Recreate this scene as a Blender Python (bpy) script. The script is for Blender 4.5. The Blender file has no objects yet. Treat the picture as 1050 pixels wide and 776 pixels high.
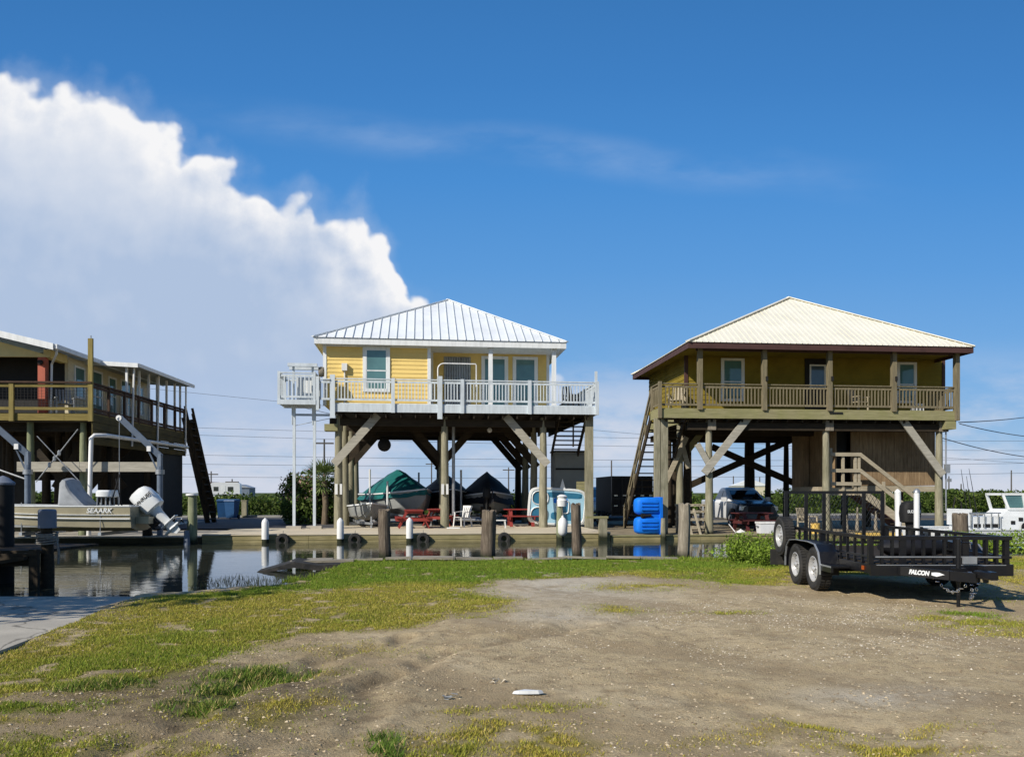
import bpy, math, random
import numpy as np
from mathutils import Vector, Matrix
R = math.radians
rnd = random.Random(7)
scene = bpy.context.scene
COL = scene.collection
FPX, CX, HY, EYE = 820.0, 525.0, 505.0, 1.62   # focal length and horizon of the survey camera, eye height

# ------------------------------------------------------------------ mesh builder
class MB:
    def __init__(s): s.v = []; s.f = []
    def add(s, vs, fs):
        o = len(s.v); s.v += [tuple(v) for v in vs]; s.f += [tuple(i + o for i in f) for f in fs]; return s
    def box(s, c, d, rz=0.0, M=None):
        hx, hy, hz = d[0] / 2, d[1] / 2, d[2] / 2
        vs = [Vector((x, y, z)) for x in (-hx, hx) for y in (-hy, hy) for z in (-hz, hz)]
        if rz: M = Matrix.Rotation(rz, 3, 'Z')
        if M is not None: vs = [M @ v for v in vs]
        c = Vector(c)
        return s.add([v + c for v in vs], [(0, 1, 3, 2), (4, 6, 7, 5), (0, 4, 5, 1), (2, 3, 7, 6), (0, 2, 6, 4), (1, 5, 7, 3)])
    def bx(s, x0, x1, y0, y1, z0, z1):
        return s.box(((x0 + x1) / 2, (y0 + y1) / 2, (z0 + z1) / 2), (abs(x1 - x0), abs(y1 - y0), abs(z1 - z0)))
    def beam(s, p0, p1, w, h, up=(0, 0, 1)):
        p0, p1 = Vector(p0), Vector(p1); d = (p1 - p0); L = d.length
        if L < 1e-6: return s
        d /= L; up = Vector(up)
        if abs(d.dot(up)) > .98: up = Vector((0, 1, 0))
        sd = d.cross(up).normalized(); u = sd.cross(d).normalized()
        vs = [p + sd * a + u * b for p in (p0, p1) for a, b in ((-w/2, -h/2), (w/2, -h/2), (w/2, h/2), (-w/2, h/2))]
        return s.add(vs, [(3, 2, 1, 0), (4, 5, 6, 7), (0, 1, 5, 4), (1, 2, 6, 5), (2, 3, 7, 6), (3, 0, 4, 7)])
    def tube(s, p0, p1, r0, r1=None, n=10, cap=True):
        return s.path([p0, p1], [r0, r0 if r1 is None else r1], n, cap)
    def path(s, pts, rs, n=8, cap=True):
        pts = [Vector(p) for p in pts]
        if not isinstance(rs, (list, tuple)): rs = [rs] * len(pts)
        rings = []; prev = None
        for i, p in enumerate(pts):
            a = pts[max(0, i - 1)]; b = pts[min(len(pts) - 1, i + 1)]
            d = (b - a).normalized()
            if prev is None:
                ref = Vector((0, 0, 1)) if abs(d.z) < .9 else Vector((1, 0, 0))
                sd = d.cross(ref).normalized()
            else:
                sd = (prev - d * prev.dot(d))
                sd = sd.normalized() if sd.length > 1e-6 else d.orthogonal().normalized()
            prev = sd; u = d.cross(sd)
            rings.append([p + (sd * math.cos(2*math.pi*k/n) + u * math.sin(2*math.pi*k/n)) * rs[i] for k in range(n)])
        return s.loft(rings, cap)
    def loft(s, rings, cap=True, closed=True):
        n = len(rings[0]); vs = [p for r in rings for p in r]; fs = []
        m = n if closed else n - 1
        for i in range(len(rings) - 1):
            for k in range(m):
                a = i*n + k; b = i*n + (k+1) % n
                fs.append((a, b, b + n, a + n))
        if cap and closed:
            fs.append(tuple(range(n))[::-1]); fs.append(tuple(range((len(rings)-1)*n, len(rings)*n)))
        return s.add(vs, fs)
    def lathe(s, prof, c=(0, 0, 0), n=16, axis='Z', jit=0.0, seed=1, ring_only=False):
        if ring_only: prof = list(prof) + [prof[0]]
        rr = random.Random(seed); rings = []
        jk = [1 + jit * (rr.random() - .5) for _ in range(n)]
        for r, h in prof:
            ring = []
            for k in range(n):
                a = 2*math.pi*k/n; q = r * (jk[k] + jit * .5 * (rr.random() - .5))
                x, y = q*math.cos(a), q*math.sin(a)
                p = (x, y, h) if axis == 'Z' else ((h, x, y) if axis == 'X' else (y, h, x))
                ring.append(Vector(p) + Vector(c))
            rings.append(ring)
        return s.loft(rings, not ring_only)
    def prism(s, poly, h0, h1, plane='XZ'):
        n = len(poly)
        def mk(a, b, t): return (a, t, b) if plane == 'XZ' else ((t, a, b) if plane == 'YZ' else (a, b, t))
        vs = [mk(a, b, h0) for a, b in poly] + [mk(a, b, h1) for a, b in poly]
        fs = [tuple(range(n)), tuple(range(2*n - 1, n - 1, -1))] + [(i, i + n, (i+1) % n + n, (i+1) % n) for i in range(n)]
        return s.add(vs, fs)
    def lap(s, P0, u, nrm, L, z0, z1, pitch=.16, dep=.02):
        P0, u, nrm = Vector(P0), Vector(u), Vector(nrm); z = z0
        while z < z1 - .005:
            zt = min(z + pitch, z1)
            a = P0 + nrm*dep; b = P0 + u*L + nrm*dep; c = P0 + u*L; d = P0.copy()
            q = [Vector((a.x, a.y, z)), Vector((b.x, b.y, z)), Vector((c.x, c.y, zt)), Vector((d.x, d.y, zt)),
                 Vector((d.x, d.y, z)), Vector((c.x, c.y, z))]
            s.add(q, [(0, 1, 2, 3), (4, 5, 1, 0), (4, 0, 3), (1, 5, 2)])
            z = zt
        return s

def mesh_obj(name, mb, mat, parent=None, label=None, smooth=None):
    me = bpy.data.meshes.new(name); me.from_pydata(mb.v, [], mb.f); me.update()
    import bmesh as _b
    bm = _b.new(); bm.from_mesh(me); _b.ops.recalc_face_normals(bm, faces=bm.faces[:]); bm.to_mesh(me); bm.free()
    if smooth is not None:
        me.shade_smooth(); me.set_sharp_from_angle(angle=R(smooth))
    if mat is not None: me.materials.append(mat)
    o = bpy.data.objects.new(name, me); COL.objects.link(o)
    if parent is not None: o.parent = parent
    if label: o['label'] = label
    return o
def tag(o, label, cat, group=None, kind=None):
    o['label'] = label; o['category'] = cat
    if group: o['group'] = group
    if kind: o['kind'] = kind
    return o
def thing(name, label, cat, loc=(0, 0, 0), rz=0.0, group=None):
    o = bpy.data.objects.new(name, None); COL.objects.link(o); o.empty_display_size = .2
    o.location = loc; o.rotation_euler = (0, 0, rz)
    return tag(o, label, cat, group)
def struct(name, mb, mat, smooth=None):
    o = mesh_obj(name, mb, mat, None, None, smooth); o['kind'] = 'structure'; return o
def solo(name, mb, mat, label, cat, loc=(0, 0, 0), rz=0.0, group=None, smooth=None):
    o = mesh_obj(name, mb, mat, None, None, smooth); o.location = loc; o.rotation_euler = (0, 0, rz)
    return tag(o, label, cat, group)
def dup(root, loc, rz, label, group=None):
    r = root.copy(); COL.objects.link(r); r.location = loc; r.rotation_euler = (0, 0, rz); r['label'] = label
    if group: r['group'] = group
    for ch in list(root.children):
        c = ch.copy(); COL.objects.link(c); c.parent = r
        for g in ch.children:
            d = g.copy(); COL.objects.link(d); d.parent = c
    return r
def text_mesh(body, size, M, mat, parent, name='lettering', extrude=.002, bold=0.0, sx=1.0, shear=0.0):
    cu = bpy.data.curves.new(name, 'FONT'); cu.body = body; cu.size = size; cu.extrude = extrude; cu.offset = bold
    cu.align_x = 'CENTER'; cu.align_y = 'CENTER'; cu.shear = shear
    t = bpy.data.objects.new(name + '_tmp', cu); COL.objects.link(t)
    bpy.context.view_layer.update()
    dg = bpy.context.evaluated_depsgraph_get()
    me = bpy.data.meshes.new_from_object(t.evaluated_get(dg))
    bpy.data.objects.remove(t); bpy.data.curves.remove(cu)
    me.transform(Matrix.Diagonal((sx, 1, 1, 1))); me.transform(M)
    me.materials.clear(); me.materials.append(mat)
    o = bpy.data.objects.new(name, me); COL.objects.link(o); o.parent = parent
    return o

class Frame:     # a building's own axes: local x along its front, local y into its depth
    def __init__(s, px, Y, deg):
        s.o = ((px - CX) * Y / FPX, Y); s.a = R(deg); s.c = math.cos(s.a); s.s = math.sin(s.a)
    def x(s, px, yl):
        k = (px - CX) / FPX
        return (k*(s.o[1] + yl*s.c) - s.o[0] + yl*s.s) / (s.c - k*s.s)
    def dep(s, x, yl): return s.o[1] + x*s.s + yl*s.c
    def z(s, px, py, yl): return EYE + (HY - py) * s.dep(s.x(px, yl), yl) / FPX
    def W(s, x, yl, z=0.0): return Vector((s.o[0] + x*s.c - yl*s.s, s.o[1] + x*s.s + yl*s.c, z))
def ground(px, py, z=0.0):
    Y = (EYE - z) * FPX / (py - HY); return Vector(((px - CX)*Y/FPX, Y, z))
def at(px, Y, z=0.0): return Vector(((px - CX)*Y/FPX, Y, z))
def zat(py, Y): return EYE + (HY - py)*Y/FPX

# ------------------------------------------------------------------ materials
def nodes(name):
    m = bpy.data.materials.new(name); m.use_nodes = True; nt = m.node_tree
    return m, nt, nt.nodes['Principled BSDF']
def L(nt, a, b): nt.links.new(a, b)
def ramp(nt, fac, stops):
    r = nt.nodes.new('ShaderNodeValToRGB'); e = r.color_ramp.elements
    while len(e) < len(stops): e.new(.5)
    for el, (p, c) in zip(e, stops): el.position = p; el.color = (*c, 1)
    L(nt, fac, r.inputs[0]); return r.outputs[0]
def noise(nt, vec, scale, detail=4, rough=.6, dist=0):
    n = nt.nodes.new('ShaderNodeTexNoise'); n.inputs['Scale'].default_value = scale; n.inputs['Detail'].default_value = detail
    n.inputs['Roughness'].default_value = rough; n.inputs['Distortion'].default_value = dist
    if vec is not None: L(nt, vec, n.inputs['Vector'])
    return n.outputs['Fac']
def mapping(nt, scale=(1, 1, 1), src='Object'):
    t = nt.nodes.new('ShaderNodeTexCoord'); m = nt.nodes.new('ShaderNodeMapping'); m.inputs['Scale'].default_value = scale
    L(nt, t.outputs[src], m.inputs['Vector']); return m.outputs[0]
def mixc(nt, fac, a, b, mode='MIX'):
    m = nt.nodes.new('ShaderNodeMix'); m.data_type = 'RGBA'; m.blend_type = mode
    for sock, v in ((m.inputs[0], fac), (m.inputs[6], a), (m.inputs[7], b)):
        if hasattr(v, 'is_linked'): L(nt, v, sock)
        elif isinstance(v, (int, float)): sock.default_value = v
        else: sock.default_value = (*v, 1)
    return m.outputs[2]
def bump(nt, b, h, strength=.3, dist=.01):
    n = nt.nodes.new('ShaderNodeBump'); n.inputs['Strength'].default_value = strength; n.inputs['Distance'].default_value = dist
    L(nt, h, n.inputs['Height']); L(nt, n.outputs[0], b.inputs['Normal'])
def wood(name, dark, light, axis='Z', rough=.8, sc=1.0, stain=None, st=.5, wet=False):
    m, nt, b = nodes(name); s = [9*sc, 9*sc, 9*sc]; s['XYZ'.index(axis)] = .8*sc
    v = mapping(nt, s); g = noise(nt, v, 2.2, 6, .65, .4)
    c = ramp(nt, g, [(.30, dark), (.52, tuple((x+y)/2 for x, y in zip(dark, light))), (.70, light)])
    v2 = mapping(nt, (1, 1, 1)); big = noise(nt, v2, 1.3, 4, .6)
    c = mixc(nt, ramp(nt, big, [(.35, (.0,)*3), (.7, (st,)*3)]), c, stain or tuple(.45*x for x in dark))
    if wet:     # dark algae band where the timber stands in the water
        g_ = nt.nodes.new('ShaderNodeNewGeometry'); sx = nt.nodes.new('ShaderNodeSeparateXYZ'); L(nt, g_.outputs['Position'], sx.inputs[0])
        ma = nt.nodes.new('ShaderNodeMath'); ma.operation = 'MULTIPLY_ADD'; L(nt, big, ma.inputs[0]); ma.inputs[1].default_value = .35; L(nt, sx.outputs[2], ma.inputs[2])
        c = mixc(nt, ramp(nt, ma.outputs[0], [(.20, (1,)*3), (.34, (0,)*3)]), c, (.022, .026, .012))
    L(nt, c, b.inputs['Base Color']); b.inputs['Roughness'].default_value = rough
    b.inputs['Specular IOR Level'].default_value = .25; bump(nt, b, g, .35, .008); return m
def paint(name, col, rough=.5, dirt=.18, metal=0.0, spec=.4, scale=2.0, streak=False, dc=None):
    m, nt, b = nodes(name)
    v = mapping(nt, (3, 3, .5) if streak else (1, 1, 1)); n = noise(nt, v, scale, 6, .65)
    c = mixc(nt, ramp(nt, n, [(.42, (0,)*3), (.75, (1.,)*3)]), col, dc or tuple(x*(1 - 2.2*dirt) if dirt < .45 else x*.1 for x in col))
    L(nt, c, b.inputs['Base Color']); b.inputs['Metallic'].default_value = metal; b.inputs['Specular IOR Level'].default_value = spec
    n2 = noise(nt, v, scale*6, 3); rr = nt.nodes.new('ShaderNodeMapRange')
    rr.inputs[3].default_value = max(.03, rough - .1); rr.inputs[4].default_value = min(1, rough + .15); L(nt, n2, rr.inputs[0]); L(nt, rr.outputs[0], b.inputs['Roughness'])
    return m
def attr_mat(name, rough=.7, trans=0.0, attr='tint'):
    m, nt, b = nodes(name); a = nt.nodes.new('ShaderNodeAttribute'); a.attribute_name = attr
    L(nt, a.outputs['Color'], b.inputs['Base Color']); b.inputs['Roughness'].default_value = rough; b.inputs['Specular IOR Level'].default_value = .2
    if trans:
        t = nt.nodes.new('ShaderNodeBsdfTranslucent'); L(nt, a.outputs['Color'], t.inputs[0])
        mx = nt.nodes.new('ShaderNodeMixShader'); mx.inputs[0].default_value = trans
        L(nt, b.outputs[0], mx.inputs[1]); L(nt, t.outputs[0], mx.inputs[2]); L(nt, mx.outputs[0], nt.nodes['Material Output'].inputs[0])
    return m
def glass(name, col, rough=.06):
    m, nt, b = nodes(name); v = mapping(nt, (1, 1, 1)); n = noise(nt, v, .9, 3)
    sl_ = nt.nodes.new('ShaderNodeTexWave'); sl_.bands_direction = 'Z'; sl_.inputs['Scale'].default_value = 6.5; L(nt, v, sl_.inputs['Vector'])     # slats of a drawn blind behind the pane
    cc = mixc(nt, n, tuple(.45*x for x in col), tuple(1.5*x for x in col)); L(nt, mixc(nt, ramp(nt, sl_.outputs['Fac'], [(.0, (.35,)*3), (.5, (0,)*3)]), cc, tuple(.4*x for x in col)), b.inputs['Base Color'])
    b.inputs['Roughness'].default_value = rough; b.inputs['Specular IOR Level'].default_value = .8; b.inputs['Coat Weight'].default_value = .3; return m

M = {}
M['pile'] = wood('weathered piling', (.17, .155, .105), (.42, .39, .28), 'Z', stain=(.12, .12, .065), st=.5, wet=True)
M['pile_green'] = wood('treated green piling', (.15, .17, .095), (.36, .37, .235), 'Z', stain=(.13, .16, .075), wet=True)
M['pile_old'] = wood('old split piling', (.06, .045, .032), (.27, .22, .165), 'Z', sc=1.6, stain=(.045, .033, .025), st=.7, wet=True)
M['pile_grey'] = wood('grey old piling', (.17, .145, .11), (.42, .37, .29), 'Z', sc=1.6, stain=(.09, .075, .05), st=.5, wet=True)
M['plank_grey'] = wood('grey bleached planks', (.20, .18, .14), (.46, .42, .34), 'X', sc=1.4, stain=(.12, .10, .07), st=.5)
M['deck_x'] = wood('weathered deck wood x', (.20, .18, .095), (.36, .33, .185), 'X', stain=(.22, .23, .07), st=.5)
M['deck_z'] = wood('weathered deck wood z', (.12, .098, .062), (.28, .24, .155), 'Z', stain=(.13, .115, .055), st=.4)
M['brace'] = wood('grey brace wood', (.30, .28, .23), (.52, .49, .41), 'X', stain=(.26, .24, .19), st=.4)
M['dark_shade_wood'] = wood('dark and shaded wood', (.022, .016, .010), (.062, .046, .028), 'X')  # low albedo puts the shade beneath the houses into the timber colour
M['step_wood'] = wood('step lumber', (.30, .255, .18), (.52, .46, .34), 'X', stain=(.25, .21, .14), st=.3)
M['plank_wall'] = wood('brown vertical planks', (.20, .135, .075), (.40, .285, .165), 'Z', sc=.9, stain=(.10, .06, .03), st=.5)
M['olive_wood'] = wood('olive deck lumber', (.15, .115, .03), (.30, .235, .075), 'X', stain=(.16, .13, .04), st=.4)
M['olive_wood_z'] = wood('olive post lumber', (.17, .13, .04), (.33, .27, .09), 'Z', stain=(.15, .12, .04), st=.4)
M['brown_wood'] = wood('dark brown rail wood', (.05, .03, .02), (.12, .07, .045), 'Y')
M['side_skirt'] = wood('olive skirt boards', (.055, .045, .015), (.13, .105, .035), 'Y')
M['white'] = paint('white trim paint', (.78, .80, .80), .5, .10, streak=True)
M['bluewhite'] = paint('blue white deck paint', (.60, .66, .70), .55, .14, streak=True)
M['white_pvc'] = paint('white plastic', (.80, .80, .78), .35, .12, streak=True)
M['yellow'] = paint('yellow siding paint', (.82, .60, .20), .6, .08, scale=1.1)
M['ochre'] = paint('ochre siding stain', (.245, .185, .028), .8, .16, spec=.15, scale=1.2)
M['cream'] = paint('cream siding', (.62, .56, .40), .6, .08)
M['paleyellow'] = paint('pale yellow gable boards', (.72, .60, .28), .6, .08)
M['white_roof'] = paint('white standing seam metal', (.82, .85, .86), .38, .07, metal=.0, spec=.5, scale=.8)
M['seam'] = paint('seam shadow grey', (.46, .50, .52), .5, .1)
M['cream_roof'] = paint('ivory ribbed metal', (.79, .755, .63), .42, .07, spec=.5, scale=.7)
M['fascia_brown'] = paint('maroon brown fascia', (.075, .035, .03), .6, .15)
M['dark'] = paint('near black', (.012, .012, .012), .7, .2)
M['soffit'] = paint('soffit grey', (.42, .41, .37), .7, .1)
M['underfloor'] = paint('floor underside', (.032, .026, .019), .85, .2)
M['trailer'] = paint('black trailer enamel', (.006, .0065, .009), .30, .2, spec=.45, dc=(.013, .012, .011), scale=5)
M['steel'] = paint('galvanised steel', (.42, .44, .46), .42, .2, metal=.6)
M['rim'] = paint('silver wheel rim', (.62, .62, .62), .35, .15, metal=.4)
M['rubber'] = paint('tyre rubber', (.018, .018, .018), .8, .2, dc=(.055, .05, .043), scale=6)
M['lift_grey'] = paint('blue grey lift paint', (.15, .19, .25), .45, .2)
M['glass'] = glass('teal window glass', (.10, .21, .21))
M['glass_dark'] = glass('dark vehicle glass', (.012, .014, .016))
M['glass_blue'] = glass('blue grey door glass', (.09, .13, .17))
def concrete(name, col, joint=None):
    m, nt, b = nodes(name); v = mapping(nt, (1, 1, 1)); n = noise(nt, v, 1.1, 7, .68); f = noise(nt, v, 60, 3, .6)
    c = mixc(nt, ramp(nt, n, [(.35, (0,)*3), (.70, (.8,)*3)]), col, tuple(.62*x for x in col)); c = mixc(nt, ramp(nt, f, [(.35, (.35,)*3), (.5, (0,)*3)]), c, tuple(.5*x for x in col))
    wp = nt.nodes.new('ShaderNodeVectorMath'); wp.operation = 'MULTIPLY_ADD'; nn = nt.nodes.new('ShaderNodeTexNoise'); nn.inputs['Scale'].default_value = 1.5; nn.inputs['Detail'].default_value = 5; L(nt, v, nn.inputs['Vector'])
    L(nt, nn.outputs['Color'], wp.inputs[0]); wp.inputs[1].default_value = (.9, .9, .9); L(nt, v, wp.inputs[2])
    vo = nt.nodes.new('ShaderNodeTexVoronoi'); vo.feature = 'DISTANCE_TO_EDGE'; vo.inputs['Scale'].default_value = .33; L(nt, wp.outputs[0], vo.inputs['Vector'])
    c = mixc(nt, ramp(nt, vo.outputs['Distance'], [(.003, (.8,)*3), (.010, (0,)*3)]), c, tuple(.25*x for x in col))
    L(nt, c, b.inputs['Base Color']); b.inputs['Roughness'].default_value = .92; b.inputs['Specular IOR Level'].default_value = .2; bump(nt, b, f, .3, .006); return m
M['concrete'] = paint('pale dock concrete', (.62, .54, .40), .9, .08, spec=.2, scale=.9)
M['concrete2'] = concrete('grey ramp concrete', (.50, .46, .385))
M['asphalt'] = paint('grey asphalt', (.10, .10, .105), .9, .15, spec=.2, scale=.7)
M['gravel_lot'] = paint('tan gravel lot', (.30, .25, .17), .95, .2, spec=.1, scale=1.5)
M['kerb'] = paint('kerb concrete', (.34, .34, .32), .9, .15)
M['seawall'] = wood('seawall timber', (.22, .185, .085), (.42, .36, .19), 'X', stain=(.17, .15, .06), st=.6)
M['seawall_dark'] = wood('wet and shaded seawall timber', (.04, .035, .02), (.10, .085, .05), 'X')  # darker copy of the seawall timber, boat shade put into the colour
M['red'] = paint('red table paint', (.27, .035, .027), .55, .12)
M['maroon'] = paint('maroon table paint', (.10, .025, .025), .6, .15)
M['redpost'] = paint('brick red post', (.42, .10, .055), .6, .12)
M['tarp_green'] = paint('teal tarpaulin', (.004, .125, .115), .6, .2, scale=3)
M['tarp_black'] = paint('black tarpaulin', (.005, .0055, .009), .7, .2, scale=3)
M['tarp_grey'] = paint('grey canvas', (.36, .38, .40), .8, .15, scale=4)
M['hull_white'] = paint('white gelcoat', (.76, .78, .78), .25, .08, spec=.5)
M['hull_grey'] = paint('grey gelcoat', (.30, .31, .30), .4, .12)
M['hull_tan'] = paint('tan aluminium hull', (.39, .35, .24), .38, .10, metal=.1)
M['hull_dark'] = paint('dark hull', (.02, .021, .024), .4, .1)
M['sky_blue'] = paint('pale blue plastic', (.40, .66, .82), .4, .06)
M['mid_blue'] = paint('teal blue plastic', (.035, .19, .33), .4, .12)
M['royal'] = paint('royal blue plastic', (.008, .19, .80), .55, .12, spec=.25, scale=4)
M['bin_blue'] = paint('blue bin plastic', (.015, .075, .20), .5, .15)
M['silver'] = paint('silver car paint', (.45, .49, .54), .25, .06, metal=.4)
M['car_white'] = paint('white car paint', (.74, .75, .76), .2, .05, spec=.6)
M['car_shaded'] = paint('shaded white car paint', (.035, .045, .06), .2, .1, spec=.7)  # shade on the white truck's front, put into the colour
M['chrome'] = paint('bright metal', (.70, .70, .70), .2, .05, metal=.9)
M['orange'] = paint('amber lens', (.38, .08, .015), .3, .05)
M['yellow_board'] = paint('yellow board', (.75, .50, .13), .5, .08)
M['grey_siding'] = paint('grey green siding', (.30, .31, .28), .7, .1)
M['cooler'] = paint('white cooler', (.72, .74, .76), .4, .06)
M['post_blue'] = paint('blue grey sleeve', (.17, .20, .26), .6, .15)
M['wire'] = paint('power wire', (.08, .085, .10), .8, .05)
M['rope'] = paint('worn rope', (.26, .24, .21), .9, .25, scale=30)
M['pole'] = paint('old utility pole', (.10, .09, .08), .9, .1)
M['leaf'] = attr_mat('leaf faces', .65, .25)
M['blade'] = attr_mat('grass blades', .75, .3)
M['shell'] = attr_mat('shell bits', .7)
M['bark'] = wood('bark', (.10, .075, .05), (.24, .19, .13), 'Z')
# ------------------------------------------------------------------ camera, sun, sky
cam = bpy.data.cameras.new('camera'); cam.sensor_width = 36; cam.lens = 36*FPX/1050; cam.shift_y = 117/1050
cam.clip_start = .1; cam.clip_end = 6000
co = bpy.data.objects.new('camera', cam); COL.objects.link(co); co.location = (0, 0, EYE); co.rotation_euler = (R(90), 0, 0)
scene.camera = co
SUNV = Vector((-1.10, -1.06, 1.05)).normalized()
sl = bpy.data.lights.new('sun', 'SUN'); sl.energy = 5.0; sl.angle = R(.53); sl.color = (1, .93, .82)
so = bpy.data.objects.new('sun', sl); COL.objects.link(so); so.rotation_euler = SUNV.to_track_quat('Z', 'Y').to_euler(); so.location = (-20, -20, 30)
scene.view_settings.view_transform = 'Standard'; scene.view_settings.look = 'None'; scene.view_settings.exposure = 0
scene.cycles.max_bounces = 6; scene.cycles.caustics_reflective = False; scene.cycles.caustics_refractive = False

w = bpy.data.worlds.new('World'); scene.world = w; w.use_nodes = True; w.cycles.sampling_method = 'MANUAL'; w.cycles.sample_map_resolution = 256; nt = w.node_tree
bg = nt.nodes['Background']
class N:
    def __init__(s, sock): s.k = sock
    @staticmethod
    def op(o, *a, clamp=False):
        m = nt.nodes.new('ShaderNodeMath'); m.operation = o; m.use_clamp = clamp
        for i, v in enumerate(a):
            if isinstance(v, N): nt.links.new(v.k, m.inputs[i])
            else: m.inputs[i].default_value = v
        return N(m.outputs[0])
    def __add__(s, o): return N.op('ADD', s, o)
    __radd__ = __add__
    def __sub__(s, o): return N.op('SUBTRACT', s, o)
    def __rsub__(s, o): return N.op('SUBTRACT', o, s)
    def __mul__(s, o): return N.op('MULTIPLY', s, o)
    __rmul__ = __mul__
    def __truediv__(s, o): return N.op('DIVIDE', s, o)
    def sat(s): return N.op('ADD', s, 0.0, clamp=True)
    def exp(s): return N.op('EXPONENT', s)
def sstep(x, a, b):
    m = nt.nodes.new('ShaderNodeMapRange'); m.interpolation_type = 'SMOOTHSTEP'
    nt.links.new(x.k, m.inputs[0]); m.inputs[1].default_value = a; m.inputs[2].default_value = b
    return N(m.outputs[0])
def vec(x, y, z=0.0):
    c = nt.nodes.new('ShaderNodeCombineXYZ')
    for i, v in enumerate((x, y, z)):
        if isinstance(v, N): nt.links.new(v.k, c.inputs[i])
        else: c.inputs[i].default_value = v
    return c.outputs[0]
def nz(x, y, z, scale, detail=5, rough=.55, dist=0):
    n = nt.nodes.new('ShaderNodeTexNoise'); n.noise_dimensions = '2D'; n.inputs['Scale'].default_value = scale; n.inputs['Detail'].default_value = detail
    n.inputs['Roughness'].default_value = rough; nt.links.new(vec(x + z*1.37, y + z*.71), n.inputs['Vector']); return N(n.outputs['Fac'])
def puff(x, y, z, scale, smooth=.35):
    v = nt.nodes.new('ShaderNodeTexVoronoi'); v.voronoi_dimensions = '2D'; v.feature = 'SMOOTH_F1'; v.inputs['Scale'].default_value = scale
    v.inputs['Smoothness'].default_value = smooth; v.inputs['Detail'].default_value = 1.0; v.inputs['Roughness'].default_value = .5
    nt.links.new(vec(x + z*1.37, y + z*.71), v.inputs['Vector']); return N(v.outputs['Distance'])
tc = nt.nodes.new('ShaderNodeTexCoord'); sp = nt.nodes.new('ShaderNodeSeparateXYZ'); nt.links.new(tc.outputs['Generated'], sp.inputs[0])
dx, dy, dz = (N(sp.outputs[i]) for i in range(3))
dyc = N.op('MAXIMUM', dy, .05)
u, v = dx/dyc, dz/dyc
front = sstep(dy, .06, .2)
sky = nt.nodes.new('ShaderNodeTexSky'); sky.sky_type = 'NISHITA'; sky.sun_disc = False
sky.sun_elevation = math.asin(SUNV.z); sky.sun_rotation = math.atan2(SUNV.x, SUNV.y)
sky.air_density = 1.0; sky.dust_density = .35; sky.ozone_density = 2.2; sky.altitude = 10
SKY_STRENGTH = .065
def curve(x, pts, x0, x1):
    f = nt.nodes.new('ShaderNodeFloatCurve'); c = f.mapping.curves[0]
    xs = (x - x0) * (1/(x1 - x0)); nt.links.new(xs.sat().k, f.inputs['Value'])
    P = [((a - x0)/(x1 - x0), b) for a, b in pts]
    while len(c.points) < len(P): c.points.new(.5, .5)
    for p, (a, b) in zip(c.points, P): p.location = (a, b); p.handle_type = 'VECTOR'
    f.mapping.update(); return N(f.outputs[0])
# cumulus tower: its upper outline as a height over bearing, roughened by billow noise
OUT = [(-900, 330), (-560, 170), (-300, 95), (-120, 70), (0, 73), (39, 80), (83, 86), (94, 83), (127, 95), (171, 117), (184, 134), (206, 152), (228, 154), (250, 178), (272, 184), (293, 200), (307, 191), (320, 199), (324, 213), (350, 226),
       (366, 221), (377, 212), (387, 226), (401, 243), (407, 268), (414, 279), (421, 298), (438, 307), (470, 345), (530, 372), (566, 384), (582, 394), (610, 440), (760, 452), (900, 430), (1050, 445), (1500, 455)]
top = [((a - CX)/FPX, (HY - b)/FPX) for a, b in OUT]
p1 = puff(u, v, .3, 15, .45); p2 = puff(u, v, 1.7, 34, .4); n1 = nz(u, v, .5, 9, 8, .62); n2 = nz(u, v, 4.1, 20, 4, .55); n3 = nz(u, v, 8.3, 20, 4, .55)
wob = (.40 - p1)*.036 + (.40 - p2)*.012
cu_ = u + wob*-.45 + (n2 - .5)*.015; cv_ = v - wob - (n3 - .5)*.016
d = (curve(cu_, top, -1.75, 1.2) - cv_)*.75
mask = sstep(d, -.003, .011) * (.25 + .75*sstep(v, .03, .17))
wisp = sstep(d + (n1 - .5)*.06, -.030, .02)*.32*sstep(v, .2, .34)
inside = N.op('MAXIMUM', d, 0.0)
q1 = puff(u + .012, v + .012, .3, 15, .45); m1 = nz(u + .010, v + .012, .5, 9, 8, .62)
relief = (q1 - p1)*.95 + (n1 - m1)*1.5
rim = (inside * (-1/.036)).exp()*(.55 + .9*n1)
def blob(px, py, r): return ((N.op('POWER', u - (px - CX)/FPX, 2.0) + N.op('POWER', v - (HY - py)/FPX, 2.0))*(-1/(r/FPX)**2)).exp()
lobe = (blob(385, 270, 48) + blob(180, 155, 50)*.5 + blob(265, 215, 42)*.55 + blob(415, 300, 32)*.7)*(.45 + .8*n1)
upper = sstep(v + (nz(u, v, 7.7, 3, 4) - .5)*.22, .24, .52)
big = nz(u, v, 3.3, 3.6, 6, .58) - .5
bright = (rim*.75 + lobe*.55 + upper*.50 + relief*(.12 + .65*rim + .5*lobe) + big*.75*sstep(v, .08, .3)).sat()
cl = mixc(nt, bright.k, (.43, .54, .73), (.92, .92, .935))
cl = mixc(nt, (sstep(v, .20, .04)*.6).k, cl, (.46, .57, .77))
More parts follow.
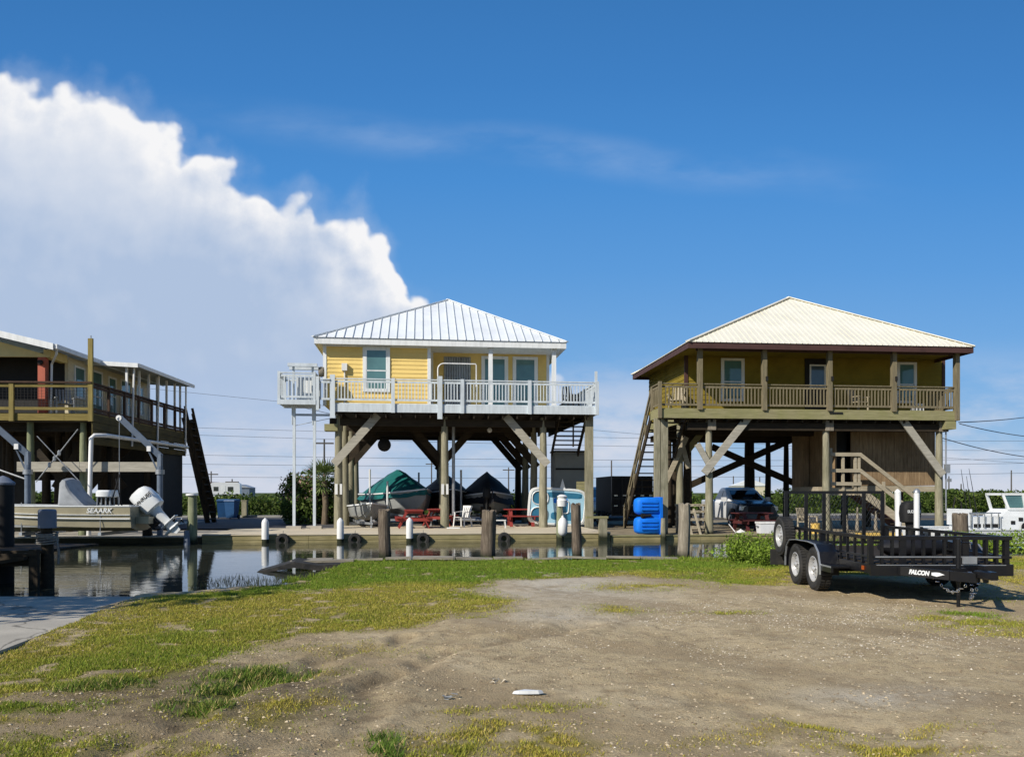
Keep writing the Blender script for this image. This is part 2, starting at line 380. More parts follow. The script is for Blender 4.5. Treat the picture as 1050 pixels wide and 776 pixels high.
# low broken cloud along the horizon and a thin cirrus streak
low = sstep(nz(u*.55, v*1.7, 5.5, 5.5, 7, .62), .34, .64) * sstep(v, -.02, .005) * sstep(v, .20, .05) * .85
cir = sstep(N.op('ABSOLUTE', v - .432 + u*.115 + (nz(u, v, 8.8, 3, 4) - .5)*.05), .038, .0) * sstep(nz(u*1.6, v*5.0, 2.9, 3, 6), .25, .75) * sstep(u, -.55, -.1) * sstep(u, .55, .2) * .20
tint = mixc(nt, 1.0, sky.outputs[0], (.80, 1.05, 1.35), 'MULTIPLY')
sc_ = nt.nodes.new('ShaderNodeVectorMath'); sc_.operation = 'SCALE'; sc_.inputs[3].default_value = SKY_STRENGTH
nt.links.new(tint, sc_.inputs[0]); skyc = sc_.outputs[0]
vr = nt.nodes.new('ShaderNodeMapRange'); nt.links.new(v.k, vr.inputs[0]); vr.inputs[1].default_value = 0; vr.inputs[2].default_value = .75
grad = ramp(nt, vr.outputs[0], [(0, (.40, .55, .77)), (.08, (.31, .50, .765)), (.20, (.19, .425, .77)), (.37, (.110, .345, .745)), (.52, (.070, .290, .70)), (.68, (.050, .232, .60)), (.9, (.038, .185, .49))])
skyc = mixc(nt, (front*.85).k, skyc, grad)
c = mixc(nt, (low*front).k, skyc, (.74, .74, .80))
c = mixc(nt, (cir*front).k, c, (.62, .72, .86))
c = mixc(nt, (wisp*front).k, c, (.50, .60, .76))
c = mixc(nt, (mask*front).k, c, cl)
nt.links.new(c, bg.inputs['Color']); bg.inputs['Strength'].default_value = 1.0

# ------------------------------------------------------------------ terrain
rs = np.random.RandomState(3); LAT = rs.rand(256, 256)
def vnoise(x, y):
    xi = np.floor(x).astype(int); yi = np.floor(y).astype(int); fx = x - xi; fy = y - yi
    fx = fx*fx*(3 - 2*fx); fy = fy*fy*(3 - 2*fy)
    a = LAT[xi % 256, yi % 256]; b = LAT[(xi+1) % 256, yi % 256]; c = LAT[xi % 256, (yi+1) % 256]; d = LAT[(xi+1) % 256, (yi+1) % 256]
    return (a*(1-fx) + b*fx)*(1-fy) + (c*(1-fx) + d*fx)*fy
def fbm(x, y, s, o=4, off=0.0):
    t = 0; amp = .5; tot = 0
    for i in range(o):
        t = t + amp*vnoise(x*s + off + 17.3*i, y*s + off*1.7 + 9.1*i); tot += amp; s *= 2.03; amp *= .55
    return t/tot
SHX = [-400, -14, -6.25, -6.05, -4.9, -3.95, -3.75, 0, 3.2, 10.0, 40, 400]
SHY = [13.4, 13.4, 13.4, 13.75, 14.5, 15.1, 18.85, 19.2, 19.6, 20.3, 23, 60]
def shore(X): return np.interp(X, SHX, SHY)
CA = math.tan(R(6.5))
def dockline(X): return 28.7 + (X + 2.45)*CA
def inpoly(px, py, poly):
    r = np.zeros(px.shape, bool); n = len(poly)
    for i in range(n):
        x0, y0 = poly[i]; x1, y1 = poly[(i+1) % n]
        if y0 == y1: continue
        r ^= ((y0 > py) != (y1 > py)) & (px < (x1-x0)*(py-y0)/(y1-y0) + x0)
    return r
def gp(pts): return [tuple(ground(*p))[:2] for p in pts]
LAWN = gp([(150, 613), (105, 630), (60, 646), (0, 668), (-160, 720), (-260, 790), (-100, 745), (0, 712), (80, 706), (140, 696), (200, 681), (277, 655), (350, 645), (430, 641),
           (500, 628), (515, 615), (476, 604), (500, 595), (600, 590), (700, 592), (760, 600), (830, 591), (1060, 584), (1300, 580), (1300, 571), (800, 573), (320, 575), (312, 598), (200, 607)])
RAMP = [(-5.25, 8.2), (-5.4, 9.6), (-5.65, 10.9), (-6.15, 13.6), (-30, 13.6), (-30, 8.2), (-12, 3.0), (-5.0, 6.0)]
LUSH = gp([(312, 598), (318, 575), (800, 573), (800, 583), (640, 586), (560, 592), (470, 598), (400, 596), (330, 606), (200, 613), (160, 612)])
# patches of grass: px, py, half width m, half depth m, greenness, weight
PATCH = [(167, 673, .5, .35, .8, 1), (110, 700, .35, .25, .8, 1), (50, 727, .35, .28, .75, 1), (210, 707, .42, .4, .9, 1), (257, 690, .42, .35, .9, 1), (180, 733, .42, .22, .85, 1),
         (300, 728, .35, .25, .2, .8), (267, 740, .3, .2, .25, .8), (83, 770, .5, .2, .5, .9), (15, 770, .4, .2, .6, .9), (10, 745, .3, .15, .3, .8), (230, 770, .25, .2, .4, .7), (345, 720, .25, .25, .1, .6),
         (412, 765, .17, .22, 1., 1), (440, 770, .3, .25, .45, 1), (520, 768, .62, .26, .22, 1), (560, 752, .5, .26, .2, 1), (610, 768, .5, .2, .15, .95), (480, 755, .3, .2, .25, .9), (505, 728, .2, .15, .3, .7), (570, 722, .3, .15, .4, .55), (640, 760, .35, .15, .1, .45),
         (885, 768, .46, .22, .25, 1), (835, 745, .26, .14, .3, .9), (905, 762, .46, .18, .2, .95), (930, 740, .2, .12, .2, .6), (720, 752, .4, .15, .1, .4), (780, 748, .3, .12, .1, .4),
         (745, 630, .45, .16, .45, .85), (635, 625, .45, .3, .3, .8), (660, 601, .9, .5, .3, .7), (990, 632, .42, .35, .95, 1), (1020, 642, .6, .35, .45, .9), (955, 637, .4, .3, .35, .8), (1045, 650, .4, .3, .3, .7),
         (1040, 600, 1.4, 1.6, .25, 1), (1000, 590, 1.5, 1.2, .25, .9), (1030, 615, .5, .5, .6, .8), (780, 596, .9, .6, .35, .85), (430, 627, .8, .3, .2, .8), (350, 665, .7, .3, .1, .45), (300, 690, .5, .3, .1, .4)]
PATCH = [(*tuple(ground(a, b))[:2], rx, ry, g, wt) for a, b, rx, ry, g, wt in PATCH]
def cover(X, Y):
    """grass amount 0-1 and greenness 0-1 over the lot, in metres"""
    jx = X + (fbm(X, Y, 1.1, 3, 5.0) - .5)*.9; jy = Y + (fbm(X, Y, 1.1, 3, 40.0) - .5)*.9
    acc = np.zeros(X.shape)
    for ox, oy in ((0, 0), (.16, 0), (-.16, 0), (0, .2), (0, -.2), (.3, .25), (-.3, -.25)):
        acc += inpoly(jx + ox, jy + oy, LAWN)/7.0
    lush = np.zeros(X.shape)
    for oy in (-.35, -.15, .1, .3): lush += inpoly(jx, Y + oy + (jy - Y)*.5, LUSH)/4.0
    green = .27 + .42*np.clip((fbm(X, Y, .55, 3, 77.) - .42)*3, 0, 1) + .1*(vnoise(X*3, Y*3))
    green = green*(1 - lush) + lush*(.85 + .15*vnoise(X*2, Y*2))
    amt = acc*(.80 + .20*np.clip((fbm(X, Y, 1.9, 3, 13.) - .33)*4, 0, 1))
    amt = np.maximum(amt, lush)
    for cx, cy, rx, ry, g, wt in PATCH:
        q = np.exp(-(((jx - cx)/rx)**2 + ((jy - cy)/ry)**2)*1.1)*wt
        take = q > amt; green = np.where(take & (q > .25), g, green); amt = np.maximum(amt, q)
    amt = amt*np.clip((fbm(X, Y, 3.5, 3, 3.) - .17)*4.2, .0, 1)
    rampm = inpoly(X, Y, RAMP)
    amt = np.where(rampm, 0, amt); amt = np.where(Y > shore(X) - .02, 0, amt)
    amt = np.where((X > 5.2) & (X < 9.0) & (Y > 10.8) & (Y < 15.3), amt*.25, amt)
    return np.clip(amt, 0, 1), green
RUTS = [[ground(120, 776), ground(210, 725), ground(300, 685), ground(420, 650)], [ground(330, 770), ground(390, 700), ground(460, 668), ground(600, 640)], [ground(270, 776), ground(330, 722), ground(400, 690)],
        [ground(690, 705), ground(760, 728), ground(860, 742), ground(960, 752)]]
def segd(X, Y, pts):
    best = np.full(X.shape, 1e9)
    for a, b in zip(pts[:-1], pts[1:]):
        ax, ay = a.x, a.y; ex, ey = b.x - ax, b.y - ay; t = np.clip(((X-ax)*ex + (Y-ay)*ey)/(ex*ex+ey*ey), 0, 1)
        best = np.minimum(best, np.hypot(X - ax - t*ex, Y - ay - t*ey))
    return best
def rutfield(X, Y):
    jx = X + (fbm(X, Y, 1.7, 3, 21.) - .5)*.5; jy = Y + (fbm(X, Y, 1.7, 3, 61.) - .5)*.5; d_ = np.zeros(X.shape)
    for r in RUTS:
        q = segd(jx, jy, r); wk = .35 if r is RUTS[-1] else .9; d_ = d_ + wk*np.exp(-(q/.13)**2) - wk*.55*np.exp(-((q - .27)/.12)**2)
    return np.clip(d_, -1, 1.2)
def gz(X, Y, fine=True):
    sh = shore(X); z = np.zeros(X.shape)
    near = (Y > 2) & (Y < 26) & (np.abs(X) < 20)
    if fine:
        rough = np.where(near, 1.0, 0)
        z = rough*((fbm(X, Y, .55, 3, 1.) - .5)*.10 + (fbm(X, Y, 2.6, 4, 9.) - .5)*.032 + np.abs(fbm(X, Y, 7, 3, 29.) - .5)*-.022 - rutfield(X, Y)*.045)
        z = np.where(inpoly(X, Y, RAMP), -.06, z)
    steep = np.where(X > -3.8, 3.2, .55)
    z = np.where(X < -6.1, z - np.clip((Y - 9.5)/4.0, 0, 3)*.12, z)
    edge = np.clip((Y - sh + np.where(X > -3.8, .12, .9))*steep, 0, 1); z = z*(1-edge) - edge*np.where(X > -3.8, .8, .28)
    dl = dockline(X)
    z = np.where(Y > sh + .3, -.8, z)
    k = np.clip((Y - dl - .25)/.5, 0, 1); z = np.where(Y > dl, -.8*(1-k) - .06*k, z)
    k2 = np.clip((Y - dl - 22)/3, 0, 1); z = np.where(Y > dl + 22, -.06 + .05*k2, z)
    return z
def arr(*segs):
    o = []
    for a, b, st in segs: o += list(np.arange(a, b, st))
    return np.array(sorted(set(np.round(o, 4))))
gx = arr((-3000, -400, 400), (-400, -60, 20), (-60, -14, 2), (-14, -7.5, .16), (-7.5, 8.6, .045), (8.6, 14, .14), (14, 60, 2), (60, 400, 20), (400, 3001, 400))
gy = arr((-400, -20, 40), (-20, 3.6, 1.2), (3.6, 4.4, .1), (4.4, 9.5, .032), (9.5, 16.5, .06), (16.5, 22, .1), (22, 60, .5), (60, 200, 10), (200, 5001, 400))
GX, GY = np.meshgrid(gx, gy); GZ = gz(GX, GY)
def grid_mesh(name, X, Y, Z):
    ny, nx = X.shape; me = bpy.data.meshes.new(name); n = nx*ny
    me.vertices.add(n); me.vertices.foreach_set('co', np.stack([X, Y, Z], -1).astype(np.float32).ravel())
    i = np.arange(n).reshape(ny, nx); q = np.stack([i[:-1, :-1], i[:-1, 1:], i[1:, 1:], i[1:, :-1]], -1).reshape(-1)
    nf = len(q)//4; me.loops.add(len(q)); me.loops.foreach_set('vertex_index', q.astype(np.int32))
    me.polygons.add(nf); me.polygons.foreach_set('loop_start', np.arange(0, nf*4, 4, dtype=np.int32)); me.polygons.foreach_set('use_smooth', np.ones(nf, bool))
    me.update(calc_edges=True); me.validate(); return me
gm = grid_mesh('ground', GX, GY, GZ)
amt, green = cover(GX, GY)
mud = np.clip(rutfield(GX, GY), 0, 1)*.5 + np.clip(1 - np.hypot((GX + 2.3)/2.6, (GY - 6.0)/2.0), 0, 1)*.75
mud = mud + .9*np.clip(1.2 - np.hypot((GX + 2.6)/1.5, (GY - 6.7)/1.3), 0, 1)
shellm = np.clip(1.25 - np.hypot((GX - 3.6)/3.4, (GY - 10.3)/2.6), 0, 1)
pale = np.clip(1.2 - np.hypot((GX - .9)/2.0, (GY - 14.0)/3.0), 0, 1) + np.clip(1 - np.hypot((GX - 3.0)/1.0, (GY - 6.4)/.5), 0, 1) + .8*np.clip(1 - np.hypot((GX - .6)/1.6, (GY - 10.5)/1.0), 0, 1)
far = (GY > 45).astype(float)
def add_attr(me, name, data):
    a = me.attributes.new(name, 'FLOAT_COLOR', 'POINT'); a.data.foreach_set('color', data.astype(np.float32).ravel())
add_attr(gm, 'cover', np.stack([np.clip(amt*1.1, 0, 1), green, np.clip(mud, 0, 1), np.clip(shellm, 0, 1)], -1).reshape(-1, 4))
add_attr(gm, 'cover2', np.stack([np.clip(pale, 0, 1), far, GZ < -.2, np.ones_like(GX)], -1).reshape(-1, 4))
m, nt2, b = nodes('dirt grass ground')
a1 = nt2.nodes.new('ShaderNodeAttribute'); a1.attribute_name = 'cover'; a2 = nt2.nodes.new('ShaderNodeAttribute'); a2.attribute_name = 'cover2'
s1 = nt2.nodes.new('ShaderNodeSeparateColor'); L(nt2, a1.outputs['Color'], s1.inputs[0]); s2 = nt2.nodes.new('ShaderNodeSeparateColor'); L(nt2, a2.outputs['Color'], s2.inputs[0])
v = mapping(nt2, (1, 1, 1))
nA = noise(nt2, v, .9, 6, .62); nB = noise(nt2, v, 5.5, 7, .65); nC = noise(nt2, v, 42, 5, .7); nD = noise(nt2, v, 140, 3, .6)
dirt = ramp(nt2, nA, [(.30, (.42, .32, .175)), (.50, (.54, .425, .245)), (.68, (.62, .50, .31))])
dirt = mixc(nt2, ramp(nt2, nB, [(.40, (.7,)*3), (.51, (0,)*3)]), dirt, (.34, .255, .15))
dirt = mixc(nt2, ramp(nt2, nC, [(.34, (.45,)*3), (.46, (0,)*3)]), dirt, (.28, .21, .125))
dirt = mixc(nt2, s2.outputs[0], dirt, mixc(nt2, nB, (.50, .44, .33), (.66, .60, .49)))
dirt = mixc(nt2, ramp(nt2, nD, [(.52, (0,)*3), (.66, (.75,)*3)]), dirt, (.60, .50, .36))
dirt = mixc(nt2, ramp(nt2, noise(nt2, v, 210, 3, .7), [(.34, (.8,)*3), (.46, (0,)*3)]), dirt, (.17, .125, .075))
dirt = mixc(nt2, ramp(nt2, noise(nt2, v, 2.0, 7, .72, .5), [(.50, (0,)*3), (.66, (.6,)*3)]), dirt, (.28, .205, .115))
mm = nt2.nodes.new('ShaderNodeMath'); mm.operation = 'MULTIPLY'; L(nt2, s1.outputs[2], mm.inputs[0]); L(nt2, ramp(nt2, nB, [(.3, (.95,)*3), (.7, (.45,)*3)]), mm.inputs[1])
dirt = mixc(nt2, mm.outputs[0], dirt, (.12, .09, .055))
vor = nt2.nodes.new('ShaderNodeTexVoronoi'); vor.inputs['Scale'].default_value = 26; L(nt2, v, vor.inputs['Vector'])
spk = nt2.nodes.new('ShaderNodeMath'); spk.operation = 'MULTIPLY'; L(nt2, ramp(nt2, vor.outputs['Distance'], [(.10, (1,)*3), (.24, (0,)*3)]), spk.inputs[0])
sp2 = nt2.nodes.new('ShaderNodeMath'); sp2.operation = 'MULTIPLY'; L(nt2, a1.outputs['Alpha'], sp2.inputs[0]); L(nt2, ramp(nt2, noise(nt2, v, 2.7, 5, .7), [(.45, (0,)*3), (.62, (.95,)*3)]), sp2.inputs[1]); L(nt2, sp2.outputs[0], spk.inputs[1])
dirt = mixc(nt2, spk.outputs[0], dirt, (.60, .56, .49))
# faint tyre tracks: paired bands following gentle curves across the lot
tw = nt2.nodes.new('ShaderNodeTexWave'); tw.bands_direction = 'DIAGONAL'; tw.inputs['Scale'].default_value = .16; tw.inputs['Distortion'].default_value = 5.5; tw.inputs['Detail'].default_value = 3; tw.inputs['Detail Scale'].default_value = .5; L(nt2, v, tw.inputs['Vector'])
tm = nt2.nodes.new('ShaderNodeMath'); tm.operation = 'MULTIPLY'; L(nt2, ramp(nt2, tw.outputs['Fac'], [(.80, (0,)*3), (.93, (.55,)*3)]), tm.inputs[0]); L(nt2, ramp(nt2, nB, [(.40, (.1,)*3), (.55, (1,)*3)]), tm.inputs[1])
dirt = mixc(nt2, tm.outputs[0], dirt, (.30, .225, .135))
turf = mixc(nt2, s1.outputs[1], (.31, .245, .065), (.16, .20, .033))
turf = mixc(nt2, nC, turf, tuple([.15, .12, .04]), 'MIX'); 
colr = mixc(nt2, s1.outputs[0], dirt, turf)
colr = mixc(nt2, s2.outputs[1], colr, (.06, .085, .02)); colr = mixc(nt2, s2.outputs[2], colr, (.045, .04, .028))
L(nt2, colr, b.inputs['Base Color']); b.inputs['Roughness'].default_value = .95; b.inputs['Specular IOR Level'].default_value = .1
hh = nt2.nodes.new('ShaderNodeMath'); hh.operation = 'ADD'; L(nt2, nC, hh.inputs[0]); L(nt2, nB, hh.inputs[1]); bump(nt2, b, hh.outputs[0], .8, .03)
gm.materials.append(m); go = bpy.data.objects.new('ground', gm); COL.objects.link(go); go['kind'] = 'structure'

# concrete boat ramp: a slab laid on the ground, running down into the water
rb = MB(); rp = [(-5.25, 8.2), (-5.4, 9.6), (-5.65, 10.9), (-6.12, 13.2), (-6.3, 14.2), (-14, 14.2), (-14, 8.2)]
def rampz(y): return .015 - max(0, (y - 9.5)/4.0)*.145
rows = np.linspace(5.5, 14.4, 14); ring = []
xr = lambda y: float(np.interp(y, [5.5, 8.2, 9.6, 10.9, 13.2, 14.4], [-5.0, -5.22, -5.4, -5.68, -6.12, -6.3]))
for y in rows: ring.append([(xr(y), y, rampz(y)), (-16, y, rampz(y)), (-16, y, rampz(y) - .2), (xr(y), y, rampz(y) - .2)])
rb.loft(ring); struct('boat_ramp', rb, M['concrete2'])

# canal water
wm, nt3, b = nodes('canal water')
v = mapping(nt3, (1, 2.6, 1)); n_ = noise(nt3, v, 1.1, 3, .5, .6); n2_ = noise(nt3, v, 5.0, 2, .5)
ad = nt3.nodes.new('ShaderNodeMath'); ad.operation = 'MULTIPLY_ADD'; L(nt3, n2_, ad.inputs[0]); ad.inputs[1].default_value = .18; L(nt3, n_, ad.inputs[2])
b.inputs['Base Color'].default_value = (.035, .04, .03, 1); b.inputs['Roughness'].default_value = .025; b.inputs['IOR'].default_value = 1.333; b.inputs['Specular IOR Level'].default_value = .5
bump(nt3, b, ad.outputs[0], .11, .035)
WZ = -.13
wb = MB(); wb.add([(-300, 12.0, WZ), (300, 12.0, WZ), (300, 75, WZ), (-300, 75, WZ)], [(0, 1, 2, 3)])
# keep the sheet inside the canal trench
wb = MB(); xs = list(np.arange(-300, -20, 20)) + list(np.arange(-20, 20.1, 1.0)) + list(np.arange(40, 301, 20))
pa = [(x, float(shore(np.array(x))) - (.9 if x < -3.8 else .2), WZ) for x in xs]; pb = [(x, 28.7 + (x + 2.45)*CA + .35, WZ) for x in xs]
wb.add(pa + pb, [(i, i+1, len(xs)+i+1, len(xs)+i) for i in range(len(xs)-1) if xs[i] > -205 and xs[i] < 200])
struct('water', wb, wm)

# ------------------------------------------------------------------ grass blades, shell gravel
def tri_mesh(name, P, col, mat, per=3):
    n = len(P)//per; me = bpy.data.meshes.new(name); me.vertices.add(len(P)); me.vertices.foreach_set('co', P.astype(np.float32).ravel())
    me.loops.add(len(P)); me.loops.foreach_set('vertex_index', np.arange(len(P), dtype=np.int32)); me.polygons.add(n)
    me.polygons.foreach_set('loop_start', np.arange(0, len(P), per, dtype=np.int32)); me.update(calc_edges=True)
    a = me.attributes.new('tint', 'FLOAT_COLOR', 'POINT'); c4 = np.concatenate([np.repeat(col, per, 0), np.ones((len(P), 1))], 1); a.data.foreach_set('color', c4.astype(np.float32).ravel())
    me.materials.append(mat); o = bpy.data.objects.new(name, me); COL.objects.link(o); return o
rs = np.random.RandomState(11)
def scatter(n, y0, y1):
    Y = y0 + (y1 - y0)*rs.rand(n)**.9; X = (rs.rand(n)*2 - 1)*(Y*.66 + .3); return X, Y
Xs, Ys = [], []
for y0, y1, dens in ((4.5, 7.0, 9000), (7, 10.5, 7000), (10.5, 15, 4600), (15, 20.5, 2600)):
    area = (y1 - y0)*(y0 + y1)*.66; x, y = scatter(int(area*dens), y0, y1); Xs.append(x); Ys.append(y)
X = np.concatenate(Xs); Y = np.concatenate(Ys)
a_, g_ = cover(X, Y); brk = np.clip((fbm(X, Y, 8.5, 3, 50.) - .30)*4.5, .0, 1); keep = rs.rand(len(X)) < np.where(a_ > .8, a_, a_**1.2*brk); X, Y, a_, g_ = X[keep], Y[keep], a_[keep], g_[keep]
n = len(X); Z = gz(X, Y)
lushtuft = (g_ > .77) & (Y < 9.5)
hgt = (.012 + .022*rs.rand(n))*(.65 + .5*g_)*(.7 + .5*a_)*np.where(lushtuft, 1.9, 1); th = rs.rand(n)*2*np.pi; wd = (.0025 + .003*rs.rand(n))*(1 + Y*.065)
ln = hgt*(.3 + .9*rs.rand(n)); ld = rs.rand(n)*2*np.pi
P = np.zeros((n, 3, 3)); P[:, 0] = np.stack([X - np.cos(th)*wd, Y - np.sin(th)*wd, Z - .006], -1); P[:, 1] = np.stack([X + np.cos(th)*wd, Y + np.sin(th)*wd, Z - .006], -1)
P[:, 2] = np.stack([X + np.cos(ld)*ln, Y + np.sin(ld)*ln, Z + hgt], -1)
dry = np.array([.52, .41, .085]); straw = np.array([.55, .43, .18]); gr = np.array([.17, .275, .03]); ol = np.array([.33, .345, .05])
t = np.clip(g_ + (rs.rand(n) - .5)*.5, 0, 1)[:, None]; col = np.where(t < .5, dry*(1 - 2*t) + ol*2*t, ol*(2 - 2*t) + gr*(2*t - 1))
col = np.where(lushtuft[:, None], col*np.array([.80, .84, 1.1]), col)
col = np.where((rs.rand(n) < np.where(lushtuft, .16, .12*(1 - g_)))[:, None], straw, col)*(.65 + .7*rs.rand(n))[:, None]
go = tri_mesh('grass', P.reshape(-1, 3), col, M['blade']); tag(go, 'patchy green and straw coloured grass covering the lot beside the water', 'grass', kind='stuff')
print('blades', n)
# pebbles of crushed shell: small octahedra
def pebbles(n, dens_fn, y0, y1, s0, s1, pal):
    X, Y = scatter(n, y0, y1); k = rs.rand(n) < dens_fn(X, Y); X, Y = X[k], Y[k]; n = len(X); Z = gz(X, Y)
    s = s0 + (s1 - s0)*rs.rand(n)**3; a = rs.rand(n)*6.28; fl = .35 + .3*rs.rand(n); el = .6 + .7*rs.rand(n)
    base = np.array([(1, 0, 0), (0, 1, 0), (-1, 0, 0), (0, -1, 0), (.1, .1, 1), (0, 0, -1)], float)
    V = base[None]*np.stack([s*el, s, s*fl], -1)[:, None]; ca, sa = np.cos(a)[:, None], np.sin(a)[:, None]
    V = np.stack([V[..., 0]*ca - V[..., 1]*sa + X[:, None], V[..., 0]*sa + V[..., 1]*ca + Y[:, None], V[..., 2] + Z[:, None] + s[:, None]*.12], -1)
    F = np.array([(0, 1, 4), (1, 2, 4), (2, 3, 4), (3, 0, 4)]); P = V[:, F].reshape(-1, 3)
    c = pal[rs.randint(len(pal), size=n)]*(.75 + .5*rs.rand(n))[:, None]; return P, np.repeat(c, 4, 0)
shpal = np.array([(.70, .64, .52), (.60, .53, .41), (.52, .45, .34), (.42, .36, .27), (.34, .28, .20), (.46, .40, .30)])
def shell_d(X, Y):
    q = np.clip(1.3 - np.hypot((X - 3.6)/3.6, (Y - 10.3)/2.8), 0, 1); a, _ = cover(X, Y)
    return np.clip(q*np.clip((fbm(X, Y, 1.4, 4, 4.) - .42)*5, .02, 1)*.75 + np.where(X > .3, .02, .005), 0, 1)*(Y < shore(X) - .5)*(~inpoly(X, Y, RAMP))*(1 - a)*.8
P1, C1 = pebbles(220000, shell_d, 4.6, 15.5, .0025, .015, shpal)
so_ = tri_mesh('shell_gravel', P1, C1, M['shell']); tag(so_, 'scattered pale crushed shell and small stones on the dirt lot', 'gravel', kind='stuff')
clpal = np.array([(.28, .215, .13), (.22, .165, .10), (.38, .30, .19), (.48, .39, .25), (.56, .46, .31)])
def clod_d(X, Y):
    a, _ = cover(X, Y); e = np.exp(-((a - .22)/.16)**2); return (np.clip((fbm(X, Y, 2.2, 4, 14.) - .46)*5, 0, 1)*.30 + e*.25 + .03)*(Y < 12)*(~inpoly(X, Y, RAMP))*(X < 6)
P2, C2 = pebbles(90000, clod_d, 4.6, 12, .003, .018, clpal)
so_ = tri_mesh('dirt', P2, C2, M['shell']); tag(so_, 'loose dark clods of soil strewn over the dirt lot', 'dirt clods', kind='stuff')
# ------------------------------------------------------------------ shared building pieces
def railing(parent, p0, p1, z, mat, h=1.0, step=.13, bw=.042, name='railing', low=.10, top=(.11, .045), label=None, bmat=None):
    """one bay of railing between two posts: top rail, sub rail, bottom rail, balusters"""
    p0, p1 = Vector(p0), Vector(p1); mb = MB(); L_ = (p1 - p0).length; d_ = (p1 - p0).normalized()
    def P(t, zz): q = p0 + d_*t; return (q.x, q.y, zz)
    mb.beam(P(0, z + h - top[1]/2), P(L_, z + h - top[1]/2), top[0], top[1]); mb.beam(P(0, z + h - .13), P(L_, z + h - .13), .04, .08); mb.beam(P(0, z + low + .04), P(L_, z + low + .04), .04, .08)
    n = max(1, round(L_/step))
    for i in range(1, n):
        t = L_*i/n; mb.beam(P(t, z + low + .08), P(t, z + h - .17), bw, bw*.8)
    return mesh_obj(name, mb, mat, parent, label)
def window(parent, x0, x1, z0, z1, y, trim=.11, sash=True, pane='glass', name='window', tm='white', axis='y', proud=.045, split=.5):
    """a framed window on a wall facing -y; pane is a child of the frame"""
    mb = MB(); a, b = x0 - trim, x1 + trim; t = proud
    mb.bx(a, x0, y - t, y + .01, z0 - trim, z1 + trim); mb.bx(x1, b, y - t, y + .01, z0 - trim, z1 + trim)
    mb.bx(x0, x1, y - t, y + .01, z1, z1 + trim); mb.bx(x0, x1, y - t - .015, y + .01, z0 - trim, z0)
    if sash:
        zm = z0 + (z1 - z0)*split; mb.bx(x0, x1, y - t*.8, y + .008, zm - .025, zm + .025)
    for q in (x0, x1): mb.bx(q - .03, q + .03, y - t*.8, y + .006, z0, z1)
    w_ = mesh_obj(name, mb, M[tm], parent)
    g = MB(); g.bx(x0 + .001, x1 - .001, y - .026, y + .004, z0 + .001, z1 - .001); mesh_obj('pane', g, M[pane], w_)
    return w_
def pyramid_roof(parent, x0, x1, y0, y1, ze, apex, mat, spacing, rw, rh, cap=.16, ribmat=None):
    mb = MB(); A = [Vector(p) for p in ((x0, y0, ze), (x1, y0, ze), (x1, y1, ze), (x0, y1, ze))]; C = Vector(apex)
    for i in range(4): mb.add([A[i], A[(i+1) % 4], C], [(0, 1, 2)])
    mb.add(A, [(0, 3, 2, 1)])
    caps = MB()
    for i in range(4): caps.beam(A[i] + Vector((0, 0, .03)), C + Vector((0, 0, .03)), cap, .035)
    ribs = MB(); nf_ = len(mb.f)
    for i in range(4):
        a, b = A[i], A[(i+1) % 4]; e = b - a; Ln = e.length; e.normalize(); s_ = (C - a).dot(e); foot = a + e*s_; up = C - foot; nrm = e.cross(up).normalized()
        if nrm.z < 0: nrm = -nrm
        k = spacing*.5
        while k < Ln:
            fr = k/s_ if k < s_ else (Ln - k)/(Ln - s_); p = a + e*k + nrm*rh*.5; ribs.beam(p, p + up*max(0, fr - .02), rw, rh, nrm); k += spacing
    mb.add(ribs.v, ribs.f); r = mesh_obj('roof', mb, mat, parent); r.data.materials.append(ribmat or mat)
    for p_ in r.data.polygons: p_.material_index = 1 if p_.index >= nf_ else 0
    mesh_obj('hip_cap', caps, mat, r); return r
def pile_mb(x, y, z0, z1, r, seed=0, n=12):
    mb = MB(); rr = random.Random(seed); pts = []; k = 5
    for i in range(k + 1):
        t = i/k; pts.append((x + (rr.random() - .5)*.025, y + (rr.random() - .5)*.025, z0 + (z1 - z0)*t))
    mb.path(pts, [r*1.05 - .012*i for i in range(k + 1)], n); return mb

# ------------------------------------------------------------------ yellow house on pilings
FY = Frame(455, 32.8, 6.5)
hy = thing('stilt_house', 'yellow house on pilings with white standing seam roof and pale blue deck', 'house', (FY.o[0], FY.o[1], 0), FY.a)
GZY = .15
DZ = FY.z(455, 414.2, 0)
dl_, dr_ = FY.x(341, 0), FY.x(613, 0)
WY = 1.15; RY = 3.0; BY = 10.6
wl, wm_, wr = FY.x(333, WY), FY.x(440, WY), FY.x(569, WY)
EZ = FY.z(455, 350.5, .65); FH = .24
# deck boards, joists, fascia
mb = MB()
y = .04
while y < BY: mb.bx(dl_, dr_, y, y + .135, DZ - .035, DZ); y += .142
mesh_obj('deck_boards', mb, M['bluewhite'], hy)
mb = MB(); mb.bx(dl_ - .02, dr_ + .02, 0, .045, DZ - .36, DZ - .04); mb.bx(dr_ - .03, dr_ + .015, .045, BY, DZ - .36, DZ - .04); mb.bx(dl_ - .015, dl_ + .03, .045, BY, DZ - .36, DZ - .04)
for px in (405, 474, 510): mb.bx(FY.x(px, 0) - .006, FY.x(px, 0) + .006, -.004, .0, DZ - .36, DZ - .04)
mesh_obj('deck_fascia', mb, M['bluewhite'], hy)
mb = MB(); mb.bx(dl_ + .05, dr_ - .05, .06, BY, DZ - .33, DZ - .05)
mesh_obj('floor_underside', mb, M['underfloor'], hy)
mb = MB(); x = dl_ + .3
while x < dr_ - .1: mb.bx(x, x + .045, .1, BY - .05, DZ - .56, DZ - .335); x += .6
mesh_obj('floor_joists', mb, M['dark_shade_wood'], hy)
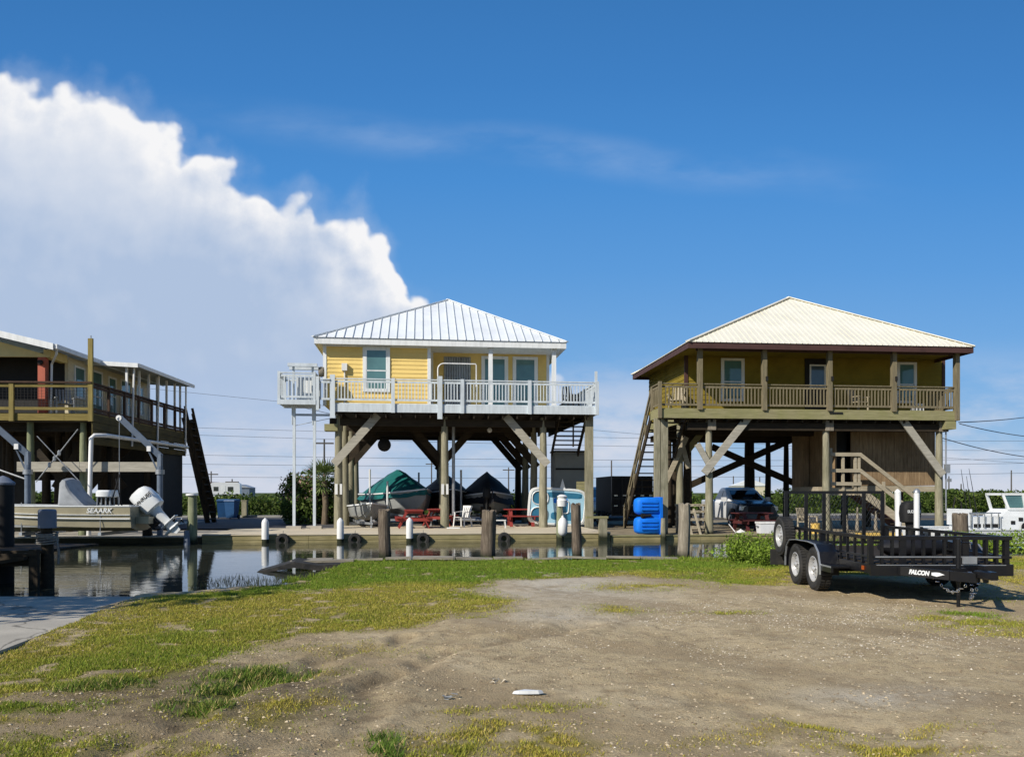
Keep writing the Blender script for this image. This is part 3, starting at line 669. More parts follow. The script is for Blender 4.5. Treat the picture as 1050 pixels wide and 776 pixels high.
PX = [347, 456, 557]; py_ = [.75, 3.6, 6.6, 9.6]
xs_ = [FY.x(p, .75) for p in PX]
for j, yy in enumerate(py_):
    mb = MB(); mb.bx(xs_[0] - .35, xs_[2] + .5, yy - .10, yy - .02, DZ - .86, DZ - .565); mb.bx(xs_[0] - .35, xs_[2] + .5, yy + .06, yy + .14, DZ - .86, DZ - .565)
    mesh_obj('floor_beam', mb, M['dark_shade_wood'], hy)
    for i, x in enumerate(xs_):
        mesh_obj('piling', pile_mb(x, yy + .02, -.3 + 0*GZY, DZ - .45, .185, 10*i + j), M['pile'] if j < 3 or i == 0 else M['dark_shade_wood'], hy, smooth=50)
        bm_ = M['brace'] if j == 0 else M['dark_shade_wood']  # rows behind use the darkened timber as painted shade
        for sgn in (-1, 1):
            if (i == 0 and sgn < 0) or (i == 2 and sgn > 0) or (j == 0 and i == 1) or (j == 3 and i == 0): continue
            b_ = MB(); yb = yy - .2 if j == 0 else yy
            b_.beam((x + sgn*-.16, yb, DZ - 2.45), (x + sgn*1.62, yb, DZ - .42), .06, .33, (0, 0, 1)); mesh_obj('brace', b_, bm_, hy)
# stair-end thin post and blocks on the posts
mb = MB(); mb.bx(FY.x(600, .5), FY.x(608, .5), .42, .62, -.1, DZ - .36); mesh_obj('corner_post', mb, M['pile'], hy)
for px in (347, 456):
    x = FY.x(px, .55); mb = MB(); mb.bx(x - .14, x - .03, .50, .58, 1.55, 1.98); mb.bx(x + .06, x + .15, .50, .58, 1.55, 1.98); mesh_obj('electrical_box', mb, M['white_pvc'], hy)
# front rail posts
RP = [341, 403, 451, 474, 543, 612]
for px in RP:
    x = FY.x(px, 0); big = px in (341, 451); mb = MB(); wd_ = .10 if big else .075
    mb.bx(x - wd_, x + wd_, -.075, -.003, DZ - (.62 if big else .38), DZ + (1.13 if big else 1.02)); mesh_obj('rail_post', mb, M['bluewhite'], hy)
for a, b in zip(RP[:-1], RP[1:]):
    railing(hy, (FY.x(a, 0) + .08, .02, 0), (FY.x(b, 0) - .08, .02, 0), DZ, M['bluewhite'])
for k in range(4):
    y0_, y1_ = .1 + k*2.6, .1 + (k+1)*2.6
    mb = MB(); mb.bx(dr_ - .1, dr_, y1_ - .05, y1_ + .05, DZ, DZ + 1.05); mesh_obj('rail_post', mb, M['bluewhite'], hy)
    railing(hy, (dr_ - .04, y0_, 0), (dr_ - .04, y1_ - .06, 0), DZ, M['bluewhite'], step=.16)
railing(hy, (wr + .1, BY - .1, 0), (dr_ - .1, BY - .1, 0), DZ, M['bluewhite'])
mb = MB(); mb.bx(dr_ - .12, dr_ - .02, -.02, .07, DZ + .9, DZ + 1.45); mesh_obj('rail_post', mb, M['bluewhite'], hy)
# walls: block with lapped boards
mb = MB(); mb.bx(wl, wm_, WY, BY, DZ, EZ); mb.bx(wm_, wr, RY, BY, DZ, EZ)
mb.lap((wl, WY, 0), (1, 0, 0), (0, -1, 0), wm_ - wl, DZ, EZ, .175, .022); mb.lap((wm_, RY, 0), (1, 0, 0), (0, -1, 0), wr - wm_, DZ, EZ, .175, .022)
mb.lap((wl, BY, 0), (0, -1, 0), (-1, 0, 0), BY - WY, DZ, EZ, .175, .022); mb.lap((wr, RY, 0), (0, 1, 0), (1, 0, 0), BY - RY, DZ, EZ, .175, .022); mb.lap((wm_, WY, 0), (0, 1, 0), (1, 0, 0), RY - WY, DZ, EZ, .175, .022)
mb.lap((wr, BY, 0), (-1, 0, 0), (0, 1, 0), wr - wl, DZ, EZ, .175, .022)
mesh_obj('wall', mb, M['yellow'], hy)
mb = MB()
for x in (wl, wm_): mb.bx(x - .07, x + .07, WY - .04, WY + .10, DZ, EZ - .05)
mb.bx(wl, wm_, WY - .032, WY + .02, EZ - .20, EZ - .02)
mb.bx(wr - .08, wr + .05, RY - .04, RY + .1, DZ, EZ - .03); mb.bx(wm_ + .08, wm_ + .2, RY - .035, RY + .02, DZ, EZ - .03)
mesh_obj('corner_trim', mb, M['white'], hy)
# roof
ex0, ex1 = FY.x(320.5, .65), FY.x(582, .65); rd = (ex1 - ex0)*.98
ap = (FY.x(459.5, .65 + rd/2), .65 + rd/2, FY.z(459.5, 307.5, .65 + rd/2))
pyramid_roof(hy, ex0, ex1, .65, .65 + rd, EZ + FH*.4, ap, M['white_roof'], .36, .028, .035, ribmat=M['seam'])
mb = MB(); t = .03; e = EZ + FH*.4
mb.bx(ex0 + .05, ex1 - .05, .70, .70 + t, EZ - .17, e - .012); mb.bx(ex0 + .05, ex1 - .05, .6 + rd - t, .6 + rd, EZ - .17, e - .012); mb.bx(ex0 + .05, ex0 + .05 + t, .73, .6 + rd - t, EZ - .17, e - .012); mb.bx(ex1 - .05 - t, ex1 - .05, .73, .6 + rd - t, EZ - .17, e - .012)
mesh_obj('fascia', mb, M['white'], hy)
mb = MB(); mb.bx(ex0 + .08, ex1 - .08, .735, .57 + rd, EZ - .05, EZ - .03); mesh_obj('soffit', mb, M['white'], hy)
# porch columns and beam
for px in (503, 568):
    x = FY.x(px, 1.0); mb = MB(); mb.bx(x - .085, x + .085, .92, 1.09, DZ, EZ - .05); mb.bx(x - .12, x + .12, .88, 1.13, EZ - .22, EZ - .055); mb.bx(x - .12, x + .12, .88, 1.13, DZ, DZ + .12); mesh_obj('porch_column', mb, M['white'], hy)
# openings
window(hy, FY.x(375.5, WY), FY.x(396.5, WY), FY.z(386, 398.5, WY), FY.z(386, 359.5, WY), WY - .02, .14, split=.47)
for a, b in ((496.5, 518), (528.5, 548.5)):
    x0_, x1_ = FY.x(a, RY), FY.x(b, RY)
    mbf = MB(); d_ = window(hy, x0_, x1_, DZ + .12, FY.z(540, 369, RY), RY - .02, .13, True, 'glass', 'glass_door', split=.52)
x0_, x1_ = FY.x(455, RY), FY.x(481, RY); mb = MB(); x = x0_
while x < x1_ - .03:
    mb.prism([(x, RY - .03), (x + .035, RY - .075), (x + .075, RY - .075), (x + .11, RY - .03)], DZ + .12, FY.z(468, 366, RY), 'XY'); x += .11
mesh_obj('metal_shutter', mb, M['steel'], hy)
x = FY.x(353.5, WY); zc = FY.z(353.5, 377, WY); mb = MB(); mb.bx(x - .11, x + .11, WY - .20, WY - .02, zc - .14, zc + .16); mb.tube((x, WY - .07, zc - .14), (x, WY - .07, DZ), .03, n=8); mesh_obj('meter_box', mb, M['white_pvc'], hy, smooth=40)
# hooped handrail of white pipe on the deck
hx0, hx1 = FY.x(449, .25), FY.x(488.5, .25); zt = FY.z(460, 372.5, .25); mb = MB(); pts = [(hx0, .3, DZ)]
for k in range(7): a = R(180 - 15*k); pts.append((hx0 + .25 + .25*math.cos(a), .3, zt - .25 + .25*math.sin(a)))
pts += [(hx1 - .03, .3, zt), (hx1, .3, zt - .05), (hx1, .3, DZ)]
mb.path(pts, .026, 8); mesh_obj('pipe_handrail', mb, M['white_pvc'], hy, smooth=50)
# drain pipe under the house
x = FY.x(465, 2.6); mb = MB(); mb.path([(x, 2.6, DZ - .5), (x, 2.6, .55), (x + .07, 2.6, .45), (x + .2, 2.6, .42), (FY.x(500, 2.6), 2.6, .40)], .07, 8); mesh_obj('drain_pipe', mb, M['steel'], hy, smooth=50)
# round dish and lamps under the floor
mb = MB(); mb.lathe([(.02, 0), (.26, .03), (.30, .07), (.02, .08)], (FY.x(394, 3.4), 3.4, FY.z(394, 456, 3.4)), 16, 'Y'); mesh_obj('floodlight', mb, M['dark'], hy, smooth=40)
for px, py in ((503, 434), (502, 441)):
    mb = MB(); mb.lathe([(.01, -.06), (.09, -.05), (.11, 0), (.07, .05), (.01, .07)], (FY.x(px, 2.2), 2.2, FY.z(px, py, 2.2)), 12, 'Y'); mesh_obj('ceiling_lamp', mb, M['white_pvc'], hy, smooth=40)
# stair: flight down to a landing over a siding-clad store, then a second flight behind
sx0, sx1 = FY.x(573, 1.2), FY.x(601, 1.2); zl = FY.z(585, 463, 3.2)
def flight(x0, x1, y0, z0, y1, z1, n, sm, tm, parent, open_=True, axis='y'):
    for x in (x0, x1):
        mb = MB(); mb.beam((x, y0, z0 - .12), (x, y1, z1 - .12), .05, .28); mesh_obj('stringer', mb, sm, parent)
    mb = MB()
    for i in range(n):
        t = (i + .5)/n; mb.box(((x0 + x1)/2, y0 + (y1 - y0)*t, z0 + (z1 - z0)*t), (abs(x1 - x0) - .05, .27, .045))
    mesh_obj('treads', mb, tm, parent)
st = hy
flight(sx0, sx1, .9, DZ - .08, 3.1, zl, 9, M['dark_shade_wood'], M['dark_shade_wood'], hy)
mb = MB(); mb.bx((sx0 + sx1)/2 - .03, (sx0 + sx1)/2 + .03, 1.0, 1.06, zl + .1, DZ - .36); mesh_obj('stair_post', mb, M['dark_shade_wood'], hy)
flight(sx0 + .9, sx1 + .6, 4.5, zl, 8.8, GZY, 16, M['dark_shade_wood'], M['dark_shade_wood'], hy)
a_, b_ = FY.x(569.5, 3.2), FY.x(602, 3.2); mb = MB(); mb.bx(a_, b_, 3.2, 4.5, GZY, zl - .02); mb.lap((a_, 3.2, 0), (1, 0, 0), (0, -1, 0), b_ - a_, GZY, zl - .1, .2, .02); mesh_obj('storage_wall', mb, M['grey_siding'], hy)
mb = MB(); mb.bx(a_ - .05, b_ + .05, 3.12, 4.5, zl - .015, zl + .05); zz = FY.z(585, 481, 3.2); mb.bx(a_, b_, 3.15, 3.19, zz - .03, zz + .05); mesh_obj('storage_trim', mb, M['dark'], hy)
x = FY.x(592, 1.6); mb = MB()
for k in range(4): mb.bx(FY.x(591, 1.6), FY.x(602, 1.6), 1.55, 1.6, 1.62 + k*.125, 1.735 + k*.125)
mesh_obj('board_panel', mb, M['deck_x'], hy)

# cargo lift at the left end of the deck
FLx = lambda p: FY.x(p, -.15)
cl_ = thing('cargo_lift', 'pale blue railed lift platform on two thin posts at the yellow house deck', 'cargo lift', (*FY.W(FLx(310), -.15)[:2], 0), FY.a)
ox = FLx(310); zb = FY.z(305, 411, -.15); lx0, lx1 = FLx(284.5) - ox, FLx(323.5) - ox
mb = MB(); mb.bx(lx0, lx1, 0, 1.5, zb - .10, zb - .02)
for yy in (.0, 1.46): mb.bx(lx0 - .01, lx1 + .01, yy - .02, yy + .05, zb - .14, zb + .05)
mesh_obj('platform', mb, M['bluewhite'], cl_)
for x in (lx0 + .05, lx1 - .05):
    for yy in (.04, 1.44):
        mb = MB(); mb.bx(x - .05, x + .05, yy - .045, yy + .045, zb + .05, zb + 1.18); mesh_obj('rail_post', mb, M['bluewhite'], cl_)
for p0, p1 in (((lx0 + .1, .04), (lx1 - .1, .04)), ((lx0 + .1, 1.44), (lx1 - .1, 1.44)), ((lx0 + .05, .1), (lx0 + .05, 1.4)), ((lx1 - .05, .1), (lx1 - .05, 1.4))):
    railing(cl_, (*p0, 0), (*p1, 0), zb + .03, M['bluewhite'], 1.12, .17, .05)
mb = MB(); a_, b_ = FLx(301) - ox, FLx(321) - ox
x = a_
while x < b_: mb.bx(x, x + .145, .75, .79, zb + .1, zb + 1.05); x += .15
mesh_obj('board_screen', mb, M['white'], cl_)
mb = MB(); zt = FY.z(308, 373.0, -.15); a2_, b2_ = FLx(293.5) - ox, FLx(324) - ox; mb.bx(a2_, b2_, .3, .45, zt - .05, zt + .08); mb.bx(a2_, b2_, .72, .87, zt - .12, zt + .02)
for x in (a2_ + .2, b2_ - .2): mb.bx(x - .04, x + .04, .5, .6, zb, zt - .02)
mesh_obj('lift_beam', mb, M['bluewhite'], cl_)
mb = MB(); mb.lathe([(.03, -.12), (.19, -.10), (.22, 0), (.19, .10), (.03, .12)], (b2_ + .14, .6, zt - .22), 12, 'X'); mesh_obj('winch_motor', mb, M['pile_grey'], cl_, smooth=40)
for px in (299.3, 320.5):
    x = FLx(px) - ox; mb = MB(); mb.bx(x - .055, x + .055, .52, .63, GZY - .1, zb - .1); mb.bx(x - .09, x - .056, .5, .65, zb - .9, zb - .1); mesh_obj('lift_post', mb, M['lift_grey'] if False else M['bluewhite'], cl_)
mb = MB(); mb.beam((FLx(299) - ox, .57, zb - .5), (FLx(338) - ox, .57, zb - .5), .05, .09); mb.tube((FLx(299) - ox, .6, zb - .95), (FLx(338) - ox, .6, zb - .62), .012, n=6); mb.tube((FLx(302) - ox, .6, zb - .15), (FLx(338) - ox, .6, zb - .45), .012, n=6); mesh_obj('tie_bar', mb, M['steel'], cl_)
mb = MB()
for px in (299.3, 320.5): x = FLx(px) - ox; mb.bx(x - .3, x + .3, .40, .75, GZY - .05, GZY + .12)
mesh_obj('footing', mb, M['concrete2'], cl_)
# short gate between lift and deck
mb = MB(); ga, gb = FLx(325.5) - ox, FLx(338) - ox
mb.bx(ga - .06, ga + .06, .0, .1, zb - .35, zb + 1.0); mesh_obj('gate_post', mb, M['bluewhite'], cl_)
railing(cl_, (ga, .08, 0), (gb, .08, 0), DZ, M['bluewhite'], .95, .12)
mb = MB(); mb.bx(ga + .2, gb + .25, .6, 1.2, DZ - 1.1, DZ - .82); mesh_obj('beam_end', mb, M['deck_x'], cl_)
# deck chair behind the rail
def slat_chair(x, y, z, rz, label, mat, cat='chair', fr=None):
    c = thing('deck_chair', label, cat, (x, y, z), rz)
    mb = MB(); mb.box((0, 0, .42), (.52, .5, .035)); mesh_obj('seat', mb, mat, c)
    mb = MB()
    for i in range(5): mb.beam((-.22 + .11*i, .24, .42), (-.22 + .11*i, .36, .98), .07, .025, (0, 1, 0))
    mesh_obj('backrest', mb, mat, c)
    for sx in (-1, 1):
        mb = MB(); mb.box((sx*.29, -.02, .63), (.07, .56, .03)); mesh_obj('armrest', mb, mat, c)
        for yy in (-.24, .24): mb = MB(); mb.box((sx*.28, yy, .31), (.045, .06, .62)); mesh_obj('leg', mb, mat, c)
    return c
p = FY.W(FY.x(585, 1.6), 1.6); slat_chair(p.x, p.y, DZ, FY.a + 2.4, 'dark deck chair behind the right end of the yellow house railing', M['dark'])
# ------------------------------------------------------------------ brown house on pilings
FB = Frame(718, 30.6, 5.5)
hb = thing('stilt_house', 'ochre brown house on pilings with ivory ribbed roof and weathered wooden deck', 'house', (FB.o[0], FB.o[1], 0), FB.a)
DZ = FB.z(718, 418.5, 0); GZB = .03
dl_, dr_ = FB.x(676, 0), FB.x(983, 0)
WY, BY = 2.0, 7.9; wl, wr = FB.x(703.5, WY), FB.x(967, WY)
EY = -.45; ex0, ex1 = FB.x(705, EY), FB.x(1000, EY); EZ = FB.z(850, 354, EY)
rd = 8.6; yb_ = EY + rd
mb = MB(); y = .03
while y < BY: mb.bx(dl_ if y < 1.1 else (dl_ + 1.48 if y < WY else wl - .12), dr_, y, y + .135, DZ - .04, DZ); y += .142
mesh_obj('deck_boards', mb, M['deck_x'], hb)
mb = MB(); xm = FB.x(869, 0); mb.bx(dl_ - .02, xm, -.02, .03, DZ - .38, DZ - .045); mb.bx(xm + .004, dr_ + .02, -.015, .03, DZ - .38, DZ - .045); mb.bx(dl_ - .03, dl_ + .02, .03, 1.15, DZ - .38, DZ - .045); mb.bx(dl_ + 1.43, dl_ + 1.48, 1.2, WY, DZ - .38, DZ - .045); mb.bx(wl - .15, wl - .11, WY, BY, DZ - .38, DZ - .045); mb.bx(dr_ - .03, dr_ + .015, .03, BY, DZ - .38, DZ - .045)
mesh_obj('deck_fascia', mb, M['deck_x'], hb)
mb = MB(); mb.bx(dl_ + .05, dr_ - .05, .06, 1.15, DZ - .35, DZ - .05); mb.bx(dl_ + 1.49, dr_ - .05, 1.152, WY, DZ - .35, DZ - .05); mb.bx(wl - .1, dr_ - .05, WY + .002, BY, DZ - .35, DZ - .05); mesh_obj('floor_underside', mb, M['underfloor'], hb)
mb = MB(); x = dl_ + .3
while x < dr_ - .1: mb.bx(x, x + .045, .1, BY - .05 if x > wl else 1.1, DZ - .5, DZ - .355); x += .6
mesh_obj('floor_joists', mb, M['dark_shade_wood'], hb)
# pilings: front row at the water's edge, others behind
PX = [727, 847, 963]; rows = [.45, 3.2, 5.8, 7.9]; xs_ = [FB.x(p, .45) for p in PX]
for j, yy in enumerate(rows):
    mb = MB()
    for o_ in (-.12, .12): mb.bx(xs_[0] - (.9 if j == 0 else .25), xs_[2] + .3, yy + o_ - .03, yy + o_ + .03, DZ - .80, DZ - .505)
    mesh_obj('floor_beam', mb, M['dark_shade_wood'], hb)
    for i, x in enumerate(xs_):
        if i == 1 and j in (1, 2): continue
        mesh_obj('piling', pile_mb(x, yy, -1.0 if j == 0 else -.2, DZ - (.36 if j == 0 else .5), .17, 100 + 10*i + j), M['pile'] if j == 0 else M['dark_shade_wood'], hb, smooth=50)  # back rows darkened in colour for the shade under the floor
mb = MB()
for k in (0, 1, 2): x = xs_[k] + .05; mb.bx(x - .16, x + .16, .24, .44, DZ - .80, DZ - .39); mesh_obj("beam_end", mb, M["pile_grey"], hb); mb = MB()
mb = MB(); x = FB.x(970, .3); mb.bx(x - .22, x + .22, -.01, .5, DZ - .72, DZ - .40); mesh_obj('beam_end', mb, M['deck_x'], hb)
# double square corner posts on the left
for px, wdt in ((673.5, .13), (680.5, .19)):
    x = FB.x(px, .3); mb = MB(); mb.bx(x - wdt*.75, x + wdt*.75, .2, .4, -.3, DZ - .38); mesh_obj('corner_post', mb, M['pile'], hb)
for px, yy in ((697, 2.8), (706, 5.2), (692, 7.7)):
    x = FB.x(px, yy); mesh_obj('piling', pile_mb(x, yy, -.2, DZ - .4, .17, int(px)), M['pile'] if yy < 4 else M['dark_shade_wood'], hb, smooth=50)
for px in (766, 787.5, 806):
    x = FB.x(px, 8.0); mesh_obj('piling', pile_mb(x, 8.0, -.2, DZ - .4, .16, int(px)), M['dark_shade_wood'], hb, smooth=50)
def br(p0, p1, yl, mat, w=.28, t=.06):
    a = Vector((FB.x(p0[0], yl), yl, FB.z(*p0, yl))); b = Vector((FB.x(p1[0], yl), yl, FB.z(*p1, yl))); mb = MB(); mb.beam(a, b, t, w); mesh_obj('brace', mb, mat, hb)
br((722, 485), (768, 427), .22, M['brace'], .29); br((967, 487), (924, 428), .22, M['brace'], .29); br((731, 483), (715, 455), .24, M['brace'], .22)
br((706, 498), (822, 446), 6.12, M['dark_shade_wood'], .3); br((730, 458), (830, 502), 6.2, M['dark_shade_wood'], .3)
br((690, 482), (722, 440), 3.3, M['deck_x'], .26); br((702, 462), (730, 428), 5.3, M['dark_shade_wood'], .26); br((680, 500), (704, 448), 2.6, M['step_wood'], .2); br((706, 480), (697, 447), 2.7, M['step_wood'], .2)
# walls
mb = MB(); mb.bx(wl, wr, WY, yb_ - .5, DZ, EZ - .02)
mb.lap((wl, WY, 0), (1, 0, 0), (0, -1, 0), wr - wl, DZ, EZ - .03, .19, .018); mb.lap((wl, yb_ - .5, 0), (0, -1, 0), (-1, 0, 0), yb_ - .5 - WY, DZ - .3, EZ - .03, .19, .02); mb.lap((wr, WY, 0), (0, 1, 0), (1, 0, 0), yb_ - .5 - WY, DZ, EZ - .03, .19, .02); mb.lap((wr, yb_ - .5, 0), (-1, 0, 0), (0, 1, 0), wr - wl, DZ, EZ - .03, .19, .02)
mesh_obj('wall', mb, M['ochre'], hb)
for x in (wl, wr):
    mb = MB(); mb.bx(x - .06, x + .07, WY - .045, WY + .09, DZ, EZ - .05); mesh_obj('corner_trim', mb, M['fascia_brown'], hb)
ap = (FB.x(809, EY + rd/2), EY + rd/2, FB.z(809, 305.5, EY + rd/2))
pyramid_roof(hb, ex0, ex1, EY, yb_, EZ + .04, ap, M['cream_roof'], .23, .03, .022, .2)
mb = MB(); e = EZ + .028; t = .035
for a in ((ex0 + .04, ex1 - .04, EY + .04, EY + .04 + t), (ex0 + .04, ex1 - .04, yb_ - .04 - t, yb_ - .04), (ex0 + .04, ex0 + .04 + t, EY + .04 + t, yb_ - .04 - t), (ex1 - .04 - t, ex1 - .04, EY + .04 + t, yb_ - .04 - t)): mb.bx(*a, EZ - .19, e)
mesh_obj('fascia', mb, M['fascia_brown'], hb)
mb = MB(); mb.bx(ex0 + .08, ex1 - .08, EY + .08, yb_ - .08, EZ - .06, EZ - .04); mesh_obj('soffit', mb, M['ochre'], hb)
mb = MB(); mb.bx(ex0 + .5, dr_, .0, .12, EZ - .20, EZ - .062); mesh_obj('porch_beam', mb, M['fascia_brown'], hb)
# porch posts and railings
RP = [676.8, 718, 784, 851, 917, 981.5]
for k, px in enumerate(RP):
    x = FB.x(px, -.05); mb = MB(); wd_ = .085 if k else .06
    mb.bx(x - wd_, x + wd_, -.10, -.022 + (.12 if k else .05), DZ - (.06 if 0 < k < 5 else .39), (EZ - .07) if k else DZ + 1.0); mesh_obj('porch_post' if k else 'rail_post', mb, M['deck_z'], hb)
for a, b in zip(RP[:-1], RP[1:]):
    railing(hb, (FB.x(a, 0) + .09, .04, 0), (FB.x(b, 0) - .09, .04, 0), DZ, M['deck_z'], .95, .14, .045, top=(.14, .04))
ys = [.12, 1.25]
for y0_, y1_ in ((.12, 2.4), (2.5, 4.9), (5.0, 7.7)):
    railing(hb, (dr_ - .05, y0_, 0), (dr_ - .05, y1_, 0), DZ, M['deck_z'], .95, .14, .045, top=(.14, .04))
    mb = MB(); mb.bx(dr_ - .1, dr_ - .01, y1_ + .01, y1_ + .09, DZ, DZ + .95); mesh_obj('rail_post', mb, M['deck_z'], hb)
railing(hb, (dl_ + .05, .12, 0), (dl_ + .05, 1.0, 0), DZ, M['deck_z'], .95, .14, .045, top=(.14, .04))
mb = MB(); mb.bx(dl_ + .0, dl_ + .1, 1.02, 1.12, DZ - .38, DZ + .95); mesh_obj('rail_post', mb, M['deck_z'], hb)
# windows and doors
window(hb, FB.x(741.5, WY), FB.x(760.5, WY), FB.z(750, 409, WY), FB.z(750, 370, WY), WY - .018, .10, split=.45)
window(hb, FB.x(921.5, WY), FB.x(937, WY), FB.z(930, 411, WY), FB.z(930, 374, WY), WY - .018, .10, split=.45)
mb = MB(); a_, b_ = FB.x(825, WY), FB.x(849, WY); zt = FB.z(835, 368, WY)
mb.bx(a_, a_ + .1, WY - .06, WY, DZ, zt); mb.bx(b_ - .1, b_, WY - .06, WY, DZ, zt); mb.bx(a_ + .1, b_ - .1, WY - .06, WY, zt - .1, zt); mb.bx(a_ + .1, b_ - .1, WY - .03, WY, DZ, zt - .1)
d_ = mesh_obj('door', mb, M['dark'], hb)
mb = MB(); p0, p1 = FB.x(831, WY), FB.x(844.5, WY); z0_, z1_ = FB.z(838, 398, WY), FB.z(838, 375.5, WY)
for q in ((p0 - .06, p0, z0_ - .06, z1_ + .06), (p1, p1 + .06, z0_ - .06, z1_ + .06), (p0, p1, z1_, z1_ + .06), (p0, p1, z0_ - .06, z0_)): mb.bx(q[0], q[1], WY - .07, WY - .032, q[2], q[3])
mesh_obj('door_window_frame', mb, M['white'], d_)
mb = MB(); mb.bx(p0 + .002, p1 - .002, WY - .05, WY - .033, z0_ + .002, z1_ - .002); mesh_obj('pane', mb, M['glass_blue'], d_)
mb = MB()
for px in (785.5, 852.5, 918): x = FB.x(px, -.05); mb.bx(x - .04, x + .04, -.16, -.102, FB.z(px, 391, 0), FB.z(px, 388, 0) + .06)
mesh_obj('hanging_hook', mb, M['dark'], hb)
# left flight of stairs, running back beside the deck
sx0, sx1 = dl_ + .02, dl_ + 1.40
y0_, y1_ = 1.15, 5.7
for x in (sx0, sx1): mb = MB(); mb.beam((x, y0_, DZ - .15), (x, y1_, GZB), .05, .28); mesh_obj('stringer', mb, M['dark_shade_wood'], hb)
mb = MB(); n = 17
for i in range(n): t = (i + .5)/n; mb.box(((sx0+sx1)/2, y0_ + (y1_-y0_)*t, DZ + (GZB-DZ)*t), (1.34, .28, .045))
mesh_obj('treads', mb, M['dark_shade_wood'], hb)
for x in (sx0,):
    mb = MB()
    for zz in (.92, .52): mb.beam((x, y0_, DZ + zz), (x, y1_, GZB + zz), .05, .12)
    for i in range(6): t = i/5; mb.box((x, y0_ + (y1_-y0_)*t, DZ + (GZB-DZ)*t + .4), (.08, .09, 1.05))
    mesh_obj('stair_rail', mb, M['deck_z'], hb)
railing(hb, (dl_ + 1.46, 1.2, 0), (dl_ + 1.46, 1.98, 0), DZ, M['deck_z'], .95, .14, .045, top=(.14, .04))
# plank-walled room under the right half, raised on posts
RYf = 1.75; ra, rb_ = FB.x(872, RYf), FB.x(958.5, RYf); rz0 = FB.z(910, 503, RYf); lx = FB.x(815, 4.2)
mb = MB(); x = ra; rr = random.Random(5)
while x < rb_ - .02:
    wdt = min(.19, rb_ - x); mb.bx(x + .004, x + wdt - .004, RYf - .02 - .008*rr.random(), RYf + .03, rz0 + .22, DZ - .5); x += .19
y = RYf + .03
while y < 4.2: mb.bx(rb_ - .05, rb_ - .002, y + .004, y + .186, rz0 + .22, DZ - .5); y += .19
lxw = FB.x(849, RYf); lx0 = FB.x(821, 3.4)
x = lx0
while x < lxw - .02: mb.bx(x + .004, x + .186, 3.4, 3.45, rz0 - .1, DZ - .5); x += .19
y = 1.2
while y < 3.4: mb.bx(lxw + .03, lxw + .08, y + .004, y + .186, rz0 - .1, DZ - .5); y += .19
mb.bx(lx0, rb_ - .05, 4.2, 4.25, rz0, DZ - .5); mb.bx(lx0 - .0, lx0 + .05, 3.45, 4.2, rz0, DZ - .5)
mesh_obj('room_wall', mb, M['plank_wall'], hb)
mb = MB(); mb.bx(ra, rb_, RYf - .07, RYf - .025, rz0 - .04, rz0 + .2); mb.bx(rb_ - .01, rb_ + .035, RYf - .02, 4.3, rz0 - .04, rz0 + .2); mb.bx(lx0, rb_ - .06, RYf + .04, 4.2, rz0 - .03, rz0 + .16); mesh_obj('room_floor', mb, M['step_wood'], hb)
mb = MB(); mb.bx(lxw + .09, ra - .004, RYf + .3, RYf + .34, rz0 + .16, DZ - .5); mesh_obj('doorway_shade', mb, M['dark'], hb)  # near-black sheet in the open doorway, stands for the shaded interior
# landing and steps
zf = FB.z(865, 500, 1.0); la, lb = FB.x(849.5, .9), FB.x(880, .9)
mb = MB(); mb.bx(la, lb, .88, RYf - .08, zf - .05, zf); mb.bx(la, lb, .84, .88, zf - .3, zf + .0); mesh_obj('landing', mb, M['step_wood'], hb)
zt = FB.z(865, 466, .9)
for px in (851, 863.5, 876, 879.8):
    x = FB.x(px, .86); mb = MB(); mb.bx(x - .05, x + .05, .76, .84, zf - .3, zt + (.25 if px == 851 else -.03)); mesh_obj('landing_post', mb, M['step_wood'], hb)
mb = MB()
for zz, hh in ((zt, .14), ((zt + zf)/2 + .02, .14), (zf + .16, .14)): mb.bx(la - .02, lb + .03, .70, .757, zz - hh/2, zz + hh/2)
mesh_obj('landing_rail', mb, M['step_wood'], hb)
fx0, fz0 = lb, zf; fx1 = FB.x(938, .9); fz1 = GZB
for yy in (.78, 1.75): mb = MB(); mb.beam((fx0, yy, fz0 - .12), (fx1, yy, fz1 - .0), .05, .30); mesh_obj('stringer', mb, M['fascia_brown'] if yy > 1 else M['step_wood'], hb)
mb = MB(); n = 8
for i in range(n): t = (i + .6)/n; mb.box((fx0 + (fx1-fx0)*t, 1.27, fz0 + (fz1-fz0)*t), (.28, .92, .045))
mesh_obj('treads', mb, M['step_wood'], hb)
for zz in (zt - zf, (zt - zf)*.52): mb = MB(); mb.beam((fx0 - .02, .72, fz0 + zz), (fx1, .72, fz1 + zz), .05, .15); mesh_obj('stair_rail', mb, M['step_wood'], hb)
for t in (.42, .97): mb = MB(); mb.box((fx0 + (fx1-fx0)*t, .79, fz0 + (fz1-fz0)*t + .35), (.10, .09, 1.3)); mesh_obj('stair_post', mb, M['step_wood'], hb)
# conduit, meter on the right pile, shutter box by the deck
x = xs_[2] + .22; mb = MB(); mb.tube((x, .35, .9), (x, .35, DZ - .7), .03, n=8); mb.bx(x - .08, x + .12, .25, .36, 2.4, 2.75); mb.bx(x + .02, x + .14, .2, .3, 2.05, 2.18); mesh_obj('conduit', mb, M['steel'], hb, smooth=40)
mb = MB(); x = FB.x(857, -.03); mb.bx(x - .25, x + .28, -.05, -.022, DZ - .17, DZ - .10); mesh_obj('metal_strap', mb, M['dark'], hb)
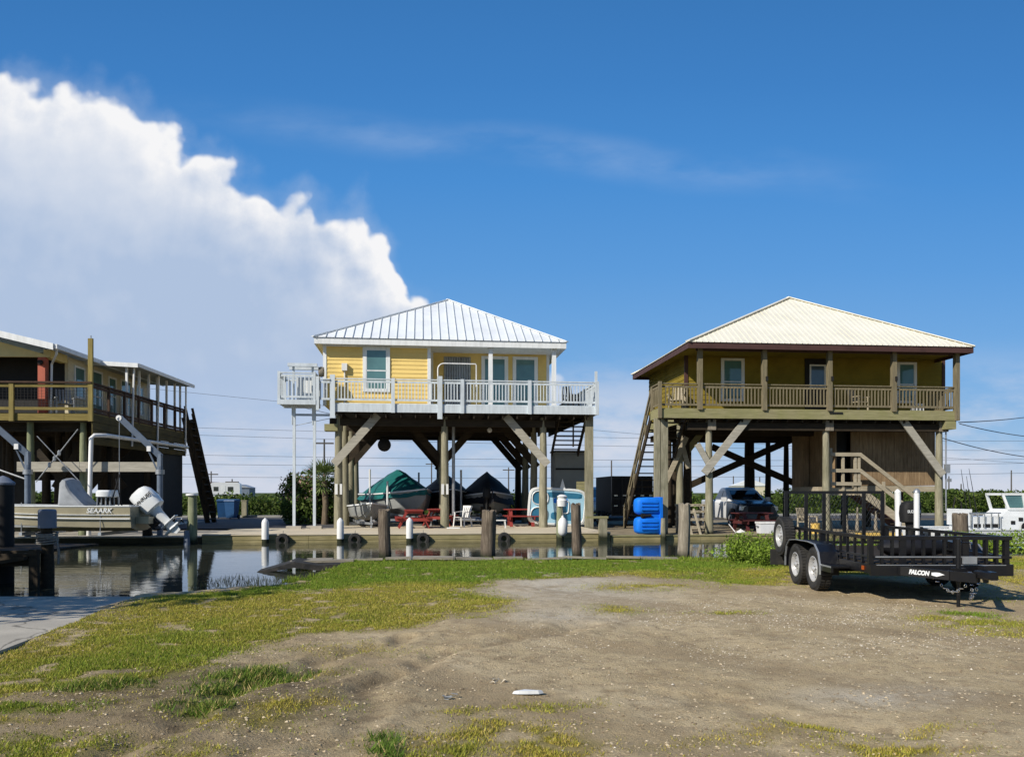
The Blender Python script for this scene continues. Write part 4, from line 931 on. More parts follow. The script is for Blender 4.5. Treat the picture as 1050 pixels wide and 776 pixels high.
# window unit light and box behind the rail
mb = MB(); x = FB.x(944, .3); mb.bx(x - .18, x + .18, .15, .5, DZ, DZ + .27); mb.bx(x - .20, x + .2, .13, .52, DZ + .27, DZ + .31)
bx_ = thing('cooler_box', 'small white cooler on the brown house deck behind the railing', 'cooler', (*FB.W(x, .55)[:2], DZ), FB.a)
mb = MB(); mb.bx(-.2, .2, -.16, .16, 0, .26); mesh_obj('tub', mb, M['cooler'], bx_); mb = MB(); mb.bx(-.22, .22, -.18, .18, .262, .32); mesh_obj('lid', mb, M['cooler'], bx_)
# porch furniture: rocking chairs seen through the balusters
for k, (px, lab) in enumerate(((694, 'wooden deck chair at the left corner of the brown house porch'), (880, 'wooden deck chair between the third and fourth brown porch posts'))):
    p = FB.W(FB.x(px, 1.1), 1.1); slat_chair(p.x, p.y, DZ, FB.a + (.4 if k else -.5) + math.pi*0, lab, M['step_wood'])
# ------------------------------------------------------------------ left house
FL = Frame(94, 28.6, 3.0)
hl = thing('stilt_house', 'cream house on green pilings with red corner column, wooden deck and white patio roof', 'house', (FL.o[0], FL.o[1], 0), FL.a)
DZ = FL.z(94, 423.5, 0); LX = -9.0; DY = 9.4; HW = -1.75      # house side wall sits 1.75 m in from the deck edge
RZ = FL.z(94, 390.5, 0)
mb = MB(); y = .05
while y < DY: mb.bx(LX, 0, y, y + .135, DZ - .04, DZ); y += .142
mesh_obj('deck_boards', mb, M['olive_wood'], hl)
mb = MB(); xj = FL.x(66, 0); mb.bx(LX, xj, -.03, .02, DZ - .27, DZ - .03); mb.bx(xj + .004, .02, -.025, .02, DZ - .27, DZ - .03); mesh_obj('front_fascia', mb, M['olive_wood'], hl)
mb = MB()
for k in range(4): mb.bx(-.02, .025, .03, DY, DZ - .30 - .27*k + .002, DZ - .045 - .27*k)
mesh_obj('side_skirt', mb, M['side_skirt'], hl)
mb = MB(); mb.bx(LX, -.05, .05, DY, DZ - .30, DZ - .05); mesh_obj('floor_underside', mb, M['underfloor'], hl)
# front rail: brown cap, olive rails, wire mesh infill
pxs = [-66, 13.5, 94.3]
for px in pxs:
    x = FL.x(px, 0); mb = MB(); mb.bx(x - .09, x + .07, -.12, -.032, DZ - .30, RZ - .05 if px < 90 else FL.z(95, 347.5, 0)); mesh_obj('rail_post', mb, M['olive_wood_z'], hl)
x = FL.x(94.3, 0); mb = MB(); mb.tube((x, -.08, FL.z(95, 347.5, 0)), (x, -.08, FL.z(95, 344.5, 0)), .02, n=6); mesh_obj('post_spike', mb, M['steel'], hl)
for a, b in zip(pxs[:-1], pxs[1:]):
    x0, x1 = FL.x(a, 0) + .08, FL.x(b, 0) - .09
    
    for za, zb_ in ((RZ - .24, RZ - .13), (DZ + .10, DZ + .20)): mb = MB(); mb.bx(x0, x1, -.09, -.04, za, zb_); mesh_obj('rail', mb, M['olive_wood'], hl)
    mb = MB(); x = x0 + .1
    while x < x1: mb.bx(x - .005, x + .005, -.068, -.06, DZ + .2, RZ - .24); x += .12
    z = DZ + .28
    while z < RZ - .24: mb.bx(x0, x1, -.072, -.0685, z - .004, z + .004); z += .1
    mesh_obj('wire_panel', mb, M['dark'], hl)
mb = MB(); mb.bx(LX, .05, -.16, .03, RZ - .10, RZ - .04); mesh_obj('rail_cap', mb, M['brown_wood'], hl)
# side rail running back
ys = [0.1, 1.45, 2.8, 4.15, 5.5, 6.9, 8.2, DY]
mb = MB(); mb.bx(-.12, .05, .04, DY, RZ - .10, RZ - .045); mesh_obj('rail_cap', mb, M['brown_wood'], hl)
for y0, y1 in zip(ys[:-1], ys[1:]):
    mb = MB(); mb.bx(-.07, .02, y1 - .09, y1, DZ - .3, RZ - .10); mesh_obj('rail_post', mb, M['brown_wood'], hl)
    for za, zb_ in ((RZ - .24, RZ - .14), (DZ + .1, DZ + .2), (DZ + .01, DZ + .08)): mb = MB(); mb.bx(-.05, -.0, y0, y1 - .09, za, zb_); mesh_obj('rail', mb, M['brown_wood'], hl)
    if y1 < 9: mb = MB(); mb.bx(-.03, -.022, y0, y1 - .1, DZ + .2, RZ - .24) if False else [mb.bx(-.03, -.022, y0 + .15*k, y0 + .15*k + .012, DZ + .2, RZ - .24) for k in range(1, int((y1 - y0)/.15))]; mesh_obj('wire_panel', mb, M['dark'], hl)
# house body
WYf = .55; H0 = FL.z(50, 366, WYf)          # lintel over the recess
EV = FL.z(58, 358, -.0); rfy0 = -.25; hx1 = HW; ridge = -8.6; sl_ = .235
rz_ = lambda x: EV + .16 + (hx1 + .55 - x)*sl_
mb = MB(); mb.bx(LX - 6, hx1, 3.0, DY, DZ, EV - .05)
for z in [0]: mb.lap((hx1, 1.9, 0), (0, 1, 0), (1, 0, 0), DY - 1.9, DZ, EV + .05, .16, .02)
mb.bx(hx1 - .12, hx1 - .002, 1.9, 3.0, DZ, EV - .05); mb.lap((LX - 6, 3.0, 0), (1, 0, 0), (0, -1, 0), hx1 - LX + 6, DZ, EV - .05, .16, .02)
mesh_obj('wall', mb, M['cream'], hl)
mb = MB(); mb.prism([(LX - 6, H0), (hx1 - .0, H0), (hx1 - .0, H0 + .05), (ridge, rz_(ridge) - .12), (LX - 6, rz_(ridge) - .12 - .3)], WYf, WYf + .12, 'XZ'); mesh_obj('gable', mb, M['paleyellow'], hl)
mb = MB(); mb.bx(hx1 - .28, hx1 - .02, WYf + .13, 1.9, H0 - .02, EV + .1); mesh_obj('porch_lintel', mb, M['paleyellow'], hl)
x = FL.x(44.5, WYf + .1); mb = MB(); mb.bx(x - .15, x + .11, WYf, WYf + .24, DZ, H0); mesh_obj('corner_column', mb, M['redpost'], hl)
mb = MB(); mb.lathe([(.02, -.1), (.08, -.09), (.09, 0), (.02, .03)], (x - .03, WYf - .02, H0 - .2), 10, 'Y'); mesh_obj('porch_lamp', mb, M['dark'], hl, smooth=40)
mb = MB(); mb.bx(LX - 6, hx1 - .13, 1.9, 1.95, DZ, H0 + .22); mb.bx(LX - 6, hx1 - .3, WYf + .13, 1.9, H0 + .12, H0 + .17); mesh_obj('recess_shade_sheet', mb, M['dark'], hl)  # near-black sheets paint the shade of the porch recess
# roof
mb = MB(); th = .07
pr = [(hx1 + .55, rz_(hx1 + .55)), (ridge, rz_(ridge)), (LX - 8, rz_(ridge) - 1.4), (LX - 8, rz_(ridge) - 1.4 - th), (ridge, rz_(ridge) - th), (hx1 + .55, rz_(hx1 + .55) - th)]
ye = 3.2
mb.prism(pr, rfy0, DY + .4, 'XZ'); mesh_obj('roof', mb, M['white_roof'], hl)
mb = MB(); mb.prism([(hx1 + .55, rz_(hx1 + .55) - .005), (ridge, rz_(ridge) - .005), (ridge, rz_(ridge) - .23), (hx1 + .55, rz_(hx1 + .55) - .23)], rfy0 - .04, rfy0 - .003, 'XZ'); mb.prism([(ridge, rz_(ridge) - .005), (LX - 8, rz_(ridge) - 1.4), (LX - 8, rz_(ridge) - 1.6), (ridge, rz_(ridge) - .23)], rfy0 - .04, rfy0 - .003, 'XZ'); mesh_obj('barge_board', mb, M['white'], hl)
mb = MB(); mb.bx(hx1 + .552, hx1 + .66, rfy0 + .02, DY + .4, EV - .02, EV + .14); mb.path([(hx1 + .6, rfy0 + .15, EV), (hx1 + .5, rfy0 + .3, EV - .18), (hx1 - .02, WYf + .2, EV - .42), (hx1 - .05, WYf + .2, DZ)], .04, 8); mesh_obj('gutter', mb, M['white'], hl)
mb = MB(); mb.prism([(hx1 + .5, EV + .05), (ridge, rz_(ridge) - .09), (ridge, rz_(ridge) - .12), (hx1 + .5, EV + .02)], rfy0 + .02, WYf, 'XZ'); mesh_obj('soffit', mb, M['paleyellow'], hl)
# side windows and doors in shade
def swin(y0, y1, z0, z1, nm='window'):
    mb = MB()
    for q in ((y0 - .08, y0, z0 - .08, z1 + .08), (y1, y1 + .08, z0 - .08, z1 + .08), (y0, y1, z1, z1 + .08), (y0, y1, z0 - .08, z0), (y0, y1, (z0+z1)/2 - .02, (z0+z1)/2 + .02)): mb.bx(hx1, hx1 + .05, *q)
    w_ = mesh_obj(nm, mb, M['white'], hl); mb = MB(); mb.bx(hx1 + .001, hx1 + .03, y0, y1, z0, z1); mesh_obj('pane', mb, M['glass'], w_)
for y0, y1, z0, z1 in ((2.4, 3.1, .9, 2.0), (3.7, 4.6, .1, 2.05), (5.3, 5.9, .5, 2.0), (6.5, 7.4, .1, 2.05), (8.1, 8.8, .8, 2.0)): swin(y0, y1, DZ + z0, DZ + z1)
# patio roof on thin white columns
PYs = 3.2; pz = FL.z(141, 372.5, PYs)
pxr = FL.x(141, PYs); mb = MB(); mb.prism([(hx1 - .1, pz + .09), (pxr, pz - .02), (pxr, pz - .10), (hx1 - .1, pz + .01)], PYs, DY + .2, 'XZ'); mesh_obj('patio_roof', mb, M['soffit'], hl)
mb = MB(); mb.prism([(hx1 - .3, pz + .12), (pxr + .03, pz), (pxr + .03, pz - .17), (hx1 - .3, pz - .05)], PYs - .05, PYs - .003, 'XZ'); mb.bx(pxr + .003, pxr + .06, PYs, DY + .25, pz - .14, pz + .0); mesh_obj('patio_fascia', mb, M['white'], hl)
for yy in (3.4, 4.6, 5.6, 6.5, 7.6, 8.6, 9.3):
    mb = MB(); mb.bx(-.24, -.16, yy - .04, yy + .04, DZ, pz - .08); mesh_obj('patio_column', mb, M['white'], hl)
for y0, y1 in ((3.45, 3.2), (6.0, 5.8), (9.3, 9.2)):
    mb = MB(); mb.tube((.09, y1, DZ - 1.0), (.07, y0, pz - .1), .04, n=8); mesh_obj('downpipe', mb, M['white_pvc'], hl)
# pilings and underfloor
for i, px in enumerate((31.5, 85.5, -40)):
    x = FL.x(px, .45)
    for j, yy in enumerate((.45, 3.2, 6.2, 9.0)):
        mesh_obj('piling', pile_mb(x, yy, -.4, DZ - .3, .16, 300 + 10*i + j), M['pile_green'] if j == 0 else M['dark_shade_wood'], hl, smooth=50)  # front row keeps its lit colour, shade is coloured in behind
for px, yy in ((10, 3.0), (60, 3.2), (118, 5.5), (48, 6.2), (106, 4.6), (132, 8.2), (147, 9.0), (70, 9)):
    x = FL.x(px, yy); mesh_obj('piling', pile_mb(x, yy, -.2, DZ - .3, .17, px), M['dark_shade_wood'], hl, smooth=50)
mb = MB()
for yy in (.62, 3.3, 6.3): mb.bx(LX, .0, yy, yy + .08, DZ - .62, DZ - .30)
mesh_obj('floor_beam', mb, M['dark_shade_wood'], hl)
z0_, z1_ = FL.z(100, 483.5, .1), FL.z(100, 473.5, .1); mb = MB(); mb.bx(FL.x(18, .1), FL.x(82, .1), .05, .12, z0_, z1_); mb.bx(FL.x(82, .1) + .005, FL.x(166, .1), .055, .12, z0_, z1_); mesh_obj('cross_board', mb, M['brace'], hl)
for p0, p1, yy in (((38, 462), (68, 497), .5), ((92, 500), (118, 470), 4.0), ((104, 470), (128, 500), 4.2), ((56, 500), (86, 452), 3.0), ((120, 470), (140, 452), 5)):
    mb = MB(); mb.beam((FL.x(p0[0], yy), yy, FL.z(*p0, yy)), (FL.x(p1[0], yy), yy, FL.z(*p1, yy)), .06, .26); mesh_obj('brace', mb, M['dark_shade_wood'], hl)
mb = MB(); mb.bx(LX, -.1, 6.35, 6.42, 2.15, DZ - .3); mb.bx(LX, -3.4, 6.43, 6.5, .1, 1.2); mb.bx(-6.3, -5.6, 6.2, 6.3, .1, 2.2); mb.bx(-4.1, -3.3, 6.2, 6.3, .1, 2.2); mesh_obj('added_dark_panel', mb, M['dark'], hl)  # near-black panels added to darken the view under the house
# dark enclosed bay at the far corner and the flight of stairs behind it
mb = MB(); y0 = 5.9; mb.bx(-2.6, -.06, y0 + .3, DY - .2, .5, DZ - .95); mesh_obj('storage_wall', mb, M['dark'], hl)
mb = MB(); mb.bx(-1.0, -.06, 5.6, 6.1, DZ - 1.1, DZ - .62) if False else None
s0 = Vector((-.05, DY + .1, DZ)); s1 = Vector((.9, DY + 3.4, .2))
a = Vector((FL.x(188.5, DY), DY, FL.z(188.5, 428, DY))); b = Vector((FL.x(213, DY + .6), DY + .6, .15))
for off in (0, 1.0):
    mb = MB(); mb.beam(a + Vector((0, off, 0)), b + Vector((0, off, 0)), .06, .22); mesh_obj('stringer', mb, M['dark_shade_wood'], hl)
    mb = MB(); mb.beam(a + Vector((.05, off, .55)), b + Vector((.05, off, .55)), .06, .11); mb.beam(a + Vector((.05, off, .28)), b + Vector((.05, off, .28)), .05, .09)
    for t in (.1, .4, .7, .98): q = a + (b - a)*t + Vector((.05, off, .25)); mb.box(q, (.09, .09, .66))
    mesh_obj('stair_rail', mb, M['dark_shade_wood'], hl)
mb = MB()
for i in range(15): q = a + (b - a)*((i + .5)/15) + Vector((0, .5, .02)); mb.box(q, (.28, .95, .05))
mesh_obj('treads', mb, M['dark_shade_wood'], hl)
# white pipe frame on the dock in front of the house
mb = MB(); Yp = -.25; A_ = (FL.x(91, Yp), Yp, .1); B_ = (FL.x(93.5, Yp), Yp, FL.z(93.5, 449, Yp)); C_ = (.28, 8.9, FL.z(187, 458.5, 8.9))
B2 = (B_[0] + .06, Yp + .1, B_[2] + .10); mb.path([A_, B_, B2, (B2[0] + .25, Yp + .6, B2[2] + .03), C_], .075, 10)
mesh_obj('drain_pipe', mb, M['white_pvc'], hl, smooth=50)
mb = MB(); mb.lathe([(.02, -.1), (.1, -.08), (.12, 0), (.02, .06)], (FL.x(50, 1.2), 1.2, FL.z(50, 439, 1.2)), 12, 'Z'); mesh_obj('ceiling_lamp', mb, M['white_pvc'], hl, smooth=40)
# dim porch furniture
p = FL.W(FL.x(66, .9), .9); slat_chair(p.x, p.y, DZ, FL.a + .6, 'grey chair on the left house deck behind the wire railing', M['tarp_grey'])

# ------------------------------------------------------------------ boat lift davits: column, sloping arm, cable
def davit(px, Y, ytop, ybase, pxe, yend, label):
    o = at(px, Y, .08); r = thing('boat_davit', label, 'boat lift', o, 0, 'boat lift davits along the left dock')
    zt = zat(ytop, Y); mb = MB(); mb.tube((0, 0, 0), (0, 0, zt - .5), .10, n=12); mesh_obj('column', mb, M['lift_grey'], r, smooth=40)
    mb = MB(); zc = zat((ytop + ybase)/2 - 4, Y); mb.tube((0, 0, zc - .1), (0, 0, zc + .06), .15, n=12); mb.box((0, 0, .02), (.42, .42, .05)); mesh_obj('collar', mb, M['steel'], r, smooth=40)
    ex = (pxe - px)*Y/FPX; ez = zat(yend, Y); mb = MB(); mb.beam((0, 0, zt - .6), (0, 0, zt - .05), .13, .17); mb.beam((.03, 0, zt - .16), (ex, -.35, ez), .13, .20)
    mb.beam((-.04, 0, zt - .75), (ex*.35, -.12, zt - .16 + (ez - zt + .16)*.30), .05, .05); mesh_obj('arm', mb, M['lift_grey'], r)
    mb = MB(); mb.lathe([(.03, -.05), (.10, -.05), (.10, .05), (.03, .05)], (ex, -.36, ez - .03), 12, 'Y'); mesh_obj('pulley', mb, M['white_pvc'], r, smooth=40); mb = MB(); mb.box((ex*.25, -.12, zt + .12), (.14, .14, .18)); mesh_obj('winch', mb, M['white_pvc'], r)
    mb = MB(); mb.tube((ex, -.36, ez - .1), (ex, -.36, .95), .012, n=5); mesh_obj('cable', mb, M['steel'], r)
    return r
davit(28.5, 27.3, 464, 515, -6, 433, 'blue grey boat lift davit nearest the left edge of the photo')
davit(164, 28.2, 466, 513, 127.5, 431, 'blue grey boat lift davit beside the raised white outboard motor')
# ------------------------------------------------------------------ skiff hanging in the lift
def hull_sections(Ln, B, D, flare=.85, sheer=.25, bowp=1.9, n=14, chine=.45, dead=.12):
    """stations from stern (x=0) to bow; each ring: port sheer, chine, keel, chine, starboard sheer (open)"""
    out = []
    for i in range(n + 1):
        t = i/n; k = max(0.0, 1 - max(0, (t - .45)/.55)**bowp); hb_ = B/2*max(k, .015); zt = D*(1 + sheer*max(0, t - .3)**2*2); kz = D*.78*max(0, (t - .72)/.28)**2.2
        ch = hb_*flare; cz = min(zt - .05, kz + D*chine*(.35 + .65*t*t) )
        out.append([Vector(p) for p in ((Ln*t, hb_, zt), (Ln*t, hb_*.965, zt*.55 + cz*.45), (Ln*t, ch, cz), (Ln*t, ch*.5, kz + dead*(D*.3)), (Ln*t, 0, kz), (Ln*t, -ch*.5, kz + dead*(D*.3)), (Ln*t, -ch, cz), (Ln*t, -hb_*.965, zt*.55 + cz*.45), (Ln*t, -hb_, zt))])
    return out
def make_hull(parent, Ln, B, D, mat, rim=None, inner=None, stripe=None, **kw):
    S = hull_sections(Ln, B, D, **kw); mb = MB(); mb.loft(S, False, False); mb.add(S[0], [tuple(range(9))])
    h = mesh_obj('hull', mb, mat, parent, smooth=35)
    mi = MB(); I = [[Vector((p[0][0] + (.06 if i == 0 else 0), p[0][1]*.93, p[0][2] - .0)), Vector((p[0][0] + (.06 if i == 0 else 0), p[0][1]*.88, p[4][2] + .16)), Vector((p[0][0] + (.06 if i == 0 else 0), -p[0][1]*.88, p[4][2] + .16)), Vector((p[0][0] + (.06 if i == 0 else 0), -p[0][1]*.93, p[0][2]))] for i, p in enumerate(S)]
    mi.loft(I, False, False); mi.add(I[0], [(0, 1, 2, 3)]); mesh_obj('inner_deck', mi, inner or mat, parent)
    mr = MB()
    for sgn, ix in ((1, 0), (-1, 8)):
        pts = [s[ix] + Vector((0, 0, .005)) for s in S]
        for a, b in zip(pts[:-1], pts[1:]): mr.beam(a - Vector((0, sgn*.05*min(1, abs(a.y)*3), 0)), b - Vector((0, sgn*.05*min(1, abs(b.y)*3), 0)), .14, .035)
    mr.beam(S[0][0], S[0][8], .08, .04); mesh_obj('gunwale', mr, rim or mat, parent)
    return S
def outboard(parent, M0, cowl_mat, leg_mat, text=None, tmat=None, scale=1.0, leg_k=1.0):
    """motor along local axes: z up when vertical, -x aft; M0 places it"""
    def put(mb): mb.v = [tuple(M0 @ (Vector((v[0], v[1], v[2] if v[2] > .5 else .5 + (v[2] - .5)*leg_k))*scale)) for v in mb.v]; return mb
    mb = MB(); rings = []
    for z, hx, hy, ox in ((.50, .19, .15, -.02), (.53, .235, .19, -.03), (.75, .255, .205, -.03), (.95, .25, .20, -.02), (1.04, .22, .175, .0), (1.08, .14, .10, .01)):
        rings.append([(ox + hx*math.copysign(abs(math.cos(a))**.6, math.cos(a)), hy*math.copysign(abs(math.sin(a))**.6, math.sin(a)), z) for a in [2*math.pi*k/20 for k in range(20)]])
    mb.loft(rings); c = mesh_obj('cowl', put(mb), cowl_mat, parent, smooth=40)
    mb = MB(); mb.loft([[(ox + hx*math.cos(a), hy*math.sin(a), z) for a in [2*math.pi*k/12 for k in range(12)]] for z, hx, hy, ox in ((.50, .16, .12, 0), (.30, .12, .09, 0), (-.15, .10, .055, .0), (-.42, .12, .03, .0))]); mesh_obj('midsection', put(mb), leg_mat, parent, smooth=40)
    mb = MB(); mb.box((-.05, 0, -.20), (.42, .20, .025)); mb.lathe([(.01, .26), (.055, .18), (.07, .0), (.06, -.16), (.03, -.2)], (0, 0, -.46), 12, 'X'); mb.prism([(-.12, -.5), (.10, -.5), (.02, -.72), (-.10, -.70)], -.012, .012, 'XZ'); mesh_obj('gearcase', put(mb), leg_mat, parent, smooth=40)
    mb = MB(); mb.lathe([(.045, -.2), (.04, -.3), (.01, -.33)], (0, 0, -.46), 10, 'X')
    for k in range(3):
        a = 2*math.pi*k/3; d1 = Vector((0, math.cos(a), math.sin(a))); d2 = Vector((0, -math.sin(a), math.cos(a))); o = Vector((-.25, 0, -.46))
        mb.add([o + d1*.03 - d2*.03 + Vector((.03, 0, 0)), o + d1*.17 - d2*.10 + Vector((.04, 0, 0)), o + d1*.19 + d2*.04, o + d1*.10 + d2*.09 - Vector((.04, 0, 0)), o + d1*.03 + d2*.03 - Vector((.03, 0, 0))], [(0, 1, 2, 3, 4)])
    mesh_obj('propeller', put(mb), M['steel'], parent)
    mb = MB(); mb.box((.19, 0, .22), (.14, .24, .36)); mb.box((.26, 0, .05), (.06, .30, .34)); mesh_obj('bracket', put(mb), M['dark'], parent)
    if text:
        for sgn in (-1, 1):
            Mx = Matrix.Translation((-.03, sgn*.208, .80)) @ Matrix.Rotation(R(90), 4, 'X') if sgn < 0 else Matrix.Translation((-.03, .208, .80)) @ Matrix.Rotation(R(180), 4, 'Z') @ Matrix.Rotation(R(90), 4, 'X')
            text_mesh(text, .105, M0 @ Matrix.Scale(scale, 4) @ Mx, tmat, c, 'lettering', .004, .002)
Yb = 26.4; stern = at(146, Yb)
bt = thing('skiff', 'tan aluminium skiff with raised white outboard slung at the left dock', 'boat', (stern.x, Yb, zat(544.0, Yb)), R(180) - R(-3.0))
D_ = (544 - 518.5)*Yb/FPX
S = make_hull(bt, 5.9, 1.95, D_, M['hull_tan'], M['hull_white'], M['hull_grey'], chine=.5, flare=.90, sheer=.12)
# ribs and dark bottom paint as separate strakes
mb = MB(); sgn = 1
for si in (1, -1):
    for f_, hh in ((.42, .035), (.60, .02)):
        pts = [Vector((s[0].x, si*(abs(s[0].y)*.99 + .012), s[2].z + (s[0].z - s[2].z)*f_)) for s in S[:-1]]
        for a, b in zip(pts[:-1], pts[1:]): mb.beam(a, b, .03, hh)
mesh_obj('side_strake', mb, M['hull_white'], bt)
mb = MB(); mb.bx(-.42, -.01, -.55, .55, D_*.30, D_*.58); mesh_obj('transom_pod', mb, M['hull_tan'], bt)
for si in (1, -1):
    Mx = Matrix.Translation((.95, si*(.975*.985 + .03), D_*.83)) @ (Matrix.Rotation(R(180), 4, 'Z') if si > 0 else Matrix.Identity(4)) @ Matrix.Rotation(R(90), 4, 'X')
    text_mesh('SEAARK', .21, Mx, M['hull_white'], bt, 'lettering', .006, .004, 1.05, .2)
MO = Matrix.Translation((-.12, 0, .98)) @ Matrix.Rotation(R(44), 4, 'Y') @ Matrix.Translation((0, 0, -1.13))
outboard(bt, MO, M['hull_white'], M['hull_white'], 'EVINRUDE', M['dark'], 1.45, .60)
# canvas-wrapped console, cushion seat
mb = MB(); xc = (146 - 82)*Yb/FPX
prof = [(-.55, .0), (-.62, .28), (-.40, .45), (.05, .85), (.25, 1.18), (.38, 1.22), (.50, 1.1), (.55, .5), (.60, 0)]
rings = []
for w_, sc_ in ((-.55, .82), (-.5, .95), (-.2, 1.02), (.2, 1.0), (.5, .95), (.55, .8)): rings.append([(xc + p[0]*sc_*.74, w_, D_ + .02 - .25 + p[1]*sc_*.93 + .0) for p in prof])
mb.loft(rings); mesh_obj('console_cover', mb, M['tarp_grey'], bt, smooth=30)
mb = MB(); xs2 = (146 - 111.5)*Yb/FPX; rings = []
for z, q in ((D_ + .28, .8), (D_ + .31, 1), (D_ + .46, 1), (D_ + .52, .85)): rings.append([(xs2 + .26*q*math.copysign(abs(math.cos(a))**.5, math.cos(a)), .45*q*math.copysign(abs(math.sin(a))**.5, math.sin(a)), z) for a in [2*math.pi*k/16 for k in range(16)]])
mb.loft(rings); mesh_obj('seat_cushion', mb, M['hull_white'], bt, smooth=40)
mb = MB()
for dx_ in (-.2, -.07, .07, .2):
    for yy in (-.3, .3): mb.tube((xs2 + dx_*1.1, yy, D_ - .3), (xs2 + dx_, yy, D_ + .3), .02, n=6)
mesh_obj('seat_legs', mb, M['steel'], bt)
mb = MB(); mb.tube((1.0, .2, D_ - .2), (.62, .25, D_ + 1.05), .02, n=6); mb.tube((.7, -.2, D_ - .2), (.9, -.1, D_ + .9), .02, n=6); mesh_obj('rod_holder', mb, M['dark'], bt)
# lift slings under the hull
for k, px in enumerate((40, 118)):
    o = at(px, Yb - .05); mb = MB(); mb.box((0, 0, 0), (.10, 2.5, .10)); mb.tube((0, -1.2, 0), (0, -1.2, 1.0), .012, n=5); 
    solo('lift_sling', mb, M['steel'], ('steel cradle bar under the bow half of the tan skiff', 'steel cradle bar under the stern half of the tan skiff')[k], 'lift cradle', (o.x, Yb + .2, zat(544.0, Yb) - .055), 0, 'cradle bars under the tan skiff')
# bracing cables on the left
for k, (a, b, lab) in enumerate((((38, 447), (82, 494), 'thin cable running down from left between the green pilings'), ((80, 440), (37, 494), 'thin cable with white fittings crossing between the green pilings'), ((-8, 479), (26, 491), 'pale rod sloping to the leftmost lift davit'))):
    Yc = 28.0; p, q = at(a[0], Yc, zat(a[1], Yc)), at(b[0], Yc, zat(b[1], Yc)); mb = MB(); mb.tube((0, 0, 0), q - p, .018 if k < 2 else .03, n=6)
    if k == 1:
        for t in (.45, .56, .68): c_ = (q - p)*t; mb.lathe([(.02, -.1), (.055, -.06), (.055, .06), (.02, .1)], c_, 8, 'Z')
    solo('lift_cable', mb, M['steel'], lab, 'cable', p)
# ------------------------------------------------------------------ docks, lots and road on the far bank
FD = Frame(455, 28.7, 6.5)
def slab(name, x0, x1, y0, y1, z, mat, th=.25):
    mb = MB(); P = [FD.W(a, b, 0) for a, b in ((x0, y0), (x1, y0), (x1, y1), (x0, y1))]
    mb.add([(p.x, p.y, z) for p in P] + [(p.x, p.y, z - th) for p in P], [(0, 1, 2, 3), (7, 6, 5, 4), (0, 4, 5, 1), (1, 5, 6, 2), (2, 6, 7, 3), (3, 7, 4, 0)]); return struct(name, mb, mat)
xa, xb = FD.x(207, 0), FD.x(626, 0)
slab('pavement', xa, xb, .22, 7.4, .15, M['concrete']); slab('pavement', xa, xb, 7.405, 16, .148, M['concrete2'])
slab('pavement', xb + .01, 40, .22, 16, .03, M['gravel_lot'])
slab('pavement', -60, xa - .01, .22, 16, .085, M['concrete2'])
slab('road', -60, 60, 16.01, 22, .10, M['asphalt'])
slab('road', xa - 3.5, xa + 4.0, 5.2, 16, .156, M['asphalt'], .02)
slab('kerb', -60, 60, 22.01, 22.4, .22, M['kerb'])
def seawall(label, x0, x1, zt, mat, cap):
    o = FD.W(x0, 0); r = thing('seawall', label, 'seawall', (o.x, o.y, 0), FD.a); Ln = x1 - x0; mb = MB()
    n = max(1, round(Ln/3.6))
    for k in range(n):
        a, b = Ln*k/n + .004, Ln*(k+1)/n - .004; mb.bx(a, b, .0, .075, zt - .19, zt - .02); mb.bx(a, b, .012, .075, zt - .36, zt - .2)
    mesh_obj('face_boards', mb, mat, r); mb = MB(); mb.bx(0, Ln, -.03, .30, zt - .018, zt + .022); mesh_obj('cap', mb, cap, r)
    mb = MB(); mb.bx(0, Ln, .09, .2, -1, zt - .03); mesh_obj('sheet_piling', mb, M['seawall_dark'], r)
    return r
seawall('sunlit timber seawall along the dock of the yellow house', xa, xb, .15, M['seawall'], M['concrete'])
seawall('low wet timber seawall below the brown house', xb + .02, 30, .03, M['seawall'], M['deck_x'])
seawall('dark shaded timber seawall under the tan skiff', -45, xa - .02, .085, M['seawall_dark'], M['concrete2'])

# white capped mooring posts along the yellow house dock
def mooring(px, ztop, label, first=[None]):
    p = FD.W(FD.x(px, -.16), -.16)
    if first[0] is None:
        r = thing('mooring_post', label, 'mooring post', (p.x, p.y, 0), 0, 'white capped mooring posts at the sunlit seawall')
        mb = MB(); mb.tube((0, 0, -1), (0, 0, .05), .115, n=14); mesh_obj('post', mb, M['pile'], r, smooth=40)
        mb = MB(); mb.lathe([(.125, .0), (.125, .58), (.10, .66), (.02, .74)], (0, 0, 0), 14); mesh_obj('sleeve', mb, M['white_pvc'], r, smooth=40)
        first[0] = r
    else: r = dup(first[0], (p.x, p.y, 0), 0, label)
    return r
for px, lab in ((272, 'white capped mooring post left of the tall lift posts, standing apart'), (349, 'white capped mooring post in front of the small skiff'), (420, 'white capped mooring post in front of the red picnic table')):
    mooring(px, 0, lab)
def plainpost(px, yl, z0, z1, r, label, mat='pile', cat='piling', name='dock_piling', group=None, cap=None, sq=False):
    p = FD.W(FD.x(px, yl), yl); mb = MB()
    if sq: mb.bx(-r, r, -r, r, z0, z1)
    else: mb = pile_mb(0, 0, z0, z1, r, int(px))
    if cap:
        t = thing(name, label, cat, (p.x, p.y, 0), 0, group); mesh_obj('post', mb, M[mat], t, smooth=50); mb = MB(); cap(mb, z1); mesh_obj('cap', mb, M['white_pvc'], t, smooth=40); return t
    return solo(name, mb, M[mat], label, cat, (p.x, p.y, 0), FD.a, group, 50)
plainpost(197, -.7, -1.2, zat(507, 27), .19, 'tall pale green piling at the right end of the left dock', 'pile_green', cap=lambda mb, z: mb.lathe([(.20, z - .03), (.20, z + .03), (.02, z + .05)], (0, 0, 0), 14))
